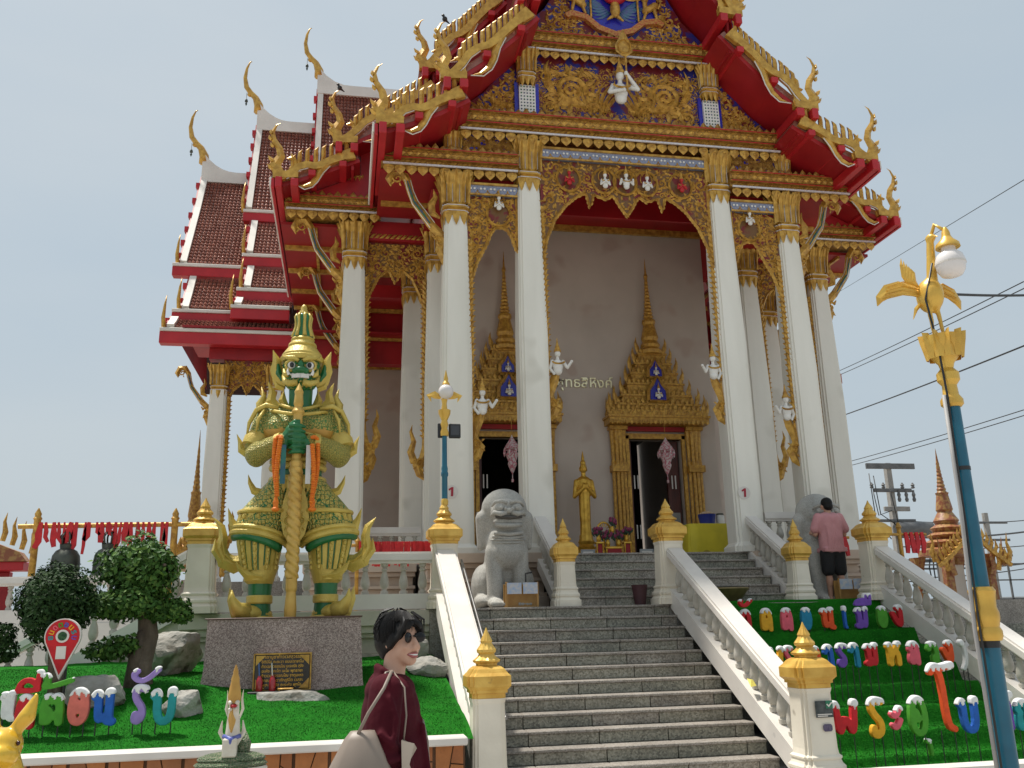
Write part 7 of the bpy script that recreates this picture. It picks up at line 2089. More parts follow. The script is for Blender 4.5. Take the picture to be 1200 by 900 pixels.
# small serpent-headed figure on a round green base
SN = empty('serpent_figure', (-.70, 6.5, .72), 'small white and gold serpent figure with tall crest on a green base', 'statue')
S_ = lambda a, b, c: (-.70 + a, 6.5 + b, c)
CRW = mat('cream_white', (.66, .62, .52), (.56, .50, .40), rough=.5, scale=18); OCH = mat('ochre', (.52, .30, .06), (.42, .22, .04), rough=.5, scale=10)
GSC = scale_mat('green_scale', (.16, .27, .14), (.40, .40, .28), 60, .12)
mb = MB(); mb.ell(S_(0, .05, .81), (.22, .14, .045), 22, 8); mb.ell(S_(0, .03, .78), (.235, .15, .035), 22, 8); mb.tube([S_(.05, .06, .83), S_(.065, .07, .90), S_(.05, .06, .96)], [.06, .055, .04], 10); mb.build('coiled_base', GSC, SN, smooth=True)
mb = MB()
mb.lathe([(.225, .735), (.235, .75), (.225, .765)], n=26, c=(-.70, 6.53, 0), sy=.64); mb.build('base_rim', CRW, SN)
mb = MB(); mb.cbox(*(S_(-.05, 0, 0)[0], S_(.04, 0, 0)[0]), 6.42, 6.50, .83, .945, .008); mb.build('tablet', CRW, SN)
mb = MB(); mb.cap(S_(.005, 0, .93), S_(.005, 0, 1.06), .052, .042, 12); mb.cap(S_(.005, -.01, 1.06), S_(.008, -.03, 1.15), .038, .034, 12); organic('neck', mb, CRW, .008, SN, smooth_it=3)
mb = MB(); mb.sweep([(0, .98), (0, 1.06), (0, 1.14)], [.02, .05, .03], .05, (V3(*S_(.0, -.04, 0)), V3(1, 0, 0), V3(0, 0, 1), V3(0, -1, 0))); mb.lathe([(.036, 1.16), (.042, 1.20), (.034, 1.26), (.026, 1.30), (.028, 1.31), (.016, 1.345), (.018, 1.355), (.004, 1.40)], n=12, c=(-.692, 6.46, 0)); mb.build('crest', OCH, SN, smooth=40)
mb = MB()
for s in (-1, 1):
    mb.ell(S_(.008 + s * .022, -.06, 1.165), (.016, .03, .016), 10, 7); mb.ell(S_(.008 + s * .02, -.07, 1.125), (.014, .025, .012), 10, 7); mb.sweep([(0, 1.06), (s * .02, 1.12), (s * .012, 1.18), (s * .018, 1.24)], [.012, .020, .014, .003], .02, (V3(*S_(.008 + s * .033, .0, 0)), V3(1, 0, 0), V3(0, 0, 1), V3(0, -1, 0)))
    mb.sweep([(0, .92), (s * .03, .98), (s * .02, 1.05)], [.02, .03, .006], .02, (V3(*S_(s * .045, .0, 0)), V3(1, 0, 0), V3(0, 0, 1), V3(0, -1, 0)))
mb.build('jaw', CRW, SN, smooth=40)
mb = MB(); mb.ell(S_(.008, -.065, 1.145), (.024, .03, .012), 10, 6); mb.build('mouth', REDB, SN, smooth=True)
mb = MB(); mb.tube([S_(-.05, -.02, .955), S_(0, -.06, .94), S_(.055, -.02, .955)], .014, 8); mb.sweep([(0, .95), (0, .92), (0, .885)], [.06, .05, .004], .03, (V3(*S_(0, -.07, 0)), V3(1, 0, 0), V3(0, 0, 1), V3(0, -1, 0))); mb.build('blue_collar', mat('cobalt', (.06, .08, .32), (.12, .14, .4), rough=.4, scale=40), SN, smooth=True)
pd_ = empty('pedestal', (-.70, 6.53, 0), 'round pedestal under the serpent figure', 'pedestal'); MB().lathe([(.2, 0), (.2, .70), (.23, .732)], n=26, c=(-.70, 6.53, 0), sy=.66).build('block', CRW, pd_)
# ------------------------------------------------------------------ porch furnishings
GILT = mat('bright_gilt', (.70, .42, .06), (.50, .27, .03), rough=.28, metal=.55, scale=8)
FLP = mat('pink_flowers', (.30, .05, .12), (.16, .02, .05), rough=.7, scale=30)
FLG = mat('dark_flower_leaves', (.02, .05, .02), rough=.6)
# standing gilt image on a dark red base
bd = empty('standing_buddha', (4.94, 18.3, FZ), 'slender gilt standing Buddha with hands raised, left of the right door', 'statue')
q = lambda a, b, c: V3(4.94 + a, 18.3 + b, FZ + c)
mb = MB()
mb.cap(q(0, 0, .95), q(0, 0, 1.62), .14, .15, 14); mb.ell(q(0, 0, 1.72), (.22, .12, .17), 16, 10); mb.cap(q(0, 0, .62), q(0, 0, .95), .15, .13, 14); mb.cap(q(0, 0, 1.85), q(0, 0, 1.95), .06, .06); mb.ell(q(0, -.01, 2.05), (.09, .095, .12), 14, 10); mb.lathe([(.07, 2.14), (.075, 2.18), (.04, 2.23), (.045, 2.26), (.004, 2.46)], n=12, c=tuple(q(0, 0, 0)))
for s in (-1, 1): mb.cap(q(s * .20, 0, 1.76), q(s * .26, -.03, 1.45), .06, .055); mb.cap(q(s * .26, -.03, 1.45), q(s * .05, -.14, 1.62), .055, .04); mb.ell(q(s * .04, -.15, 1.65), (.035, .03, .07), 10, 7); mb.ell(q(s * .095, 0, 2.03), (.015, .02, .06), 8, 6)
organic('body', mb, GILT, .018, bd, smooth_it=2)
MB().lathe([(.26, .24), (.27, .30), (.22, .34), (.24, .38), (.18, .44), (.21, .50), (.17, .56), (.165, .64)], n=20, c=tuple(q(0, 0, 0))).build('lotus_base', GILT, bd, smooth=40)
MB().lathe([(.36, 0), (.36, .06), (.30, .10), (.30, .18), (.33, .24)], sec=OCT, c=tuple(q(0, 0, 0))).build('red_base', REDD, bd)
bd.scale = (.84, .9, 1)
# altar with flowers
al = empty('altar_table', (5.12, 17.0, FZ), 'small carved gilt altar table at the head of the stairs', 'table')
MB().cbox(4.76, 5.48, 16.85, 17.15, FZ, FZ + .06, .01).build('base_board', GILT, al)
MB().cbox(4.95, 5.29, 16.9, 17.1, FZ + .24, FZ + .29, .01).build('table_top', GILT, al); MB().cbox(4.98, 5.26, 16.88, 16.92, FZ + .12, FZ + .24, .01).build('apron', REDD, al)
for x in (4.97, 5.25): MB().lathe([(.03, .06), (.02, .12), (.03, .2), (.02, .24)], n=8, c=(x, 16.92, FZ)).build('leg', GILT, al)
for x in (4.84, 5.40):
    MB().cbox(x - .08, x + .08, 16.9, 17.06, FZ + .34, FZ + .38, .008).build('side_stand', GILT, al); MB().cbox(x - .05, x + .05, 16.93, 17.03, FZ + .06, FZ + .34, .008).build('side_post', REDD, al)
    for d in (-.06, .06): MB().lathe([(.018, .06), (.012, .2), (.02, .34)], n=8, c=(x + d, 16.92, FZ)).build('leg', GILT, al)
rf = random.Random(7)
for i, (x, z, nm) in enumerate(((4.84, .38, 'left'), (5.40, .38, 'right'), (5.02, .29, 'centre left'), (5.24, .29, 'centre right'), (5.12, .55, 'top'))):
    v = empty('flower_vase', (x, 17.0, FZ + z), 'vase of dark pink lotus flowers, %s one on the altar' % nm, 'vase', 'flower vases on the altar')
    MB().lathe([(.03, 0), (.045, .03), (.05, .07), (.03, .11), (.035, .13)], n=12, c=(x, 17.0, FZ + z)).build('vase', GILT, v, smooth=50)
    f = MB(); l = MB()
    for k in range(9):
        c = V3(x + rf.uniform(-.09, .09), 17 + rf.uniform(-.05, .05), FZ + z + .17 + rf.uniform(0, .14)); f.ell(c, (.032, .032, .04), 7, 5); l.tube([(x, 17, FZ + z + .12), c], .006, 4); l.sweep([(0, 0), (.03, .05), (.05, .1)], [.02, .05, .005], .01, (c + V3(0, 0, -.08), V3(rf.choice((-1, 1)), 0, 0), V3(0, 0, 1), V3(0, -1, 0)))
    f.build('bloom', FLP, v, kind='stuff'); l.build('greenery', FLG, v, kind='stuff')
mb = MB(); mb.tube([(4.98 + .13 * math.cos(a), 17.1, FZ + .62 + .15 * math.sin(a)) for a in [2 * pi * k / 20 for k in range(21)]], .02, 6)
for k in range(14): a = 2 * pi * k / 14; mb.tube([(4.98 + .06 * math.cos(a), 17.1, FZ + .62 + .07 * math.sin(a)), (4.98 + .13 * math.cos(a), 17.1, FZ + .62 + .15 * math.sin(a))], .008, 4)
mb.tube([(4.98, 17.1, FZ), (4.98, 17.1, FZ + .5)], .02, 6)
mb.build('dharma_wheel', GILT, label='small gilt spoked wheel behind the altar flowers', cat='wheel')
for x in (4.55, 5.72):
    f = empty('framed_notice', (x, 16.75, FZ), 'small framed notice standing on the floor %s of the altar' % ('left' if x < 5 else 'right'), 'notice', 'framed notices beside the altar')
    MB().cbox(x - .14, x + .14, 16.75, 16.78, FZ, FZ + .22, .006).build('frame', mat('grey_frame', (.35, .36, .36)), f); MB().box(x - .10, x + .10, 16.744, 16.749, FZ + .05, FZ + .18).build('sheet', WHITER, f)
# yellow-draped table with blue tub
YEL = mat('yellow_cloth', (.62, .50, .02), (.52, .42, .015), rough=.6, scale=4)
yt = empty('draped_table', (6.8, 16.4, FZ), 'table draped in bright yellow cloth beside the right door', 'table')
mb = MB(); vs = []
for (z, k) in ((.02, 1.06), (.3, 1.03), (.60, 1.0), (.64, .97)):
    for j in range(40):
        a = 2 * pi * j / 40; ex = math.copysign(abs(math.cos(a)) ** .35, math.cos(a)); ey = math.copysign(abs(math.sin(a)) ** .35, math.sin(a)); w = 1 + (.025 * math.sin(j * 2.3) if z < .5 else 0)
        vs.append((6.8 + .43 * ex * k * w, 16.45 + .30 * ey * k * w, FZ + z))
mb.add(vs, [(k * 40 + i, k * 40 + (i + 1) % 40, (k + 1) * 40 + (i + 1) % 40, (k + 1) * 40 + i) for k in range(3) for i in range(40)] + [tuple(range(120, 160))]); mb.build('cloth', YEL, yt, smooth=40)
MB().lathe([(.09, 0), (.09, .004)], n=14, c=(0, 0, 0)).build('arch_emblem', mat('dull_yellow', (.40, .30, .02)), yt, origin=(0, 0, 0)).matrix_local = T(V3(6.68, 16.125, FZ + .05) - wp(yt)) @ RX(pi / 2)
tb = empty('tub', (6.85, 16.4, FZ + .645), 'dark blue plastic tub on the yellow-draped table', 'tub'); MB().lathe([(.14, 0), (.17, .18), (.18, .19), (.165, .19), (.14, .02)], n=20, c=tuple(wp(tb)), cap=False).build('tub_wall', mat('blue_plastic', (.02, .04, .30), rough=.35), tb, smooth=40); MB().lathe([(.16, .17), (.16, .20), (.06, .25), (.01, .26)], n=16, c=tuple(wp(tb))).build('contents', mat('straw', (.45, .28, .12), (.6, .5, .4), rough=.8, scale=20), tb)
jr = empty('jar', (7.12, 16.4, FZ + .645), 'clear jar with dark lid right of the blue tub', 'jar'); MB().lathe([(.08, 0), (.08, .15), (.06, .18)], n=14, c=tuple(wp(jr))).build('glass', WHITEF, jr, smooth=40); MB().lathe([(.07, .18), (.07, .21)], n=14, c=tuple(wp(jr))).build('lid', DARKB, jr)
db = empty('donation_box', (6.38, 17.2, FZ), 'grey steel donation box left of the yellow table', 'box'); MB().cbox(6.2, 6.55, 17.0, 17.35, FZ, FZ + .95, .01).build('cabinet', mat('grey_steel', (.20, .19, .17), rough=.4, metal=.4), db); MB().box(6.33, 6.39, 16.994, 16.999, FZ + .5, FZ + .82).build('paper_slip', WHITER, db)
# hanging paper lanterns
for x in (3.42, 6.84):
    ln = empty('hanging_lantern', (x, 18.35, 4.6), 'pink and white hanging mobile lantern in front of the %s door' % ('left' if x < 5 else 'right'), 'lantern', 'lanterns before the doors')
    PKL = mat('pink_mosaic_%d' % x, (.50, .16, .20), (.60, .52, .50), rough=.5, scale=26, detail=1, lo=.45, hi=.55)
    MB().lathe([(.005, .95), (.05, .86), (.16, .70), (.24, .58), (.12, .52), (.18, .44), (.11, .25), (.13, .18), (.05, .0), (.02, -.05)], n=8, c=tuple(wp(ln)), rot=.3).build('lantern_body', PKL, ln)
    t = MB()
    for k in range(8):
        a = 2 * pi * k / 8 + .3; t.sweep([(0, 0), (0, -.1), (0, -.2)], [.03, .07, .01], .03, (wp(ln) + V3(.22 * math.cos(a), .22 * math.sin(a), .58), V3(1, 0, 0), V3(0, 0, 1), V3(0, -1, 0)))
    t.tube([wp(ln) + V3(0, 0, -.05), wp(ln) + V3(0, 0, -.28)], .012, 6); t.lathe([(.03, -.28), (.04, -.22), (.005, -.18)], n=8, c=tuple(wp(ln))); t.build('tassel', PKL, ln, kind='stuff')
    MB().tube([wp(ln) + V3(0, 0, .94), wp(ln) + V3(0, 0, 1.45)], .006, 4).build('cord', GOLDC, ln)
    ln.scale = (.78, .78, .82); ln.location.z += .16
# wall lettering (raised gilt Thai letters)
YLET = mat('pale_gold_letter', (.95, .88, .60), (.92, .84, .54), rough=.35, metal=.85)
wl_ = empty('wall_lettering', (5.12, 18.97, 6.8), 'raised pale gold Thai lettering on the porch wall between the doors', 'sign')
me = text_mesh('พระพุทธสิหิงค์', .44, .018, 0, .008)
co = np.array([v.co[:] for v in me.vertices]); k = 1.86 / (co[:, 0].max() - co[:, 0].min())
me.transform(SC(k, k, 1)); me = fuse(me, .009, 1); me.materials.clear(); me.materials.append(YLET)
link_mesh(me, 'lettering', T(V3(4.98, 18.975, 6.80)) @ RX(pi / 2), wl_)
# floodlight box on the wall, plaques and number
for (x, nm) in ((6.93, 'number_disc'), (1.72, 'number_disc.001')):
    MB().prism([(-.012, -.075), (.026, -.075), (.034, .078), (.004, .078), (-.05, .045), (-.042, .018), (-.006, .036)], FXZ(x, 14.822, 3.8), 0, .006).build('number', TXT_RED, bpy.data.objects[nm])
# plaque text on the giant's plinth
for i, line in enumerate(('คาถาบูชาท้าวเวสสุวรรณ', 'อิติปิโส ภะคะวา ยมมะราชาโน', 'ท้าวเวสสุวรรณโณ มะระณัง สุขัง', 'อะหัง สุคะโต นะโม พุทธายะ', 'ท้าวเวสสุวรรณโณ จาตุมะหา', 'ยักขะ พันตาภัทภูริโต เวสสะ', 'พุสะ พุทธัง อะระหัง พุทโธ')):
    me = text_mesh(line, .044 if i else .05, .001, 0, .0004); me.materials.append(GILT)
    co = np.array([v.co[:] for v in me.vertices]); w = co[:, 0].max() - co[:, 0].min(); k = min(1, .46 / w); me.transform(SC(k, 1, 1))
    link_mesh(me, 'text_line', T(V3(-.665, 10.927, 1.318 - .05 * i)) @ RX(pi / 2), K_PL)
# newel stickers
sg = empty('sticker', (4.86, 8.97, .68), 'black and green tick sticker on the lower right newel post', 'sticker')
MB().box(4.745, 4.935, 8.952, 8.958, .64, .80).build('card', mat('sticker_black', (.02, .03, .03), (.07, .08, .08), rough=.4, scale=18), sg); MB().box(4.86, 4.935, 8.948, 8.951, .725, .80).build('green_square', mat('sticker_green', (.03, .22, .12)), sg)
me = text_mesh('✓', .085, .001, 0, .003); me.materials.append(WHITER); link_mesh(me, 'tick', T(V3(4.897, 8.946, .735)) @ RX(pi / 2), sg)
for i in range(2): MB().box(4.76, 4.92 - .05 * i, 8.949, 8.951, .665 - .016 * i, .674 - .016 * i).build('text_bar', WHITER, sg)
s2 = empty('sticker', (4.88, 8.97, .5), 'small dark purple oval sticker on the lower right newel post', 'sticker')
MB().prism([(-.05, -.02), (-.035, -.035), (.035, -.035), (.05, -.02), (.05, .02), (.035, .035), (-.035, .035), (-.05, .02)], FXZ(4.86, 8.958, .54), 0, .004).build('label', mat('sticker_purple', (.05, .035, .09), (.12, .1, .16), rough=.4, scale=60), s2)

# notice stand at the left lion, bowl on the landing, second stand behind the man
WOODY = mat('honey_wood', (.40, .22, .06), (.32, .16, .04), rough=.6, scale=8)
for (x, y, lab) in ((2.55, 13.16, 'low wooden stand with blue notices at the feet of the left lion'), (8.02, 13.5, 'low wooden stand with blue notice right of the man')):
    n = empty('notice_stand', (x, y, LZ), lab, 'stand', 'notice stands by the lions')
    for dx in (-.24, .22): MB().cbox(x + dx, x + dx + .03, y, y + .03, LZ, LZ + .36, .003).build('leg', WOODY, n)
    MB().cbox(x - .25, x + .26, y + .12, y + .15, LZ, LZ + .33, .003).build('back_board', WOODY, n)
    for k in range(2): MB().box(x - .22 + .24 * k, x - .005 + .24 * k, y - .006, y - .001, LZ + .19, LZ + .35).build('notice', mat('pale_blue_print_%d' % k, (.32, .42, .58), (.55, .52, .50), rough=.5, scale=20), n)
tr2 = MB(); tr2.tube([(2.62, 13.2, LZ + .36), (2.62, 13.2, LZ + .48), (2.72, 13.2, LZ + .5)], .014, 6); tr2.build('tap', BLACK, label='small black tap on the left notice stand', cat='tap')
bw = empty('offering_bowl', (5.9, 13.55, LZ), 'shallow bronze basin on the landing left of the small newel post', 'bowl'); MB().lathe([(.16, 0), (.30, .18), (.34, .22), (.33, .24), (.28, .18)], n=28, c=tuple(wp(bw)), cap=False).build('basin', mat('old_bronze', (.22, .17, .07), (.15, .11, .05), rough=.5, metal=.4, scale=8), bw, smooth=40); MB().lathe([(.30, .19), (.01, .19)], n=28, c=tuple(wp(bw))).build('sand', STONEW, bw)
dp = empty('flower_pot', (4.42, 13.4, LZ), 'small dark pot beside the middle newel post', 'pot'); MB().lathe([(.08, 0), (.12, .28), (.13, .3)], n=14, c=tuple(wp(dp))).build('pot', mat('dark_clay', (.07, .025, .03), rough=.6), dp, smooth=40)
# dropped yellow paper on the right stringer
MB().add([(4.70, 10.35, .86), (4.78, 10.37, .87), (4.79, 10.47, .93), (4.72, 10.49, .95), (4.74, 10.42, .93)], [(0, 1, 4), (1, 2, 4), (2, 3, 4), (3, 0, 4)]).build('yellow_paper', mat('yellow_paper', (.7, .6, .12), rough=.7), label='crumpled yellow paper caught on the stair rail', cat='paper')

# ------------------------------------------------------------------ lamp posts
TEALP = mat('teal_paint', (.012, .13, .20), (.01, .10, .16), rough=.35, scale=5, c3=(.05, .10, .12), s3=14, f3=.7)
GLASSW = mat('opal_glass', (.74, .70, .68), (.70, .66, .64), rough=.25)
def bird(c, k, parent, face=-1):
    """gilt swan-like bird with spread wings, tall neck and fanned tail"""
    B = lambda a, b, d: V3(c[0] + a * k, c[1] + b * k, c[2] + d * k)
    mb = MB()
    mb.ell(B(0, 0, .62), (.16 * k, .20 * k, .24 * k), 14, 10); mb.cap(B(.02, -.06, .78), B(.05, -.10, 1.35), .075 * k, .05 * k); mb.ell(B(.05, -.12, 1.40), (.06 * k, .09 * k, .06 * k), 10, 8); mb.cap(B(.05, -.18, 1.40), B(.05, -.27, 1.36), .03 * k, .01 * k, 8)
    for s in (-1, 1): mb.cap(B(s * .06, -.02, .45), B(s * .07, -.06, .05), .035 * k, .025 * k); mb.ell(B(s * .07, -.10, .03), (.05 * k, .09 * k, .025 * k), 8, 6)
    o = organic('bird_body', mb, GOLDB, .022 * max(k, .6), parent, smooth_it=3)
    w = MB()
    for s in (-1, 1):
        fw = (V3(c[0], c[1] + .05 * k, c[2]), V3(k, 0, 0), V3(0, 0, k), V3(0, -1, 0))
        m_ = 1.0 if s < 0 else .62
        w.sweep([(s * .06, .64), (s * .20 * m_, .70), (s * .40 * m_, .73), (s * .58 * m_, .68), (s * .72 * m_, .56), (s * .76 * m_, .46)], [.16 * k, .26 * k, .32 * k, .30 * k, .18 * k, .01], .07 * k, fw)
        w.sweep([(s * .10, .54), (s * .20 * m_, .44), (s * .26 * m_, .30)], [.08 * k, .09 * k, .01], .04 * k, fw)
        for j in range(4): w.ridge([(s * .10, .62 + .04 * j), (s * .36 * m_, .63 + .06 * j), (s * (.66 - .02 * j) * m_, .55 + .06 * j)], [.02 * k] * 3, [.02 * k] * 3, fw, .03 * k)
    w.build('wing', GOLDB, parent)
    t = MB()
    for j in range(5): t.sweep([(-.06, .72), (-.13 - .015 * j, .86 + .03 * j), (-.12 - .02 * j, .98 + .04 * j), (-.15 - .01 * j, 1.04 + .05 * j)], [.05, .07, .05, .005], .05 * k, (V3(c[0], c[1] + (.10 + .03 * j) * k, c[2]), V3(k, 0, 0), V3(0, 0, k), V3(0, -1, 0)))
    t.build('tail', GOLDB, parent)
LX, LYY = 4.74, 6.2
lp = empty('lamp_post', (LX, LYY, 0), 'tall teal lamp post with gilt bird and opal lamp on the right', 'lamp post')
MB().lathe([(.068, .1), (.068, 1.44)], n=20, c=(LX, LYY, 0)).build('lower_pole', TEALP, lp, smooth=50)
MB().lathe([(.088, 1.42), (.10, 1.45), (.10, 1.49), (.085, 1.52), (.098, 1.58), (.098, 1.62), (.085, 1.66), (.09, 1.74), (.098, 1.78), (.08, 1.81)], n=20, c=(LX, LYY, 0)).build('collar', GOLDB, lp, smooth=35)
MB().lathe([(.060, 1.78), (.054, 3.25)], n=20, c=(LX, LYY, 0)).build('upper_pole', TEALP, lp, smooth=50)
MB().lathe([(.20, 0), (.20, .08), (.14, .12), (.12, .25), (.09, .3)], n=20, c=(LX, LYY, 0)).build('foot', GOLDB, lp, smooth=35)
mb = MB(); mb.lathe([(a, z - .17) for a, z in [(.065, 3.38), (.085, 3.40), (.085, 3.44), (.06, 3.48), (.055, 3.56), (.085, 3.60), (.085, 3.66), (.05, 3.70), (.06, 3.74), (.11, 3.80), (.14, 3.90), (.145, 3.97), (.12, 3.96), (.05, 3.92)]], n=20, c=(LX, LYY, 0))
for j in range(10):
    a = 2 * pi * j / 10; fr = (V3(LX + .12 * math.cos(a), LYY + .12 * math.sin(a), 3.61), V3(-math.sin(a), math.cos(a), 0), V3(0, 0, 1), V3(math.cos(a), math.sin(a), 0)); mb.ridge([(0, 0), (0, .08), (0, .15), (0, .22)], [.07, .08, .07, .005], [.02, .035, .05, .06], fr)
mb.build('lotus_cup', GOLDB, lp, smooth=35)
bird((LX - .05, LYY, 3.77), .62, lp)
MB().tube([(LX - .02, LYY - .06, 4.62), (LX + .0, LYY - .12, 4.74), (LX + .03, LYY - .19, 4.66)], .016, 8).build('lamp_arm', GOLDB, lp, smooth=True)
MB().lathe([(.012, .18), (.03, .14), (.035, .10), (.05, .07), (.09, .03), (.095, .0)], n=20, c=(LX + .03, LYY - .20, 4.50)).build('lamp_cap', GOLDB, lp, smooth=40)
mb = MB(); mb.lathe([(.055, 0), (.058, -.03), (.10, -.07), (.115, -.12), (.115, -.15), (.105, -.20), (.08, -.24), (.04, -.255), (.005, -.26)], n=24, c=(LX + .03, LYY - .20, 4.50)); mb.build('lamp_globe', GLASSW, lp, smooth=60)
MB().lathe([(.118, -.135), (.118, -.15)], n=24, c=(LX + .03, LYY - .20, 4.50)).build('globe_seam', WHITER, lp)
mb = MB(); mb.tube([(LX - .06, LYY - .1, 4.4), (LX - .14, LYY - .06, 4.1), (LX - .10, LYY - .07, 3.7), (LX - .07, LYY - .05, 3.3), (LX - .075, LYY - .04, 2.3), (LX - .10, LYY - .05, 1.6), (LX - .10, LYY - .05, .1)], .009, 6); mb.build('cable', BLACK, lp, smooth=True)
mb = MB(); mb.tube([(LX - .085, LYY - .03, 3.3), (LX - .09, LYY - .03, 2.4), (LX - .12, LYY - .02, 1.5), (LX - .11, LYY - .02, .1)], .016, 8); mb.build('conduit', mat('grey_conduit', (.34, .33, .32)), lp, smooth=True)
MB().lathe([(.072, 0), (.072, .05)], n=20, c=(LX, LYY, 1.37)).build('clamp', BLACK, lp); MB().lathe([(.060, 0), (.060, .03)], n=20, c=(LX, LYY, 2.7)).build('clamp', BLACK, lp)

l2 = empty('lamp_post', (1.43, 13.2, 3.36), 'small teal lamp post with globe standing on the left newel post', 'lamp post')
MB().lathe([(.05, 3.36), (.055, 3.42), (.04, 3.46)], n=14, c=(1.43, 13.2, 0)).build('foot', GOLDB, l2, smooth=35)
MB().lathe([(.043, 3.44), (.043, 3.78), (.055, 3.80), (.055, 3.84), (.045, 3.86), (.05, 3.90), (.04, 3.95), (.036, 4.42)], n=14, c=(1.43, 13.2, 0)).build('pole', TEALP, l2, smooth=35)
MB().lathe([(.06, 4.40), (.065, 4.46), (.045, 4.52), (.06, 4.58), (.045, 4.64), (.09, 4.74), (.095, 4.80), (.05, 4.80), (.035, 4.90), (.05, 4.98)], n=14, c=(1.43, 13.2, 0)).build('cup', GOLDB, l2, smooth=35)
MB().ell((1.45, 13.15, 5.08), .115, 16, 12).build('lamp_globe', GLASSW, l2, smooth=True)
MB().lathe([(.05, 5.17), (.06, 5.20), (.03, 5.25), (.035, 5.28), (.004, 5.42)], n=12, c=(1.45, 13.15, 0)).build('finial', GOLDB, l2, smooth=35)
w = MB()
for s in (-1, 1): w.sweep([(s * .05, 5.0), (s * .15, 5.04), (s * .24, 5.02), (s * .2, 4.93)], [.06, .12, .08, .005], .03, (V3(1.43, 13.2, 0), V3(1, 0, 0), V3(0, 0, 1), V3(0, -1, 0)))
w.build('bird_wing', GOLDB, l2)
fl = empty('floodlight', (1.6, 13.2, 4.6), 'black rectangular floodlight fixed to the small lamp post', 'floodlight'); MB().cbox(1.50, 1.68, 13.22, 13.28, 4.38, 4.60, .012).build('housing', BLACK, fl); MB().box(1.53, 1.655, 13.215, 13.219, 4.42, 4.57).build('lens', mat('grey_lens', (.06, .06, .065), rough=.15), fl); MB().cbox(1.33, 1.42, 13.2, 13.26, 4.38, 4.60, .01).build('side_box', BLACK, fl)

# ------------------------------------------------------------------ behind : bells, ribbons, shrines, power pole, wires
REDR = mat('red_ribbon', (.60, .015, .02), (.45, .01, .015), rough=.6, scale=8)
br = empty('bell_rack', (-4.9, 20, 0), 'gilt bell rack tied with red ribbons at far left', 'rack')
for x in (-6.25, -3.55): MB().lathe([(.07, 0), (.07, 3.95), (.09, 3.98), (.06, 4.03), (.07, 4.08), (.01, 4.2)], n=12, c=(x, 20, 0)).build('post', GOLDC, br, smooth=40)
MB().tube([(-6.6, 20, 3.82), (-3.1, 20, 3.86)], .05, 10).build('crossbar', GOLDC, br, smooth=40)
rr_ = random.Random(12)
for i in range(22):
    x = -6.15 + i * .118 + rr_.uniform(-.03, .03); L = rr_.uniform(.18, .62) ; w = rr_.uniform(.06, .18)
    mb = MB(); d = rr_.uniform(-.12, .12); mb.band([(0, .06), (d * .3, -L * .4), (d * .2, -L * .7), (d, -L)], [w * .5, w, w * .9, w * .7], .012, (V3(x, 19.93, 3.84), V3(1, 0, 0), V3(0, 0, 1), V3(0, -1, 0))); mb.build('ribbon', REDR, br)
for (x, nm) in ((-5.63, 'left'), (-4.82, 'right')):
    b = empty('temple_bell', (x, 20, 2.7), 'dark bronze temple bell, %s one on the rack' % nm, 'bell', 'bells on the rack')
    MB().lathe([(.30, 0), (.31, .05), (.28, .10), (.275, .40), (.26, .52), (.20, .62), (.13, .66), (.14, .74), (.06, .78)], n=22, c=tuple(wp(b))).build('bell', DARKB, b, smooth=40)
    c = MB()
    for a in range(6): t = 2 * pi * a / 6; c.tube([wp(b) + V3(.12 * math.cos(t), .12 * math.sin(t), .74), wp(b) + V3(.15 * math.cos(t), .15 * math.sin(t), .90), wp(b) + V3(.06 * math.cos(t), .06 * math.sin(t), 1.02)], .02, 6)
    c.tube([wp(b) + V3(0, 0, 1.0), wp(b) + V3(0, 0, 1.1)], .02, 6); c.build('crown', DARKB, b, smooth=True)
# row of red ribbons on the front terrace rail behind the giant
rb = empty('ribbon_rail', (.8, 14.0, LZ), 'gold rail hung with bright red ribbons on the terrace right of the giant', 'rail')
for x in (.18, 1.35): MB().lathe([(.03, 0), (.03, 1.02), (.05, 1.05), (.02, 1.1), (.005, 1.16)], n=10, c=(x, 14.0, LZ)).build('post', GOLDC, rb, smooth=40)
MB().tube([(.05, 14, LZ + .98), (1.4, 14, LZ + .98)], .025, 8).build('crossbar', GOLDC, rb)
for i in range(34):
    x = .22 + i * .034; L = rr_.uniform(.2, .34); mb = MB(); d = rr_.uniform(-.05, .05)
    mb.band([(0, .05), (d * .4, -L * .4), (d, -L)], [.03, .055, .04], .03, (V3(x, 13.95 + rr_.uniform(-.03, .03), LZ + .98), V3(1, 0, 0), V3(0, 0, 1), V3(0, -1, 0))); mb.build('ribbon', REDR, rb)
for (x, y) in ((8.15, 14.5), (9.3, 14.0)):
    g = empty('ribbon_post', (x, y, LZ), 'gold post tied with red ribbon %s the right newel post' % ('left of' if x < 8.5 else 'right of'), 'post')
    MB().lathe([(.035, 0), (.035, 1.2), (.05, 1.22), (.02, 1.3)], n=10, c=(x, y, LZ)).build('pole', GOLDC, g, smooth=40); MB().tube([(x - .2, y, LZ + 1.1), (x + .5, y, LZ + 1.1)], .025, 8).build('crossbar', GOLDC, g)
    for k in range(4): MB().band([(0, .03), (.02, -.15), (rr_.uniform(-.05, .05), -.32)], [.05, .09, .06], .03, (V3(x + .08 + .1 * k, y - .04, LZ + 1.1), V3(1, 0, 0), V3(0, 0, 1), V3(0, -1, 0))).build('ribbon', REDR, g)

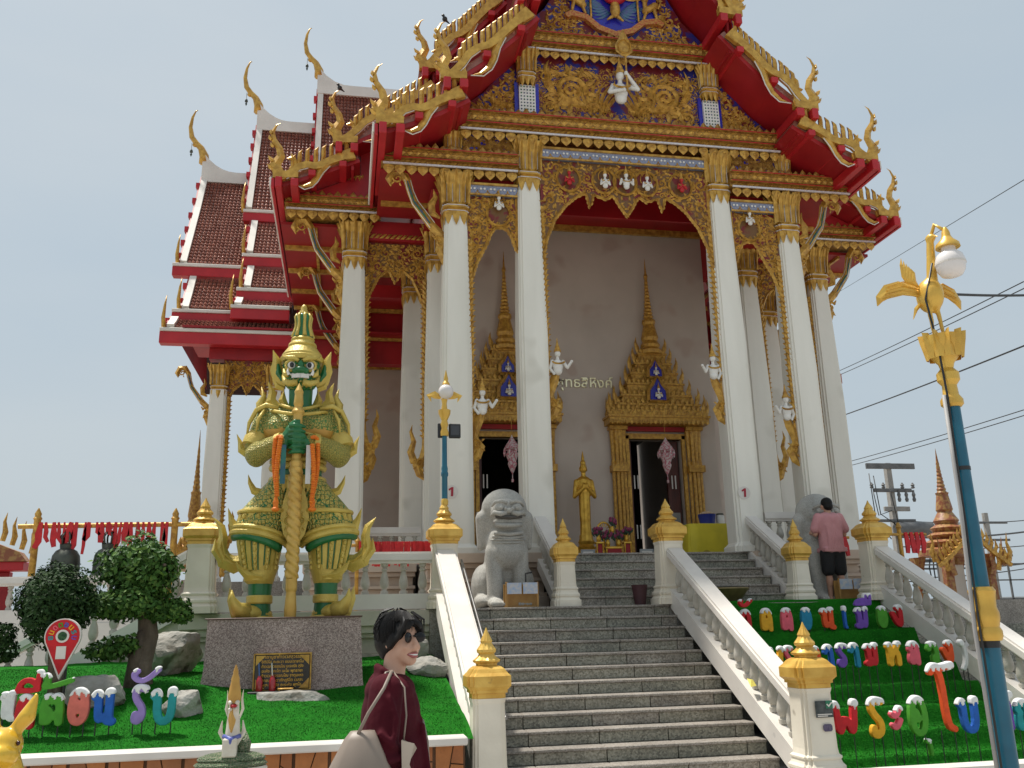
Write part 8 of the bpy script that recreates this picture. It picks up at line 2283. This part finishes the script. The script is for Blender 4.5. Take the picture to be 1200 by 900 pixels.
SHR = mat('shrine_gold_red', (.36, .20, .06), (.24, .075, .03), rough=.45, scale=9, lo=.42, hi=.58)
def shrine(x, y, zt, h, label, k=1.0, body=True, SHR=SHR):
    """small spired shrine, spire tip at zt"""
    r = empty('spired_shrine', (x, y, LZ), label, 'shrine', 'spired shrines around the temple')
    pr = []; z = zt - h
    pr = [(.75 * k, z - 1.2), (.75 * k, z - 1.0), (.52 * k, z - .9), (.60 * k, z - .75), (.42 * k, z - .62), (.50 * k, z - .5), (.34 * k, z - .38), (.40 * k, z - .25), (.26 * k, z - .12), (.30 * k, z), (.17 * k, z + .12 * h), (.20 * k, z + .15 * h), (.14 * k, z + .35 * h), (.16 * k, z + .38 * h)]
    zz = z + .38 * h; rr = .13 * k
    while zz < zt - .2 * h: pr += [(rr, zz), (rr * .75, zz + .03 * h)]; zz += .05 * h; rr *= .87
    pr += [(.03 * k, zt - .18 * h), (.004, zt)]
    MB().lathe(pr, n=16, c=(x, y, 0)).build('spire', SHR, r, smooth=25)
    if body:
        for sx in (-1, 1):
            for sy in (-1, 1): MB().lathe([(.13 * k, LZ), (.11 * k, LZ + .2), (.10 * k, z - 1.6), (.16 * k, z - 1.2)], sec=YM, c=(x + sx * .55 * k, y + sy * .55 * k, 0)).build('column', SHR, r)
        MB().cbox(x - .8 * k, x + .8 * k, y - .8 * k, y + .8 * k, LZ - .3, LZ + .06, .02).build('base', SHR, r); MB().cbox(x - .25 * k, x + .25 * k, y - .1, y + .3, LZ + .06, z - 1.5, .02).build('wall', WHITE, r)
        for s in (-1, 1):
            g = MB(); fr = FXZ(x, y - .8 * k, z - 1.25)
            for j in range(9):
                t = j / 8; g.sweep([(s * (.9 - .85 * t) * k, -.3 + 1.0 * t), (s * (.98 - .85 * t) * k, -.1 + 1.0 * t), (s * (.96 - .85 * t) * k, .14 + 1.0 * t)], [.12, .14, .01], .08, fr)
            g.band([(s * .95 * k, -.35), (s * .5 * k, .1), (0, .75)], .12, .1, fr); g.build('gable_fins', GOLDC, r, kind='stuff')
            for j in range(4): MB().sweep([(0, 0), (s * .08, .3), (0, .6), (s * .05, .95)], [.18, .2, .1, .01], .1, FXZ(x + s * (.5 + .16 * j) * k, y - .75 * k, z - 1.9 + .15 * j)).build('flame_fin', GOLDC if j % 2 else SHR, r)
    return r
shrine(20.45, 28, 7.35, 2.55, 'red and gold spired shrine far right behind the teal lamp post', 1.4)
shrine(-4.75, 30, 8.05, 3.3, 'golden spire far left behind the giant', 1.05, True, GOLDD)
rs = empty('side_pavilion', (-10, 28, 0), 'edge of a gilded pavilion roof at the far left', 'pavilion')
mb = MB(); mb.prism([(-1.6, 3.7), (1.4, 3.7), (1.2, 3.95), (-.2, 4.5), (-1.6, 5.6)], FXZ(-10.2, 28, 0), 0, .4); mb.build('roof', SHR, rs)
for j in range(11):
    t = j / 10; MB().sweep([(0, 0), (.05, .25), (.0, .55), (.05, .8)], [.14, .16, .09, .01], .1, FXZ(-11.3 + 2.6 * t, 27.6, 5.1 - 1.2 * t)).build('roof_fin', GOLDC, rs)
MB().cbox(-12, -8.9, 27.7, 28.3, 3.45, 3.7, .02).build('fascia', REDB, rs); MB().cbox(-12, -9.4, 28.2, 28.5, 1.8, 3.45, .02).build('wall', REDD, rs)

# concrete power pole with transformer
CON = mat('pole_concrete', (.36, .34, .31), (.28, .27, .25), rough=.9, scale=4); CER = mat('grey_fittings', (.10, .10, .10), (.16, .16, .16), rough=.5)
pp_ = empty('power_pole', (23.1, 35, 0), 'concrete power pole with crossarms and transformer at far right', 'power pole')
MB().lathe([(.22, 0), (.16, 8.1)], n=4, c=(23.1, 35, 0), rot=pi / 4).build('pole', CON, pp_)
for (z, a, b, s_) in ((7.95, -1.1, 1.2, .12), (6.9, -.9, .9, .08), (6.1, -.5, .7, .10), (5.6, -.9, .9, .06), (3.9, -.8, 2.4, .07)): MB().cbox(23.1 + a, 23.1 + b, 34.8, 34.9, z - s_, z + s_, .01).build('crossarm', CER if z != 6.1 else CON, pp_)
for x in (-.95, -.4, .5, 1.0): MB().lathe([(.05, 0), (.09, .05), (.05, .1), (.09, .15), (.05, .2), (.03, .25)], n=10, c=(23.1 + x, 34.85, 6.98)).build('insulator', CER, pp_)
for x in (.25, .6, .95): MB().lathe([(.05, -.5), (.08, -.4), (.05, -.3), (.08, -.2), (.05, -.1), (.05, 0)], n=10, c=(23.1 + x, 34.8, 6.9)).build('fuse', CER, pp_)
mb = MB(); mb.tube([(22.9, 34.6, 5.2), (24.5, 34.6, 5.2)], [.30, .32], 14); mb.build('transformer', CER, pp_, smooth=40)
for k in range(5): MB().tube([(24.35 + .02 * k, 34.4, 5.0 + .05 * k), (24.9 - .2 * k, 34.5, 3.6), (24.7 - .1 * k, 34.6, 2.2), (23.6, 34.7, 1.9)], .03, 6).build('cable', BLACK, pp_, smooth=True)
for (x0, z0, x1, z1) in ((22.2, 7.5, 22.9, 5.4), (22.0, 7.6, 22.6, 4.8), (22.9, 6.9, 23.7, 5.4), (22.1, 6.8, 22.8, 6.0)): MB().tube([(x0, 34.7, z0), ((x0 + x1) / 2 - .3, 34.6, (z0 + z1) / 2 - .6), (x1, 34.6, z1)], .022, 5).build('jumper_wire', BLACK, pp_, smooth=True)
p2 = empty('power_pole', (33.0, 42, 0), 'distant power pole cut by the right edge', 'power pole'); MB().lathe([(.2, 0), (.15, 6.8)], n=8, c=(33.0, 42, 0)).build('pole', CON, p2); 
for z in (6.3, 5.4, 4.6): MB().cbox(31.8, 34.2, 41.9, 42, z - .06, z + .06, .01).build('crossarm', CER, p2)
p3 = empty('power_pole', (20.2, 36, 0), 'power line fittings seen beside the outer right column', 'power pole'); MB().lathe([(.16, 0), (.13, 7.6)], n=8, c=(20.2, 36, 0)).build('pole', CON, p3)
for (z, x) in ((7.2, 20.2), (4.6, 20.5)): MB().cbox(x - .5, x + .7, 35.8, 35.9, z - .06, z + .06, .01).build('crossarm', CER, p3); MB().lathe([(.06, -.25), (.12, -.15), (.06, 0), (.1, .15), (.05, .3)], n=10, c=(x + .3, 35.8, z)).build('insulator', CER, p3)
def wire(name, a, b, sag, label, r=.012):
    a, b = Vector(a), Vector(b); P = []
    if a.y == 30: a = a + (a - b) * .6
    for i in range(21):
        t = i / 20; p = a.lerp(b, t); p.z -= sag * 4 * t * (1 - t); P.append(p)
    MB().tube(P, r, 5).build(name, BLACK, label=label, cat='wire', group='overhead wires')
wire('overhead_wire', (17.6, 30, 10.5), (12.64, 14, 7.75), .1, 'upper wire of the topmost close pair at right')
wire('overhead_wire', (17.6, 30, 10.35), (12.64, 14, 7.62), .1, 'lower wire of the topmost close pair at right')
wire('overhead_wire', (17.6, 30, 8.85), (14.17, 16, 7.15), .1, 'single wire between the two wire pairs at right', .02)
wire('overhead_wire', (17.6, 30, 7.15), (15.62, 18, 6.25), .1, 'upper wire of the lower pair at right')
wire('overhead_wire', (17.6, 30, 7.0), (15.62, 18, 6.12), .1, 'lower wire of the lower pair at right')
wire('overhead_wire', (19.0, 30, 14.1), (11.0, 11.5, 8.6), .0, 'thin high wire rising to the upper right', .008)
wire('overhead_wire', (4.85, 6.25, 4.20), (7.6, 7.3, 4.78), .04, 'wire leaving the teal lamp post to the right', .012)
for i, (z0, z1) in enumerate(((5.6, 5.75), (4.9, 5.3), (4.5, 4.4), (3.6, 3.6), (3.2, 3.5))):
    wire('overhead_wire', (23.1, 34.8, z0), (42, 44, z1 + 1.6), .4, ('upper', 'second', 'third', 'fourth', 'lowest')[i] + ' of the cables running right from the power pole', .045 if i in (1, 3) else .025)
# far lamp with bird, roofs and fence beyond the court on the right
l3 = empty('lamp_post', (24.4, 28, 0), 'distant teal lamp post with gilt bird right of the shrine', 'lamp post'); MB().lathe([(.08, 0), (.06, 4.2)], n=10, c=(24.4, 28, 0)).build('pole', TEALP, l3); MB().lathe([(.1, 4.1), (.16, 4.5), (.1, 4.55)], n=10, c=(24.4, 28, 0)).build('cup', GOLDB, l3); MB().ell((24.35, 28, 5.0), (.14, .2, .4), 10, 8).build('bird', GOLDB, l3, smooth=True); MB().ell((24.75, 27.9, 4.9), (.2, .2, .22), 12, 8).build('lamp_globe', GLASSW, l3, smooth=True)
sh_ = empty('far_shed', (36, 60, 0), 'low grey metal shed beyond the court at far right', 'shed'); MB().cbox(24, 60, 60, 75, 0, 2.6, .02).build('wall', mat('grey_cladding', (.30, .31, .31), (.24, .25, .25), rough=.7, scale=.5), sh_); MB().cbox(23.5, 61, 59.5, 76, 2.6, 2.9, .02).build('roof', mat('metal_roof', (.38, .40, .41), rough=.4), sh_)
fe = empty('court_fence', (18, 30, LZ), 'iron fence at the back of the right court', 'fence')
for i in range(16): MB().box(16 + i * 1.0, 16.06 + i * 1.0, 31, 31.06, LZ, LZ + 1.7).build('post', CER, fe)
for z in (.3, 1.0, 1.6): MB().box(16, 31, 31.0, 31.05, LZ + z, LZ + z + .05).build('rail', CER, fe)

for (x, y, z, n_) in ((-.34, 16.26, 12.15, 'rear gable finial at left'), (1.55, 14.01, 12.29, 'front gable finial at left')):
    b = empty('perched_bird', (x, y, z), 'small dark bird perched on the ' + n_, 'bird')
    m = MB(); m.ell((x, y, z + .06), (.05, .06, .045), 10, 7); m.ell((x - .03, y - .02, z + .12), .03, 8, 6); m.cap((x + .03, y + .03, z + .05), (x + .09, y + .06, z + .02), .025, .012, 8); m.cap((x - .05, y - .02, z + .12), (x - .08, y - .03, z + .115), .01, .004, 6)
    organic('body', m, BLACK, .009, b, smooth_it=2)
